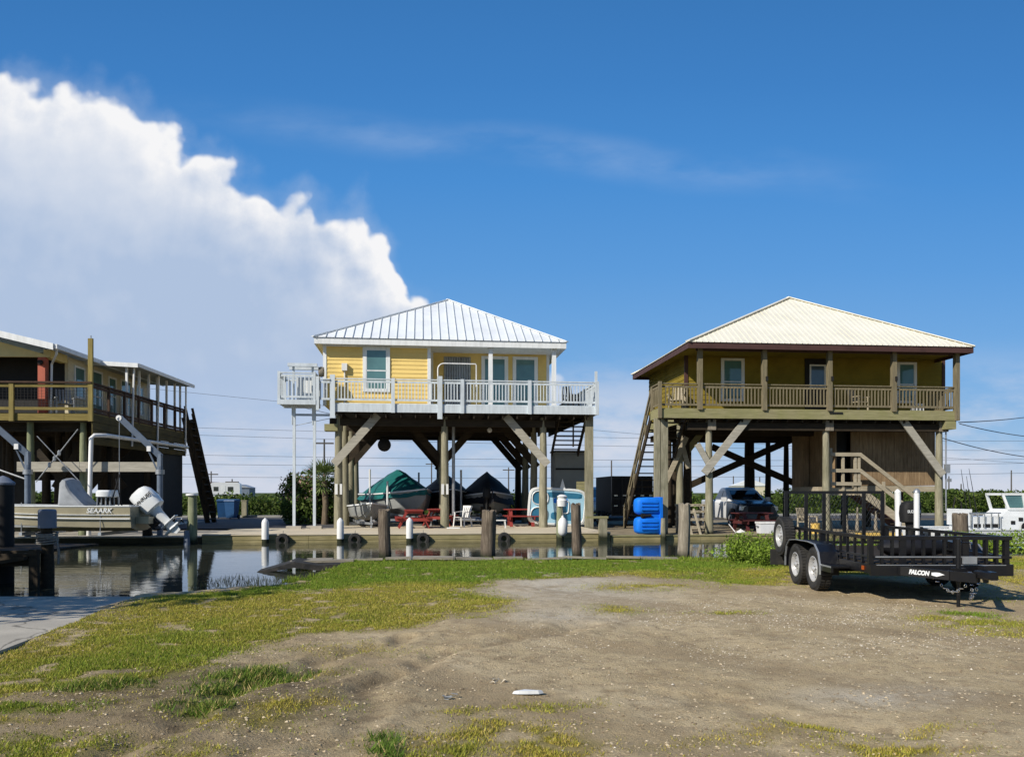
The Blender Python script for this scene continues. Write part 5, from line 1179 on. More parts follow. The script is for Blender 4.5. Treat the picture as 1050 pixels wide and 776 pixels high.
plainpost(191.5, -1.0, -1.2, zat(545, 26), .14, 'short grey stump piling beside the tall green piling', 'post_blue')
plainpost(151, .8, -.3, .42, .2, 'low dark stump on the left dock below the outboard', 'dark_shade_wood')
plainpost(574, -.3, -1.2, zat(510, 28.5), .155, 'green stained piling carrying a white bucket in front of the pedal boat', 'pile_green', cap=lambda mb, z: mb.lathe([(.17, z - .32), (.19, z - .10), (.15, z - .06), (.15, z - .02), (.19, z + .04), (.10, z + .10), (.02, z + .11)], (.08, -.06, 0), 14))
p = FD.W(FD.x(577, -.55), -.55); fd = thing('boat_fender', 'white boat fender hanging on the piling in front of the pedal boat', 'fender', (p.x, p.y, 0))
mb = MB(); mb.lathe([(.02, .06), (.10, .10), (.17, .20), (.17, .58), (.10, .70), (.045, .74), (.045, .80), (.01, .81)], (0, 0, 0), 16); mesh_obj('body', mb, M['white_pvc'], fd, smooth=45)
mb = MB(); mb.tube((0, 0, .8), (-.05, .12, 1.35), .012, n=5); mesh_obj('rope', mb, M['rope'], fd)
p = FD.W(FD.x(618, -.1), -.1); tr = thing('dock_rail', 'low wooden post with short cross rail at the end of the yellow house dock', 'dock rail', (p.x, p.y, 0), FD.a)
mb = MB(); mb.bx(-.14, .14, -.12, .12, -1, .68); mesh_obj('post', mb, M['pile'], tr); mb = MB(); mb.bx(-.62, .18, -.13, .13, .683, .76); mesh_obj('cross_rail', mb, M['deck_x'], tr)
plainpost(680, -.25, -1.2, zat(531, 29.5), .14, 'short piling against the royal blue boat', 'pile')
# tyres hung on the seawall as bumpers
first = None
for px, lab in ((290, 'black tyre bumper hung on the seawall below the lift posts'), (364, 'black tyre bumper hung on the seawall below the small skiff'), (434, 'black tyre bumper hung on the seawall right of the picnic table post'), (517, 'black tyre bumper hung on the seawall behind the tallest old piling')):
    p = FD.W(FD.x(px, -.12), -.12)
    if first is None:
        first = thing('tyre_bumper', lab, 'tyre', (p.x, p.y, -.04), FD.a, 'tyre bumpers on the seawall')
        mb = MB(); rings = []
        mb.lathe([(.09, -.07), (.13, -.10), (.20, -.095), (.235, -.05), (.235, .05), (.20, .095), (.13, .10), (.09, .07)], (0, 0, 0), 20, 'Y', ring_only=True); mesh_obj('tyre', mb, M['rubber'], first, smooth=40)
        mb = MB(); mb.tube((0, 0, .22), (0, .1, .32), .012, n=5); mesh_obj('rope', mb, M['rope'], first)
    else: dup(first, (p.x, p.y, -.04), FD.a, lab)

# ------------------------------------------------------------------ old pilings and timber bulkhead on the near bank
def oldpile(px, py_top, Y, r, z0, mat, label, seed, notch=None):
    o = at(px, Y, 0); zt = zat(py_top, Y); mb = MB(); prof = []; k = 9
    for i in range(k + 1): prof.append((r*(1.04 - .07*i/k), z0 + (zt - z0)*i/k))
    prof += [(r*.55, zt + .01), (.01, zt - .02)]
    mb.lathe(prof, (0, 0, 0), 18, 'Z', .10, seed)
    rr = random.Random(seed); mb.v = [(x + (rr.random() - .5)*.012 + .02*math.sin(z*2 + seed), y, z + (.035*math.sin(5*math.atan2(y, x) + seed) if z > zt - .08 else 0)) for x, y, z in mb.v]
    return solo('old_piling', mb, M[mat], label, 'piling', o, 0, 'old pilings along the near bank', 35)
oldpile(395, 523, 20.6, .155, -1, 'pile_old', 'dark split old piling in front of the red picnic table', 3)
oldpile(501, 524, 20.2, .185, -1, 'pile_old', 'thick rough old piling nearest the middle of the photo', 5)
oldpile(591, 517, 20.6, .13, -1, 'pile_old', 'slim dark old piling in front of the pedal boat', 8)
oldpile(701, 517, 20.3, .15, -1, 'pile_grey', 'pale grey leaning old piling left of the wood rack', 12)
oldpile(985, 527, 22.5, .20, -1, 'pile_old', 'dark old piling with rust coloured top behind the trailer nose', 15)
FN = Frame(420, 18.75, 4.6)
bk = thing('bulkhead', 'weathered low timber bulkhead edging the near bank of the canal', 'bulkhead', (FN.o[0], FN.o[1], 0), FN.a)
rr = random.Random(4); x = FN.x(312, 0); xe = FN.x(692, 0); mb = MB(); gap0, gap1 = FN.x(440, 0), FN.x(462, 0)
while x < xe:
    ln = .45 + rr.random()*.9
    if not (gap0 < x < gap1): mb.box((x + ln/2, .12 + rr.random()*.05, .03 + rr.random()*.06), (ln - .05, .24 + rr.random()*.12, .05), M=Matrix.Rotation((rr.random() - .5)*.14, 3, 'Z') @ Matrix.Rotation((rr.random() - .5)*.09, 3, 'Y') @ Matrix.Rotation((rr.random() - .5)*.2, 3, 'X'))
    x += ln
mesh_obj('cap_planks', mb, M['plank_grey'], bk)
mb = MB(); x = FN.x(330, 0)
while x < xe + 3: mb.bx(x, x + .24, .16, .21, -.9, .0); x += .245
mesh_obj('face_boards', mb, M['seawall_dark'], bk)
# broken slab end hanging over the water
o = ground(292, 579, -.0); bs = thing('broken_planks', 'dark broken dock planks sagging into the water at the left end of the bulkhead', 'driftwood', (o.x, o.y, .0), .1)
mb = MB(); mb.loft([[(-.55, -.25, -.17), (-.55, .2, -.17), (-.55, .2, -.10), (-.55, -.25, -.12)], [(-.1, -.3, -.10), (-.1, .3, -.08), (-.1, .3, .02), (-.1, -.3, -.01)], [(.25, -.28, -.04), (.25, .32, -.02), (.25, .30, .14), (.25, -.26, .09)], [(.75, -.2, -.12), (.75, .35, -.1), (.75, .3, .05), (.75, -.2, .0)], [(1.35, -.15, -.12), (1.35, .3, -.12), (1.35, .3, .06), (1.35, -.15, .03)]]); mesh_obj('plank', mb, M['rubber'], bs)
mb = MB(); mb.beam((.1, .15, .06), (1.5, .25, .07), .3, .05); mesh_obj('top_board', mb, M['plank_grey'], bs)

# ------------------------------------------------------------------ finger pier at the near left, shade put into its dark colours
pr_ = thing('finger_pier', 'dark shaded finger pier with sleeved piling beside the concrete ramp', 'pier', (0, 0, 0))
Yp = 15.0; 
mb = MB()
for k in range(14): mb.bx(-13.5, at(57, Yp).x, 14.55 + k*.145, 14.68 + k*.145, zat(562.5, Yp) - .05, zat(562.5, Yp))
mesh_obj('deck_boards', mb, M['dark_shade_wood'], pr_)
mb = MB(); mb.bx(-13.5, at(53, Yp).x, 14.5, 14.56, zat(562.5, Yp) - .28, zat(562.5, Yp) - .055); mb.beam((at(0, 14.4).x - 2, 14.4, zat(586, 14.4) - .15), (at(28, 14.4).x, 14.4, zat(572, 14.4)), .2, .06); mb.bx(at(32, 14.5).x, at(41, 14.5).x, 14.42, 14.5, -.4, zat(563, 14.5)); mesh_obj('stringer', mb, M['dark_shade_wood'], pr_)
p = at(48.5, 14.75); mb = pile_mb(p.x, p.y, -1, zat(540, 14.75), .145, 9); mesh_obj('piling', mb, M['dark_shade_wood'], pr_, smooth=50)
mb = MB(); mb.lathe([(.155, zat(541, 14.75)), (.155, zat(523.5, 14.75)), (.13, zat(522, 14.75)), (.02, zat(521.6, 14.75))], (p.x, p.y, 0), 16); mesh_obj('sleeve', mb, M['post_blue'], pr_, smooth=40)
mb = MB(); rr = random.Random(2)
for k in range(7):
    z = zat(556, 14.75) + k*.028; pts = [(p.x + (.165 + .02*rr.random())*math.cos(a), p.y + (.165 + .02*rr.random())*math.sin(a), z + .02*math.sin(a + k)) for a in [2*math.pi*i/14 for i in range(15)]]; mb.path(pts, .016, 6)
mb.path([(p.x + .17, p.y, zat(553, 14.75)), (p.x + .24, p.y - .05, zat(565, 14.75)), (p.x + .23, p.y - .05, zat(578, 14.75))], .02, 6); mesh_obj('rope_coil', mb, M['rope'], pr_, smooth=60)
p = at(3, 15.6); bp = thing('dock_piling', 'thick dark piling with white cone cap at the left edge of the photo', 'piling', (p.x, p.y, 0)); mb = MB(); mb.tube((0, 0, -1), (0, 0, zat(496, 15.6)), .195, n=16); mesh_obj('post', mb, M['bin_blue'] if False else M['dark'], bp, smooth=40)
mb = MB(); z = zat(496, 15.6); mb.lathe([(.21, z - .02), (.215, z + .02), (.10, z + .12), (.01, z + .16)], (0, 0, 0), 16); mesh_obj('cap', mb, M['post_blue'], bp, smooth=40)

# ------------------------------------------------------------------ things under the yellow house
GY_ = .15
def picnic(px, Y, z, rz, mat, label, w=1.55, ln=1.7):
    o = at(px, Y, z); t = thing('picnic_table', label, 'picnic table', o, rz)
    mb = MB()
    for k in range(5): mb.bx(-ln/2, ln/2, -.36 + k*.146, -.36 + k*.146 + .138, .72, .76)
    mesh_obj('tabletop', mb, mat, t)
    for s_ in (-1, 1):
        mb = MB(); mb.bx(-ln/2, ln/2, s_*.62 - .13, s_*.62 - .004, .43, .47); mb.bx(-ln/2, ln/2, s_*.62 + .004, s_*.62 + .13, .43, .47); mesh_obj('bench', mb, mat, t)
        for q in (-1, 1): mb = MB(); mb.beam((s_*(ln/2 - .28), q*.26, .72), (s_*(ln/2 - .28), q*.62, .0), .05, .14, (1, 0, 0)); mesh_obj('leg', mb, mat, t)
        mb = MB(); mb.bx(s_*(ln/2 - .22) - .025, s_*(ln/2 - .22) + .025, -.75, .75, .30, .425); mb.bx(s_*(ln/2 - .22) - .025, s_*(ln/2 - .22) + .025, -.34, .34, .62, .715); mesh_obj('cross_brace', mb, mat, t)
    return t
picnic(424, 33.4, GY_, R(90) + FY.a + .06, M['red'], 'bright red picnic table on the sunny edge of the dock')
picnic(534, 35.2, GY_, R(5), M['red'], 'shaded red picnic table behind the right piling of the yellow house', ln=1.5)
picnic(450, 35.6, GY_, R(80), M['red'], 'red picnic table mostly hidden behind the middle piling', ln=1.3)
# small white skiff on its trailer, bow towards the canal
def boat_on_trailer(px, Y, z, rz, Ln, B, D, hullmat, lift, label, cover=None, cat='boat', name='boat', posts=(), covmat=None, seed=1, bunk=True, hem=.22):
    o = at(px, Y, z); t = thing(name, label, cat, o, rz); par = t
    S = hull_sections(Ln, B, D); off = Vector((-Ln*.5, 0, lift)); S = [[p + off for p in r] for r in S]
    mb = MB(); mb.loft(S, False, False); mb.add(S[0], [tuple(range(9))]); mesh_obj('hull', mb, hullmat, t, smooth=35)
    mr = MB()
    for ix, sg in ((0, 1), (8, -1)):
        for a, b in zip(S[:-1], S[1:]): mr.beam(a[ix], b[ix], .10, .06)
    mesh_obj('gunwale', mr, M['hull_white'], t)
    if cover:
        rr = random.Random(seed); rings = []
        for i, s in enumerate(S):
            tt = i/(len(S)-1); h = np.interp(tt, *cover); hb_ = max(.05, abs(s[0].y))*1.05; zt = s[0].z; r_ = []
            for k in range(13):
                a = k/12*2 - 1; sag = (1 - abs(a))**.8; dz = -(hem + .10*rr.random())*(1 if abs(a) > .98 else 0)
                r_.append(Vector((s[0].x + (rr.random() - .5)*.05, a*hb_*(1.0 if abs(a) < .98 else 1.03), zt + dz + h*sag + (rr.random() - .5)*.05*(sag > .1))))
            rings.append(r_)
        mc = MB(); mc.loft(rings, False, False); mc.add(rings[0], [tuple(range(13))]); mc.add(rings[-1], [tuple(range(13))]); mesh_obj('tarp_cover', mc, covmat, t, smooth=25)
    else:
        mi = MB(); I = [[Vector((p[0].x, p[0].y*.9, p[0].z - .02)), Vector((p[0].x, p[0].y*.8, p[4].z + .15)), Vector((p[8].x, p[8].y*.8, p[4].z + .15)), Vector((p[8].x, p[8].y*.9, p[8].z - .02))] for p in S]
        mi.loft(I, False, False); mi.add(I[0], [(0, 1, 2, 3)]); mesh_obj('inner_deck', mi, M['hull_grey'], t)
        mb = MB(); mb.bx(-.5, -.1, -.3, .3, lift + D*.6, lift + D + .12); mb.bx(-1.2, -.8, -B*.4, B*.4, lift + D*.6, lift + D*.85); mesh_obj('bench', mb, M['hull_white'], t)
    if bunk:
        mb = MB()
        for s_ in (-1, 1): mb.beam((-Ln*.5, s_*.5, lift - .08), (Ln*.25, s_*.5, lift - .05), .10, .10); mb.beam((Ln*.25, s_*.5, lift - .08), (Ln*.62, 0, lift - .1), .09, .09)
        mb.bx(-Ln*.2, -Ln*.2 + .1, -B*.55, B*.55, lift - .25, lift - .14); mesh_obj('trailer_frame', mb, M['steel'], t)
        for s_ in (-1, 1):
            w_ = mesh_obj('wheel', MB().lathe([(.10, -.09), (.24, -.10), (.29, -.07), (.29, .07), (.24, .10), (.10, .09)], (-Ln*.2 + .05, s_*B*.56, .29), 18, 'Y'), M['rubber'], t, smooth=40)
            mesh_obj('rim', MB().lathe([(.02, -.092), (.11, -.095), (.15, -.06), (.15, .06), (.11, .095), (.02, .092)], (-Ln*.2 + .05, s_*B*.56, .29), 14, 'Y'), M['rim'], w_, smooth=40)
        mb = MB(); mb.tube((Ln*.60, 0, 0), (Ln*.60, 0, lift + .2), .04, n=8); mesh_obj('winch_post', mb, M['steel'], t)
    for (lx, ly, h) in posts:
        mb = MB(); mb.tube((lx, ly, lift - .1), (lx, ly, h), .05, n=8); mesh_obj('guide_post', mb, M['white_pvc'], t, smooth=40)
    return t
boat_on_trailer(377, 35.6, GY_, R(-76), 3.9, 1.7, .60, M['hull_grey'], .28, 'small white open skiff on a trailer behind the left piling', posts=((-1.4, 1.0, 2.0),))  # white hull coloured grey to carry the shade
boat_on_trailer(413, 38.6, GY_, R(-62), 6.0, 2.5, .95, M['hull_grey'], .45, 'grey boat under a teal tarpaulin peaked like a tent', cover=([0, .12, .38, .55, .8, 1], [.15, .95, 1.25, 1.0, .35, .05]), covmat=M['tarp_green'], seed=4, posts=((-.6, -1.45, 2.6), (-1.6, 1.45, 2.5)))
boat_on_trailer(458, 40.0, GY_, R(-80), 5.8, 2.3, .95, M['hull_dark'], .45, 'black covered boat between the teal covered boat and the middle piling', cover=([0, .15, .45, .7, 1], [.4, 1.05, 1.0, .5, .05]), covmat=M['tarp_black'], seed=6, hem=.7)
boat_on_trailer(500, 39.2, GY_, R(-84), 6.0, 2.5, .80, M['hull_grey'], .50, 'grey boat under a black cover right of the middle piling', cover=([0, .12, .4, .6, .85, 1], [.3, .9, 1.25, .9, .3, .05]), covmat=M['tarp_black'], seed=9, hem=.42, posts=((1.2, -1.35, 2.55),))
# dark outboard in front of the black covered boat
p = at(499, 36.4, .15); om = thing('outboard_motor', 'dark outboard motor standing between the plastic chair and the red table', 'outboard motor', (p.x, p.y, .95), R(100)); outboard(om, Matrix.Identity(4), M['dark'], M['dark'], scale=.85)
mb = MB(); mb.box((.26, 0, -.42), (.08, .5, .95)); mb.box((.26, 0, -.78), (.6, .5, .05)); mesh_obj('stand', mb, M['dark_shade_wood'], om)
# white plastic chair and stool
p = at(474.5, 34.6, GY_); pc = thing('plastic_chair', 'white plastic armchair next to the middle piling', 'chair', p, FY.a - .7)
mb = MB(); mb.loft([[(-.24, -.24, .40), (.24, -.24, .40), (.22, .22, .37), (-.22, .22, .37)], [(-.24, -.25, .43), (.24, -.25, .43), (.22, .22, .40), (-.22, .22, .40)]]); mesh_obj('seat', mb, M['white_pvc'], pc)
mb = MB()
for k in range(5): mb.beam((-.18 + k*.09, .21, .40), (-.20 + k*.10, .36, .86), .06, .02, (0, 1, 0))
mb.beam((-.24, .36, .86), (.24, .36, .86), .03, .10); mesh_obj('backrest', mb, M['white_pvc'], pc)
for s_ in (-1, 1):
    mb = MB(); mb.beam((s_*.28, -.24, .62), (s_*.26, .32, .66), .06, .025); mesh_obj('armrest', mb, M['white_pvc'], pc)
    for q in (-1, 1): mb = MB(); mb.beam((s_*.25, q*.22, .62 if q < 0 else .42), (s_*.29, q*.28, 0), .045, .045); mesh_obj('leg', mb, M['white_pvc'], pc)
p = at(512, 33.4, GY_); ws = thing('stool', 'small white step stool on the dock before the second red table', 'stool', p, FY.a)
mb = MB(); mb.bx(-.27, .27, -.14, .14, .30, .34); mesh_obj('seat', mb, M['white_pvc'], ws)
for s_ in (-1, 1):
    for q in (-1, 1): mb = MB(); mb.beam((s_*.22, q*.1, .30), (s_*.25, q*.12, 0), .05, .04); mesh_obj('leg', mb, M['white_pvc'], ws)
p = at(465, 33.0, GY_); mb = MB(); mb.bx(-.27, .27, -.15, .15, 0, .04); solo('paving_slab', mb, M['white'], 'pale flat slab lying on the dock by the middle piling', 'slab', p, FY.a)

# ------------------------------------------------------------------ pedal boat standing on edge, blue wells facing the canal
Yb_ = 34.75; p = at(571.5, Yb_, GY_); pb = thing('pedal_boat', 'pale blue and white pedal boat stood on its side against the piling', 'pedal boat', p, FY.a)
hw, hh = 61*Yb_/FPX/2, 39*Yb_/FPX/2; tilt = R(10)
MT = Matrix.Translation((0, 0, hh + .03)) @ Matrix.Rotation(tilt*.6, 4, 'X') @ Matrix.Rotation(R(-3.5), 4, 'Y').inverted()
def sup(hx, hz, y, n=40, e=.35, ox=0, oz=0): return [Vector((ox + hx*math.copysign(abs(math.cos(a))**e, math.cos(a)), y, oz + hz*math.copysign(abs(math.sin(a))**e, math.sin(a)))) for a in [2*math.pi*k/n for k in range(n)]]
def putm(mb, MX): mb.v = [tuple(MX @ Vector(v)) for v in mb.v]; return mb
mb = MB(); mb.loft([sup(hw*.86, hh*.86, .38), sup(hw*.97, hh*.97, .25), sup(hw, hh, .06), sup(hw*.985, hh*.98, .0), sup(hw*.93, hh*.90, -.01), sup(hw*.91, hh*.87, .035)]); mesh_obj('hull', putm(mb, MT), M['hull_white'], pb, smooth=45)
mb = MB(); mb.loft([sup(hw*.905, hh*.865, .03), sup(hw*.90, hh*.86, .022)]); mesh_obj('deck_panel', putm(mb, MT), M['sky_blue'], pb, smooth=45)
def well(ox, oz, hx, hz, mat, e=.8, nm='seat_well', rim=True):
    mb = MB(); mb.loft([sup(hx, hz, .018, 28, e, ox, oz), sup(hx*.97, hz*.97, .012, 28, e, ox, oz), sup(hx*.80, hz*.80, .0165, 28, e, ox, oz), sup(hx*.3, hz*.3, .0195, 28, e, ox, oz)]); o = mesh_obj(nm, putm(mb, MT), M[mat], pb, smooth=50)
    if rim: mb = MB(); pts = sup(hx*1.04, hz*1.06, .005, 30, e, ox, oz); mb.path(pts + [pts[0]], .03, 6); mesh_obj('rim', putm(mb, MT), M['hull_white'], o, smooth=60)
well(-hw*.60, hh*.42, hw*.26, hh*.34, 'mid_blue'); well(-hw*.60, -hh*.46, hw*.27, hh*.36, 'mid_blue')
well(hw*.22, hh*.62, hw*.60, hh*.15, 'mid_blue', .4, rim=False); well(hw*.18, hh*.0, hw*.20, hh*.30, 'mid_blue', .3); well(hw*.30, -hh*.48, hw*.5, hh*.22, 'mid_blue', .5, rim=False); well(hw*.10, hh*.32, hw*.24, hh*.14, 'royal', .3, rim=False); well(-hw*.05, -hh*.02, hw*.10, hh*.22, 'sky_blue', .4, rim=False)
mb = MB(); mb.add([MT @ Vector(v) for v in ((.05, .02, hh*.95), (.30, .02, hh*.97), (.14, .05, hh*1.5))], [(0, 1, 2)]); mb.add([MT @ Vector(v) for v in ((.05, .07, hh*.95), (.30, .07, hh*.97), (.14, .06, hh*1.5))], [(2, 1, 0)]); mesh_obj('flag_fin', mb, M['hull_white'], pb)
# ------------------------------------------------------------------ royal blue pedal boat on its side: two ribbed pontoons
Yr = 29.85; p = at(667.5, Yr, .03); kb = thing('pedal_boat', 'royal blue twin pontoon pedal boat stood on its side against the corner post', 'pedal boat', p, FB.a + R(8))
Hh = 40*Yr/FPX; Ww = 27*Yr/FPX
def pontoon(zc, hz):
    mb = MB(); rings = []
    for x, q in ((-Ww*.56, .55), (-Ww*.52, .80), (-Ww*.42, .96), (-Ww*.1, 1.0), (Ww*.36, 1.0), (Ww*.42, .95)):
        rings.append([Vector((x, .0 + .27*q*math.copysign(abs(math.cos(a))**.5, math.cos(a)) + .22, zc + hz*q*math.copysign(abs(math.sin(a))**.55, math.sin(a)))) for a in [2*math.pi*k/24 for k in range(24)]])
    mb.loft(rings)
    for dz_ in (-.13, .0, .13): mb.beam((-Ww*.40, -.05, zc + dz_), (Ww*.25, -.054, zc + dz_), .05, .05)
    return mb
for zc in (Hh*.25, Hh*.75): mesh_obj('pontoon', pontoon(zc, Hh*.225), M['royal'], kb, smooth=40)
mb = MB(); mb.bx(Ww*.36, Ww*.46, -.06, .48, .03, Hh*.98); mb.bx(-Ww*.05, Ww*.36, .03, .42, Hh*.40, Hh*.60); mesh_obj('deck_panel', mb, M['royal'], kb)
mb = MB(); mb.tube((-Ww*.34, -.02, Hh*.5), (-Ww*.0, -.02, Hh*.51), .05, n=8); mb.box((-Ww*.32, .02, Hh*.5), (.14, .1, .16)); mesh_obj('crank_shaft', mb, M['dark'], kb, smooth=40)

# ------------------------------------------------------------------ black cage trailer, pickups
p = at(648, 37.6, .03); bt2 = thing('cage_trailer', 'tall black steel sided trailer behind the royal blue boat', 'trailer', p, FB.a)
w2, h2 = 43*37.6/FPX/2, zat(488, 37.6) - .03
mb = MB(); mb.bx(-w2, w2, 0, .06, .62, h2); mb.bx(-w2, -w2 + .06, .06, 3.6, .62, h2); mb.bx(w2 - .06, w2, .06, 3.6, .62, h2); mb.bx(-w2 + .06, w2 - .06, .06, 3.6, .56, .615); mb.bx(-w2 + .06, w2 - .06, 3.54, 3.6, .62, h2); mesh_obj('side_panel', mb, M['dark'], bt2)
mb = MB()
for k in range(5): x = -w2 + .04 + (2*w2 - .08)*k/4; mb.bx(x - .04, x + .04, -.06, -.002, .5, h2)
for z in (.55, h2*.55, h2 - .05): mb.bx(-w2 + .01, w2 - .01, -.045, -.003, z - .04, z + .04)
mesh_obj('frame', mb, M['trailer'], bt2)
mb = MB()
for z in (zat(508.5, 37.6), zat(519, 37.6)):
    for k in range(5): x = -w2 + .12 + k*.42; mb.bx(x, x + .17, -.066, -.062, z - .03, z + .03)
mesh_obj('reflector_tape', mb, M['chrome'], bt2)
for s_ in (-1, 1):
    for yy in (1.2, 2.1):
        w_ = mesh_obj('wheel', MB().lathe([(.15, -.10), (.30, -.11), (.36, -.08), (.36, .08), (.30, .11), (.15, .10)], (s_*(w2 + .15), yy, .36), 18, 'X'), M['rubber'], bt2, smooth=40); mesh_obj('rim', MB().lathe([(.02, -.10), (.16, -.105), (.2, -.05), (.2, .05), (.16, .105), (.02, .1)], (s_*(w2 + .15), yy, .36), 14, 'X'), M['rim'], w_, smooth=40)
def rrect(x, hw0, hw1, z0, z1, r=.10, n=4):
    pts = []
    for (cy, cz, a0) in ((hw0 - r, z0 + r, -90), (hw1 - r, z1 - r, 0), (-hw1 + r, z1 - r, 90), (-hw0 + r, z0 + r, 180)):
        for k in range(n + 1): a = R(a0 + 90*k/n); pts.append(Vector((x, cy + r*math.cos(a), cz + r*math.sin(a))))
    return pts
def pickup(loc, rz, body, hood, label, name='pickup_truck'):
    t = thing(name, label, 'pickup truck', loc, rz)
    mb = MB(); mb.loft([rrect(x, a, b, z0, z1, r_) for x, a, b, z0, z1, r_ in ((-2.85, .86, .88, .55, 1.18, .08), (-2.75, .93, .95, .45, 1.24, .1), (-.75, .96, .97, .36, 1.25, .1), (-.7, .96, .97, .34, 1.22, .1), (1.05, .96, .95, .34, 1.22, .12))]); mesh_obj('body', mb, body, t, smooth=40)
    mb = MB(); mb.loft([rrect(x, a, b, z0, z1, r_) for x, a, b, z0, z1, r_ in ((1.052, .96, .95, .34, 1.22, .12), (2.0, .95, .88, .36, 1.17, .14), (2.55, .91, .82, .42, 1.08, .16), (2.72, .82, .72, .5, .98, .14))]); mesh_obj('front_fender', mb, hood, t, smooth=40)
    mb = MB(); mb.loft([rrect(x, a, b, z0, z1, .06) for x, a, b, z0, z1 in ((1.0, .80, .80, 1.2, 1.245), (1.4, .80, .76, 1.18, 1.25), (2.1, .76, .7, 1.1, 1.19), (2.5, .7, .62, 1.0, 1.10))]); mesh_obj('hood', mb, hood, t, smooth=40)
    lo = [(-.85, .90, 1.23), (1.25, .90, 1.23)]; mb = MB()
    def ring(z, x0, x1, hw_, r=.12):
        pts = []
        for cx, cy, a0 in ((x1 - r, hw_ - r, 0), (x0 + r, hw_ - r, 90), (x0 + r, -hw_ + r, 180), (x1 - r, -hw_ + r, 270)):
            for k in range(5): a = R(a0 + 90*k/4); pts.append(Vector((cx + r*math.cos(a), cy + r*math.sin(a), z)))
        return pts
    mb.loft([ring(1.20, -.9, 1.35, .90), ring(1.24, -.88, 1.28, .89), ring(1.72, -.62, .42, .74), ring(1.82, -.5, .25, .68), ring(1.845, -.3, .1, .5)]); mesh_obj('cab', mb, body, t, smooth=40)
    g = MB()
    def quad(a, b, c, d_): g.add([a, b, c, d_], [(0, 1, 2, 3)])
    quad((1.245, -.72, 1.275), (1.245, .72, 1.275), (.50, .60, 1.70), (.50, -.60, 1.70)); mesh_obj('windscreen', g, M['glass_dark'], t)
    for s_ in (-1, 1):
        for x0, x1, u0, u1 in ((.18, 1.02, .18, .42), (-.70, .10, -.50, .12)):
            g = MB(); g.add([(x0, s_*.893, 1.28), (x1, s_*.893, 1.28), (u1, s_*.768, 1.68), (u0, s_*.768, 1.68)], [(0, 1, 2, 3)]); mesh_obj('side_window', g, M['glass_dark'], t)
        mb = MB(); mb.box((1.0, s_*1.05, 1.28), (.13, .22, .20)); mesh_obj('wing_mirror', mb, body, t)
        mb = MB(); mb.loft([[Vector((x, s_*(y), z)) for y, z in ((.58, .78), (.86, .80), (.84, .98), (.60, 1.0))] for x in (2.50, 2.70)]); mesh_obj('headlight', mb, M['chrome'], t)
        for x in (1.78, -1.75):
            mb = MB(); mb.lathe([(.02, s_*.0), (.47, 0), (.47, .03), (.02, .03)], (x, s_*.955, .42), 22, 'Y'); mesh_obj('wheel_arch', mb, M['dark'], t)
            w_ = mesh_obj('wheel', MB().lathe([(.2, -.12), (.34, -.125), (.39, -.08), (.39, .08), (.34, .125), (.2, .12)], (x, s_*.90, .39), 22, 'Y'), M['rubber'], t, smooth=40); mesh_obj('rim', MB().lathe([(.03, -.11), (.2, -.13), (.24, -.1), (.24, .1), (.2, .13), (.03, .11)], (x, s_*.90, .39), 16, 'Y'), M['rim'], w_, smooth=40)
        mb = MB(); mb.box((.2, s_*.978, 1.05), (.16, .025, .035)); mesh_obj('handle', mb, M['chrome'], t)
    mb = MB(); mb.box((2.70, 0, .82), (.06, 1.05, .30)); mesh_obj('grille', mb, M['dark'], t); mb = MB(); mb.loft([rrect(x, a, a, .42, .62, .06) for x, a in ((2.5, .92), (2.74, .88), (2.84, .7))]); mesh_obj('bumper', mb, hood, t, smooth=40)
    mb = MB(); mb.bx(-2.68, -.95, -.78, .78, 1.225, 1.26); mesh_obj('bed_cover', mb, M['dark'], t)
    return t
p = at(757, 38.4, .03); pickup(p, R(-86), M['car_white'], M['car_shaded'], 'white pickup truck with shade coloured into its front parked under the brown house')
p = at(619, 46.5, .12); pickup(p, R(-128), M['silver'], M['silver'], 'silver pickup truck half hidden behind the black cage trailer')
picnic(771, 33.4, .03, R(12), M['maroon'], 'dark maroon picnic table in front of the white pickup', ln=1.55)
p = at(786.5, 31.5, .03); ch = thing('ice_chest', 'large white ice chest at the dock edge beside the maroon table', 'ice chest', p, FB.a)
mb = MB(); mb.loft([[(-.34, -.2, 0), (.34, -.2, 0), (.34, .2, 0), (-.34, .2, 0)], [(-.37, -.23, .37), (.37, -.23, .37), (.37, .23, .37), (-.37, .23, .37)]]); mesh_obj('tub', mb, M['cooler'], ch)
mb = MB(); mb.bx(-.39, .39, -.25, .25, .375, .45); mesh_obj('lid', mb, M['white_pvc'], ch)
for s_ in (-1, 1): mb = MB(); mb.box((s_*.395, 0, .27), (.03, .2, .05)); mesh_obj('handle', mb, M['steel'], ch)
p = at(759, 31.6, .03); mb = MB(); mb.add([(-.25, -.1, .01), (.2, -.12, .02), (.28, .1, .03), (-.1, .14, .02), (.02, .0, .16)], [(0, 1, 4), (1, 2, 4), (2, 3, 4), (3, 0, 4)]); mb.beam((-.2, 0, .05), (-.42, .1, .35), .08, .03); solo('plastic_sheet', mb, M['white_pvc'], 'crumpled white plastic lying below the maroon picnic table', 'litter', p)
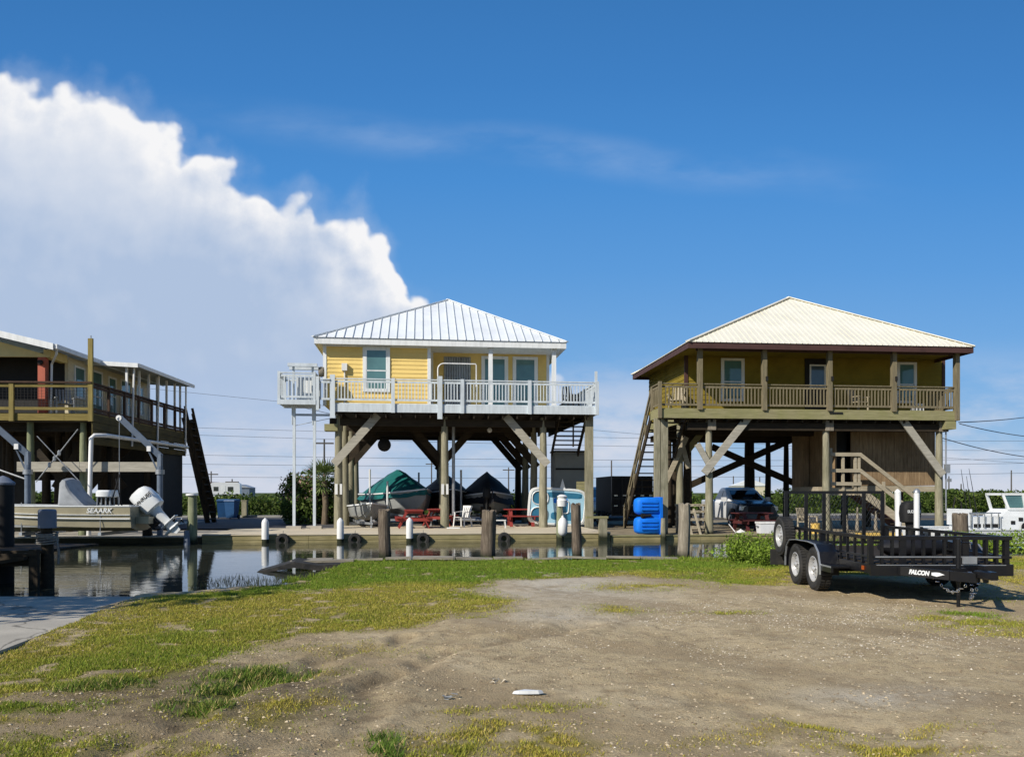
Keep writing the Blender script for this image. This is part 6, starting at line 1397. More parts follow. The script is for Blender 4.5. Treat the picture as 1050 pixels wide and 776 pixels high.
# weathered wood rack and ladder at the dock edge
p = at(711, 31.2, .03); rk = thing('wood_rack', 'weathered open wooden rack stacked at the brown house dock edge', 'rack', p, FB.a)
wx = .48
for x in (-wx, wx):
    for yy in (0, .55): mb = MB(); mb.bx(x - .045, x + .045, yy - .045, yy + .045, 0, 1.08); mesh_obj('post', mb, M['pile_grey'], rk)
for z in (.25, .55, .85, 1.1):
    mb = MB(); mb.bx(-wx - .06, wx + .06, -.10, -.05, z - .04, z + .04); mb.bx(-wx - .06, wx + .06, .60, .65, z - .04, z + .04)
    for k in range(5): mb.box((-wx + .1 + k*.19, .27, z + .03), (.1, .78, .03), rz=.05*(k % 3 - 1))
    mesh_obj('shelf', mb, M['step_wood'], rk)
mb = MB(); rr = random.Random(8)
for k in range(9): a = Vector((-.4 + rr.random()*.8, .1 + rr.random()*.4, .3 + rr.random()*.6)); mb.beam(a, a + Vector(((rr.random() - .5)*.7, .1, (rr.random() - .5)*.5)), .06, .05)
mesh_obj('loose_timber', mb, M['pile_old'], rk)
p = at(716, 29.8, 0); ld = thing('dock_ladder', 'narrow wooden ladder leaning from the water to the wood rack', 'ladder', p, FB.a)
for s_ in (-1, 1): mb = MB(); mb.beam((s_*.17 + .05, 0, -.4), (s_*.17 - .1, .75, 1.0), .06, .07); mesh_obj('rail', mb, M['step_wood'], ld)
for k in range(5): t = (k + .5)/5; mb = MB(); mb.box((.05 - .15*t, .75*t, -.4 + 1.4*t), (.32, .05, .05)); mesh_obj('rung', mb, M['step_wood'], ld)
# ------------------------------------------------------------------ vegetation
def leafcloud(name, label, cat, centers, size, pal, kind=None, group=None, seed=1, parent=None, mat=None, lift=.0, elong=1.0):
    """centers: array (n,3) of leaf positions; pal: colours with weights by height"""
    rr = np.random.RandomState(seed); n = len(centers); s = size[0] + (size[1] - size[0])*rr.rand(n)
    a = rr.normal(size=(n, 3)); a /= np.linalg.norm(a, axis=1)[:, None]; b = rr.normal(size=(n, 3)); b -= a*(a*b).sum(1)[:, None]; b /= np.linalg.norm(b, axis=1)[:, None]
    a *= (s*elong)[:, None]; b *= (s*.55)[:, None]; P = np.stack([centers - a, centers + b*.9, centers + a, centers - b*.9], 1).reshape(-1, 3)
    pal = np.array(pal); col = pal[rr.randint(len(pal), size=n)]*(.6 + .8*rr.rand(n))[:, None]
    o = tri_mesh(name, P, col, mat or M['leaf'], 4)
    if parent is not None: o.parent = parent
    elif label: tag(o, label, cat, group, kind)
    return o
rs = np.random.RandomState(21)
GREENS = [(.07, .115, .018), (.095, .15, .025), (.055, .085, .016), (.125, .165, .035), (.04, .065, .012)]
# marsh scrub beyond the road: lumpy band with an uneven top
n = 90000; Xm = rs.uniform(-62, 66, n); d0 = dockline(Xm) + 22.8; Ym = d0 + 9*rs.rand(n)**1.5
topm = 1.28 + .5*(fbm(Xm, Ym, .16, 3, 3.) - .5)*2 + .55*(fbm(Xm, Ym, .9, 3, 8.) - .5)*2 + np.where(Xm > 20, .45, 0) + np.where((Xm > 5) & (Xm < 20), .05, 0)
zm = topm*np.sqrt(rs.rand(n)); C = np.stack([Xm, Ym, zm], -1)
leafcloud('marsh_scrub', 'low green scrub band growing beyond the road behind the houses', 'scrub', C, (.07, .17), GREENS, kind='stuff', seed=3)
n = 60000; Xm = rs.uniform(-120, 130, n); Ym = 66 + 60*rs.rand(n)**1.3; zm = (1.0 + .55*(fbm(Xm, Ym, .12, 3, 5.) - .5)*2)*np.sqrt(rs.rand(n)); C = np.stack([Xm*Ym/66, Ym, zm], -1)
leafcloud('marsh_reeds', 'distant green marsh stretching to the horizon', 'marsh', C, (.16, .38), [tuple(c*1.15 for c in g) for g in GREENS], kind='stuff', seed=4)
# oleander in bloom and a fan palm beside the yellow house
def bush_pts(n, c, rx, ry, h, seed, lob=9):
    rr = np.random.RandomState(seed); out = []
    lobes = [(c[0] + rx*(rr.rand() - .5)*1.3, c[1] + ry*(rr.rand() - .5)*1.3, c[2] + h*(.25 + .5*rr.rand()), .30 + .25*rr.rand()) for _ in range(lob)]
    for _ in range(n):
        l = lobes[rr.randint(lob)]; d_ = rr.normal(size=3); d_ /= np.linalg.norm(d_); q = rr.rand()**.4
        out.append((l[0] + d_[0]*rx*l[3]*q, l[1] + d_[1]*ry*l[3]*q, max(c[2] + .02, l[2] + d_[2]*h*l[3]*q)))
    return np.array(out)
p = at(323, 38.0, .15); ol = thing('oleander_bush', 'rounded dark green shrub with pale pink blossoms beside the lift posts', 'shrub', p)
mb = MB(); rr = random.Random(3)
for k in range(9): a = rr.random()*6.28; mb.path([(rr.random()*.2 - .1, rr.random()*.2 - .1, 0), (.35*math.cos(a), .35*math.sin(a), .7), (.7*math.cos(a), .6*math.sin(a), 1.5)], [.035, .025, .012], 6)
mesh_obj('stem', mb, M['bark'], ol, smooth=60)
leafcloud('foliage', None, None, bush_pts(7500, (0, 0, .0), 1.5, 1.4, 2.15, 5, 14), (.05, .11), [(.075, .125, .025), (.11, .17, .035), (.05, .085, .02), (.15, .20, .05)], seed=6, parent=ol, elong=1.5)
bp_ = bush_pts(8000, (0, 0, .15), 1.62, 1.5, 2.2, 5, 14); bp_ = bp_[(bp_[:, 2] > 1.1) & (bp_[:, 1] < .5)]; leafcloud('blossom', None, None, bp_[:1000], (.035, .065), [(.62, .36, .34), (.70, .46, .42), (.55, .30, .28)], seed=8, parent=ol)
p = at(333, 37.0, .15); pm = thing('fan_palm', 'spiky fan palm rising behind the flowering shrub', 'palm', p)
mb = MB(); mb.path([(0, 0, 0), (.04, .02, .9), (-.02, .0, 2.0)], [.16, .14, .12], 10); mesh_obj('trunk', mb, M['bark'], pm, smooth=60)
mb = MB(); rr = random.Random(11)
for k in range(34):
    a = rr.random()*6.28; el = R(-25 + 100*rr.random()); d_ = Vector((math.cos(a)*math.cos(el), math.sin(a)*math.cos(el), math.sin(el))); o = Vector((-.02, 0, 2.0)); m_ = o + d_*.6
    sd = d_.cross(Vector((0, 0, 1))).normalized(); up_ = sd.cross(d_)
    mb.tube(o, m_, .014, .01, 5)
    for j in range(11):
        f = (j - 5)/5*1.25; t_ = m_ + (d_*math.cos(f) + sd*math.sin(f))*(.75 - .12*abs(f)) - Vector((0, 0, .10 + .1*rr.random())); q = sd*math.cos(f) - d_*math.sin(f); mb.add([m_ - q*.015, m_ + q*.015, (m_ + t_)/2 + q*.028, t_, (m_ + t_)/2 - q*.028], [(0, 1, 2, 3, 4)])
fm = paint('palm frond', (.15, .21, .06), .6, .2); mesh_obj('fronds', mb, fm, pm)
p = at(524, 44, .12); sh = thing('garden_shrub', 'small yellow green shrub seen under the right half of the yellow house', 'shrub', p); leafcloud('foliage', None, None, bush_pts(1600, (0, 0, 0), .9, .8, 1.35, 9, 7), (.06, .12), [(.16, .17, .04), (.24, .22, .07), (.10, .13, .03)], seed=10, parent=sh)
mb = MB(); mb.tube((0, 0, 0), (0, 0, .8), .04, .02, 6); mesh_obj('stem', mb, M['bark'], sh)
# broad leaved weeds on the near bank left of the trailer
C = []
rr = np.random.RandomState(5)
for px, Y, rx, h, n in ((772, 19.0, .95, .62, 2400), (748, 19.3, .6, .34, 700), (798, 18.4, .7, .75, 1300), (790, 17.6, .6, .55, 900), (1035, 21.0, 1.8, .7, 2400), (1000, 20.6, 1.6, .45, 1600), (920, 20.4, 2.2, .4, 1800), (850, 20.2, 1.6, .6, 2000), (1075, 20, 1.6, .9, 1600)):
    o = at(px, Y, .0); b_ = bush_pts(n, (0, 0, 0), rx, .75, h, int(px), 8); C.append(b_ + np.array([o.x, o.y, -.02]))
leafcloud('weeds', 'bright green leafy weeds crowding the near bank beside the trailer', 'weeds', np.concatenate(C), (.018, .05), [(.17, .26, .025), (.22, .32, .035), (.12, .19, .02), (.26, .35, .06)], kind='stuff', seed=12)
# rank grass along the bulkhead and sprouts in the shallows
n = 9000; px = rs.uniform(312, 830, n); Xb = rs.uniform(-4.2, 8.2, n); Yb2 = shore(Xb) - .02 - .45*rs.rand(n)**1.4; hb2 = (.03 + .07*rs.rand(n)**2)*(.4 + 1.2*fbm(Xb, Yb2, 1.1, 3, 2.)); zb2 = gz(Xb, Yb2)*0 - .03
th = rs.rand(n)*6.28; P = np.zeros((n, 3, 3)); wdt = .006 + .006*rs.rand(n)
P[:, 0] = np.stack([Xb - np.cos(th)*wdt, Yb2 - np.sin(th)*wdt, zb2], -1); P[:, 1] = np.stack([Xb + np.cos(th)*wdt, Yb2 + np.sin(th)*wdt, zb2], -1); le = hb2*rs.rand(n)*.9; la = rs.rand(n)*6.28; P[:, 2] = np.stack([Xb + np.cos(la)*le, Yb2 + np.sin(la)*le, zb2 + hb2 + .03], -1)
col = np.array([(.20, .30, .03), (.24, .33, .04), (.28, .32, .06)])[rs.randint(3, size=n)]*(.6 + .7*rs.rand(n))[:, None]
o = tri_mesh('grass', P.reshape(-1, 3), col, M['blade']); tag(o, 'taller bright green grass fringing the timber bulkhead', 'grass', kind='stuff')
n = 420; Xb = rs.uniform(-6.0, -3.7, n); Yb2 = rs.uniform(14.6, 16.6, n); k = Yb2 > shore(Xb) - .3; Xb, Yb2 = Xb[k], Yb2[k]; n = len(Xb); P = np.zeros((n, 3, 3)); hb2 = .04 + .10*rs.rand(n)
P[:, 0] = np.stack([Xb - .006, Yb2, np.full(n, -.15)], -1); P[:, 1] = np.stack([Xb + .006, Yb2, np.full(n, -.15)], -1); P[:, 2] = np.stack([Xb + rs.normal(size=n)*.04, Yb2 + rs.normal(size=n)*.04, -.13 + hb2], -1)
o = tri_mesh('marsh_grass', P.reshape(-1, 3), np.tile([[.05, .06, .03]], (n, 1)), M['blade']); tag(o, 'thin dark sprouts standing in the shallow water by the bank', 'reeds', kind='stuff')
# unseen tree added out of view to cast shade on ramp and pier
p = Vector((-12.2, 9.4, -.02)); tr_ = thing('added_shade_tree', 'unseen leafy tree added left of the concrete ramp for its shade', 'tree', p); mb = MB(); mb.path([(0, 0, 0), (.1, .1, 1.3), (0, .2, 2.6)], [.22, .18, .14], 10)
for k in range(7): a = k*.9; mb.path([(0, .15, 1.9 + .1*k), (1.0*math.cos(a), 1.0*math.sin(a), 3.0 + .1*k), (2.0*math.cos(a), 2.0*math.sin(a), 3.7 + .15*k)], [.09, .06, .02], 7)
mesh_obj('trunk', mb, M['bark'], tr_, smooth=60)
leafcloud('crown', None, None, bush_pts(9000, (0, 0, 1.9), 3.6, 4.4, 3.4, 15, 13), (.08, .17), GREENS, seed=16, parent=tr_)

# ------------------------------------------------------------------ blue bins, camper, utility poles, wires
def bin_(px, Y, rz, label, root=[None]):
    p = at(px, Y, .10)
    if root[0]: return dup(root[0], p, rz, label)
    t = thing('wheelie_bin', label, 'bin', p, rz, 'blue wheelie bins beyond the road'); root[0] = t
    mb = MB(); mb.loft([[(-.24, -.26, .06), (.24, -.26, .06), (.24, .22, .06), (-.24, .22, .06)], [(-.31, -.36, 1.02), (.31, -.36, 1.02), (.31, .33, 1.02), (-.31, .33, 1.02)]]); mesh_obj('body', mb, M['bin_blue'], t)
    mb = MB(); mb.loft([[(-.33, -.40, 1.025), (.33, -.40, 1.025), (.33, .38, 1.025), (-.33, .38, 1.025)], [(-.31, -.36, 1.10), (.31, -.36, 1.10), (.31, .36, 1.14), (-.31, .36, 1.14)]]); mesh_obj('lid', mb, M['bin_blue'], t)
    for s_ in (-1, 1): mesh_obj('wheel', MB().lathe([(.02, -.03), (.13, -.03), (.13, .03), (.02, .03)], (s_*.27, .27, .13), 14, 'X'), M['rubber'], t)
    return t
bin_(228.5, 47.5, R(14), 'paler blue wheelie bin leaning left of its twin'); bin_(238, 46.5, R(-8), 'upright dark blue wheelie bin right of its twin')
p = at(251, 49, .10); mb = MB(); mb.box((0, 0, .5), (.3, .3, 1.0)); mb.box((0, 0, 1.03), (.36, .36, .06)); solo('wooden_post', mb, M['pile'], 'stubby wooden post right of the blue bins', 'post', p)
def camper(px, Y, label):
    p = at(px, Y, 0); z0 = .5; t = thing('travel_trailer', label, 'camper', p, R(12)); k = 1.0
    prof = [(-2.2, .75), (-2.3, 1.4), (-2.0, 2.9), (-1.6, 3.15), (1.9, 3.15), (2.2, 2.95), (2.25, .75)]
    mb = MB(); mb.prism(prof, -1.2, 1.2, 'XZ'); mesh_obj('body', mb, M['car_white'], t)
    for x0, x1 in ((-1.5, -.8), (.5, 1.3)): mb = MB(); mb.bx(x0, x1, -1.215, -1.203, 1.85, 2.5); mesh_obj('window', mb, M['glass_dark'], t)
    mb = MB(); mb.bx(-.4, .2, -1.22, -1.203, .9, 2.7); mesh_obj('door', mb, M['white'], t)
    mb = MB(); mb.bx(-2.15, 2.2, -1.23, -1.204, 1.25, 1.4); mesh_obj('stripe', mb, M['steel'], t)
    for s_ in (-1, 1): mesh_obj('wheel', MB().lathe([(.02, -.12), (.38, -.12), (.38, .12), (.02, .12)], (.3, s_*1.1, .38), 16, 'Y'), M['rubber'], t)
    return t
camper(231, 120, 'white camper parked far off above the scrub left of the lift posts')
for k, (px, Y, w_, h_, lab) in enumerate(((217, 125, 2.2, 2.9, 'far brown shed just left of the white camper'), (246, 128, 3.0, 2.4, 'far low grey shed just right of the white camper'), (770, 190, 9, 3.2, 'far pale building low over the marsh under the brown house'))):
    p = at(px, Y, 0); t = thing('shed', lab, 'shed', p); mb = MB(); mb.bx(-w_/2, w_/2, 0, 3, 0, h_); mesh_obj('wall', mb, M[('redpost', 'lift_grey', 'cream')[k]], t); mb = MB(); mb.prism([(-w_/2 - .2, h_ + .004), (w_/2 + .2, h_ + .004), (0, h_ + w_*.18)], -.2, 3.2, 'XZ'); mesh_obj('roof', mb, M[('fascia_brown', 'steel', 'white')[k]], t)
def upole(px, Y, ytop, label, arm=True):
    p = at(px, Y, 0); t = thing('utility_pole', label, 'utility pole', p, .1, 'distant utility poles over the marsh'); zt = zat(ytop, Y); r_ = max(.13, Y*.0009); mb = MB(); mb.tube((0, 0, 0), (0, 0, zt), r_, r_*.75, 8); mesh_obj('pole', mb, M['pole'], t)
    if arm: mb = MB(); mb.bx(-1.1, 1.1, -.08, .08, zt - .6, zt - .42); mesh_obj('crossarm', mb, M['pole'], t)
for px, Y, yt, lab in ((332.5, 95, 450, 'far utility pole with crossarm above the flowering shrub'), (442.5, 150, 473, 'thin far utility pole left of the middle piling of the yellow house'), (521.5, 150, 479, 'far utility pole right of the black covered boat'), (533.5, 140, 472, 'taller far utility pole over the shaded red table'), (627, 120, 472, 'far utility pole in the gap between the two houses'), (216.5, 130, 483, 'far utility pole behind the left house stairs'), (238, 135, 491, 'short far utility pole behind the white camper'), (752, 210, 488, 'tiny far utility pole left of the brown house braces'), (779, 215, 489, 'tiny far utility pole between the brown house braces'), (973, 140, 488, 'thin far pole right of the brown house near its last piling'), (1037, 140, 482, 'thin far pole above the white boat windscreen'), (985.5, 150, 496, 'shortest thin far pole above the scrub at right')):
    upole(px, Y, yt, lab, arm=px < 600)
def wire(x0, y0, x1, y1, Y0, Y1, label, sag=.35, r=.022):
    a, b = at(x0, Y0, zat(y0, Y0)), at(x1, Y1, zat(y1, Y1)); mb = MB(); pts = []
    for k in range(13): t = k/12; q = a + (b - a)*t; pts.append(q - a - Vector((0, 0, sag*4*t*(1 - t))))
    mb.path(pts, r, 5); solo('power_line', mb, M['wire'], label, 'power line', a, 0, 'power lines strung behind the houses')
WR = [(-40, 378, 1100, 478, 'highest power line behind the houses at left'), (-40, 430, 1100, 452, 'second power line from the top at left'), (-40, 437, 1100, 462, 'third power line from the top at left'), (-40, 461, 1100, 470, 'fourth power line down behind the lift posts'), (-40, 472, 1100, 474, 'fifth power line, close under the fourth'), (-40, 486, 1100, 484, 'lowest faint power line near the scrub at left')]
for k, (a, b, c_, d_, lab) in enumerate(WR): wire(a, b, c_, d_, 62 + 3*k, 70 + 3*k, lab, .5, .013 + .001*k)
wire(983, 433, 1120, 412, 33, 60, 'power line rising to the right from the brown house deck', .3, .02); wire(984, 434.5, 1120, 449, 33, 40, 'power line dropping to the right from the brown house deck', .25, .018); wire(966, 449, 1120, 471, 31.5, 38, 'power line leaving the brown house right piling', .3, .018)
# ------------------------------------------------------------------ white centre console boat at right, its black outboard, lift poles
Yw = 25.5; p = at(944, Yw, 0); wbm = thing('console_boat', 'white centre console boat with black outboard moored behind the trailer', 'boat', (p.x, p.y, -.10), R(2))
Hw = zat(541.5, Yw) + .10
S = make_hull(wbm, 6.6, 2.3, Hw, M['hull_white'], M['hull_white'], M['hull_white'], sheer=.25)
mb = MB(); xo = (1035 - 944)*Yw/FPX; mb.loft([[(xo - .55, -.5, Hw - .4), (xo + .75, -.5, Hw - .4), (xo + .75, .5, Hw - .4), (xo - .55, .5, Hw - .4)], [(xo - .50, -.48, Hw + .40), (xo + .70, -.48, Hw + .40), (xo + .70, .48, Hw + .40), (xo - .50, .48, Hw + .40)], [(xo - .25, -.44, Hw + .62), (xo + .6, -.44, Hw + .62), (xo + .6, .44, Hw + .62), (xo - .25, .44, Hw + .62)]]); cs = mesh_obj('console', mb, M['hull_white'], wbm)
mb = MB(); mb.bx(xo - .54, xo - .50, -.40, .40, Hw + .12, Hw + .38)
for dx_, dz_ in ((.30, .22), (.1, .30), (-.15, .2)): mb.box((xo + dx_, -.49, Hw + dz_), (.13, .03, .11))
mesh_obj('instrument_panel', mb, M['dark'], cs)
mb = MB(); mb.lathe([(.13, -.02), (.17, -.02), (.17, .02), (.13, .02)], (xo + .25, -.56, Hw + .05), 18, 'Y'); mb.tube((xo + .25, -.56, Hw + .05), (xo + .25, -.48, Hw + .05), .03, n=8); mesh_obj('steering_wheel', mb, M['dark'], cs, smooth=40)
mb = MB(); zt = zat(506.5, Yw) + .10
for a, b in (((xo - .25, -.44, Hw + .6), (xo - .42, -.40, zt)), ((xo + .28, -.44, Hw + .6), (xo + .22, -.40, zt)), ((xo + .85, -.44, Hw + .5), (xo + .9, -.40, zt))): mb.beam(a, b, .06, .07); mb.beam((a[0], -a[1], a[2]), (b[0], -b[1], b[2]), .06, .07)
mb.beam((xo - .45, -.40, zt), (xo + .95, -.40, zt), .06, .07); mb.beam((xo - .45, .40, zt), (xo + .95, .40, zt), .06, .07); mb.beam((xo - .42, -.40, zt), (xo - .42, .40, zt), .06, .07); mb.bx(xo - .25, xo + .9, -.47, -.41, Hw + .58, Hw + .66); fr = mesh_obj('windscreen_frame', mb, M['hull_white'], wbm)
for (a0, a1, b0, b1) in ((xo - .22, xo + .24, xo - .38, xo + .19), (xo + .32, xo + .82, xo + .27, xo + .86)):
    mb = MB(); mb.add([(a0, -.425, Hw + .67), (a1, -.425, Hw + .67), (b1, -.40, zt - .04), (b0, -.40, zt - .04)], [(0, 1, 2, 3)]); mesh_obj('pane', mb, M['glass'], fr)
mb = MB(); xq = (1002 - 944)*Yw/FPX; mb.bx(xq - .55, xq + .45, -.55, .55, Hw - .35, Hw + .38); mb.bx(xq - .6, xq - .5, -.6, .6, Hw + .1, Hw + .62); mesh_obj('leaning_post', mb, M['hull_white'], wbm)
mb = MB()
for k in range(3): mb.bx(xq - .42 + k*.30, xq - .20 + k*.30, -.565, -.552, Hw + .05, Hw + .16)
mesh_obj('tackle_drawers', mb, M['dark'], wbm)
mb = MB()
for k in range(5): mb.tube((xq - .55 + .22*k, -.62, Hw + .0), (xq - .55 + .22*k, -.62, Hw + .5), .018, n=6)
mb.tube((xq - .6, -.62, Hw + .5), (xq + .4, -.62, Hw + .5), .02, n=6); mesh_obj('grab_rail', mb, M['chrome'], wbm, smooth=60)
outboard(wbm, Matrix.Translation((-.50, -.35, Hw - .40)), M['dark'], M['dark'], 'SUZUKI', M['hull_white'], 1.18)
for k, (x0, y0, x1, y1, lab) in enumerate(((993, 513, 985.5, 481, 'leftmost thin fishing rod standing in the white boat'), (997, 509, 991, 488, 'shortest thin fishing rod standing in the white boat'), (1003, 512, 993.5, 480, 'rightmost thin fishing rod standing in the white boat'))):
    a, b = at(x0, Yw, zat(533, Yw)), at(x1, Yw, zat(y1, Yw)); t = thing('fishing_rod', lab, 'fishing rod', a, 0, 'fishing rods in the white boat'); mb = MB(); mb.tube((0, 0, 0), b - a, .016, .006, 6); mesh_obj('rod', mb, M['dark'], t); mb = MB(); mb.lathe([(.02, -.04), (.05, -.03), (.05, .03), (.02, .04)], (b - a)*.12, 8, 'Y'); mesh_obj('reel', mb, M['steel'], t)
for k, (px, yt, tilt, lab) in enumerate(((922, 502.5, -.05, 'white pole with pointed top left of the black outboard'), (940, 502, .0, 'white pole with rounded top right of the black outboard'))):
    Yq = 27.0 if k == 0 else 24.6; p = at(px, Yq, 0); t = thing('lift_pole', lab, 'pole', p, 0, 'white guide poles by the moored boat'); zt = zat(yt, Yq); mb = MB(); mb.tube((0, 0, -1), (tilt, 0, zt - .08), .10 if k == 0 else .085, n=12); mesh_obj('sleeve', mb, M['white_pvc'], t, smooth=40); mb = MB(); mb.lathe([(.105, zt - .08), (.09, zt - .02), (.02, zt + .04)], (tilt, 0, 0), 12); mesh_obj('cap', mb, M['white_pvc'] if k == 0 else M['steel'], t, smooth=40)
# yellow board, bucket, chair, stubs on the brown house dock, seen through the trailer
p = at(916, 29.5, .05); mb = MB(); mb.bx(-1.35, 1.2, -.2, .2, .0, .09); solo('yellow_board', mb, M['yellow_board'], 'long yellow board lying along the dock behind the trailer', 'board', p, FB.a)
p = at(836, 31.0, .03); bu = thing('bucket', 'pale yellow bucket on the dock seen through the trailer ramp', 'bucket', p); mb = MB(); mb.lathe([(.16, 0), (.18, .36), (.19, .40), (.17, .40), (.15, .05), (.01, .04)], (0, 0, 0), 16); mesh_obj('tub', mb, M['yellow_board'], bu, smooth=40); mb = MB(); mb.path([(-.19, 0, .38), (-.12, -.1, .30), (0, -.16, .26), (.12, -.1, .3), (.19, 0, .38)], .008, 5); mesh_obj('handle', mb, M['steel'], bu)
p = at(828, 32.2, .03); slat_chair(p.x, p.y, .03, FB.a + .5, 'weathered wooden chair on the dock seen through the trailer ramp', M['step_wood'])
for k, (px, yt, lab) in enumerate(((852, 531, 'short pale dock stub just right of the yellow bucket'), (868, 528, 'pale dock stub second from the yellow bucket'), (879, 520, 'tallest dock stub behind the trailer ramp'), (898, 524, 'dock stub nearest the wooden steps'))):
    plainpost(px, 1.2, -.1, zat(yt, 31.5), .085, lab, 'pile_grey', group='stub posts on the brown house dock')
p = at(977, 32, .03); mb = MB(); rr = random.Random(3)
mb.path([(.0, 0, 0), (.0, 0, .9), (.1, 0, 1.4), (.35, 0, 1.2), (.42, 0, .4), (.40, 0, 0)], .03, 6); solo('garden_hose', mb, M['dark'], 'dark hose looped beside the last piling of the brown house', 'hose', p, FB.a)
# ------------------------------------------------------------------ black utility trailer in the lot
tl = thing('utility_trailer', 'black tandem axle utility trailer with mesh ramp gate parked on the dirt lot', 'trailer', (6.32, 13.75, 0), R(-1.0))
HW_, YF, YR, BZ = .99, -1.98, 1.98, .56      # half bed width, front, rear (local y), bed height
TR = M['trailer']
mb = MB()
for s_ in (-1, 1): mb.bx(s_*HW_ - .03, s_*HW_ + .03, YF, YR, BZ - .13, BZ)
for y in (YF + .03, -1.2, -.6, 0, .6, 1.2, YR - .03): mb.bx(-HW_ + .031, HW_ - .031, y - .028, y + .028, BZ - .11, BZ - .015)
mesh_obj('bed_frame', mb, TR, tl)
mb = MB(); x = -HW_ + .04
while x < HW_ - .1: mb.bx(x, x + .185, YF + .04, YR - .04, BZ - .012, BZ + .025); x += .192
mesh_obj('bed_planks', mb, M['dark_shade_wood'], tl)
RT = BZ + .42
for s_ in (-1, 1):
    mb = MB(); mb.bx(s_*HW_ - .025, s_*HW_ + .025, YF, YR, RT - .05, RT); mb.bx(s_*HW_ - .02, s_*HW_ + .02, YF + .05, YR - .05, BZ + .10, BZ + .13)
    n = 14
    for i in range(n + 1):
        y = YF + .03 + (YR - YF - .06)*i/n; big = i in (0, 7, 14); mb.bx(s_*HW_ - (.035 if big else .017), s_*HW_ + (.035 if big else .017), y - (.035 if big else .017), y + (.035 if big else .017), BZ + .001, RT - .05)
    mesh_obj('side_rail', mb, TR, tl)
mb = MB(); mb.bx(-HW_ + .03, HW_ + .06, YF - .03, YF + .03, RT - .055, RT + .002); mb.bx(-HW_ + .03, HW_ + .06, YF - .02, YF + .02, BZ + .09, BZ + .13)
for i in range(1, 13):
    x = -HW_ + 2*HW_*i/13; q = .045 if i in (3, 9) else .018; mb.bx(x - q, x + q, YF - .024, YF + .024, BZ + .002, RT - .056)
mb.bx(-HW_ - .03, HW_ + .06, YF - .06, YF - .001, BZ - .16, BZ + .01)
mesh_obj('front_rail', mb, TR, tl)
mb = MB(); mb.bx(-HW_ + .05, HW_ - .05, YF - .066, YF - .0615, BZ - .005, BZ + .006); mb.bx(-HW_ + .05, HW_ - .1, YF - .026, YF - .0225, BZ + .108, BZ + .126); mesh_obj('edge_trim', mb, M['steel'], tl)
# ramp gate at the rear with expanded mesh
GT = 1.655; gb = BZ + .06
mb = MB(); mb.bx(-HW_ + .02, HW_ - .02, YR + .02, YR + .07, GT - .055, GT); mb.bx(-HW_ + .02, HW_ - .02, YR + .02, YR + .07, gb, gb + .05)
gx_ = [-HW_ + .045, -.55, -.2, .2, .58, HW_ - .045]
for k, x in enumerate(gx_): q = .032 if k in (0, 5) else .03; mb.bx(x - q, x + q, YR + .02, YR + .07, gb + .05, GT - .055)
g_ = mesh_obj('ramp_gate', mb, TR, tl)
mb = MB(); W0, W1, Z0, Z1 = -HW_ + .07, HW_ - .07, gb + .06, GT - .06; hgt = Z1 - Z0; st = .075; x = W0 - hgt*.55
def clipd(x0, sgn):
    # diagonal strand clipped to the gate opening
    pts = []
    for z in (Z0, Z1):
        pts.append((x0 + sgn*(z - Z0)*.55, z))
    (xa_, za), (xb_, zb_) = pts; lo, hi = 0.0, 1.0
    dx_ = xb_ - xa_
    for lim, side in ((W0, 1), (W1, -1)):
        fa = (xa_ - lim)*side; fb = (xb_ - lim)*side
        if fa < 0 and fb < 0: return None
        if fa < 0: lo = max(lo, -fa/(fb - fa))
        if fb < 0: hi = min(hi, fa/(fa - fb))
    return None if hi <= lo else ((xa_ + dx_*lo, za + (zb_ - za)*lo), (xa_ + dx_*hi, za + (zb_ - za)*hi))
while x < W1 + hgt*.55:
    for sgn in (1, -1):
        c_ = clipd(x, sgn)
        if c_: mb.beam((c_[0][0], YR + .045 + .003*sgn, c_[0][1]), (c_[1][0], YR + .045 + .003*sgn, c_[1][1]), .004, .010, (0, 1, 0))
    x += st
mesh_obj('gate_mesh', mb, TR, g_)
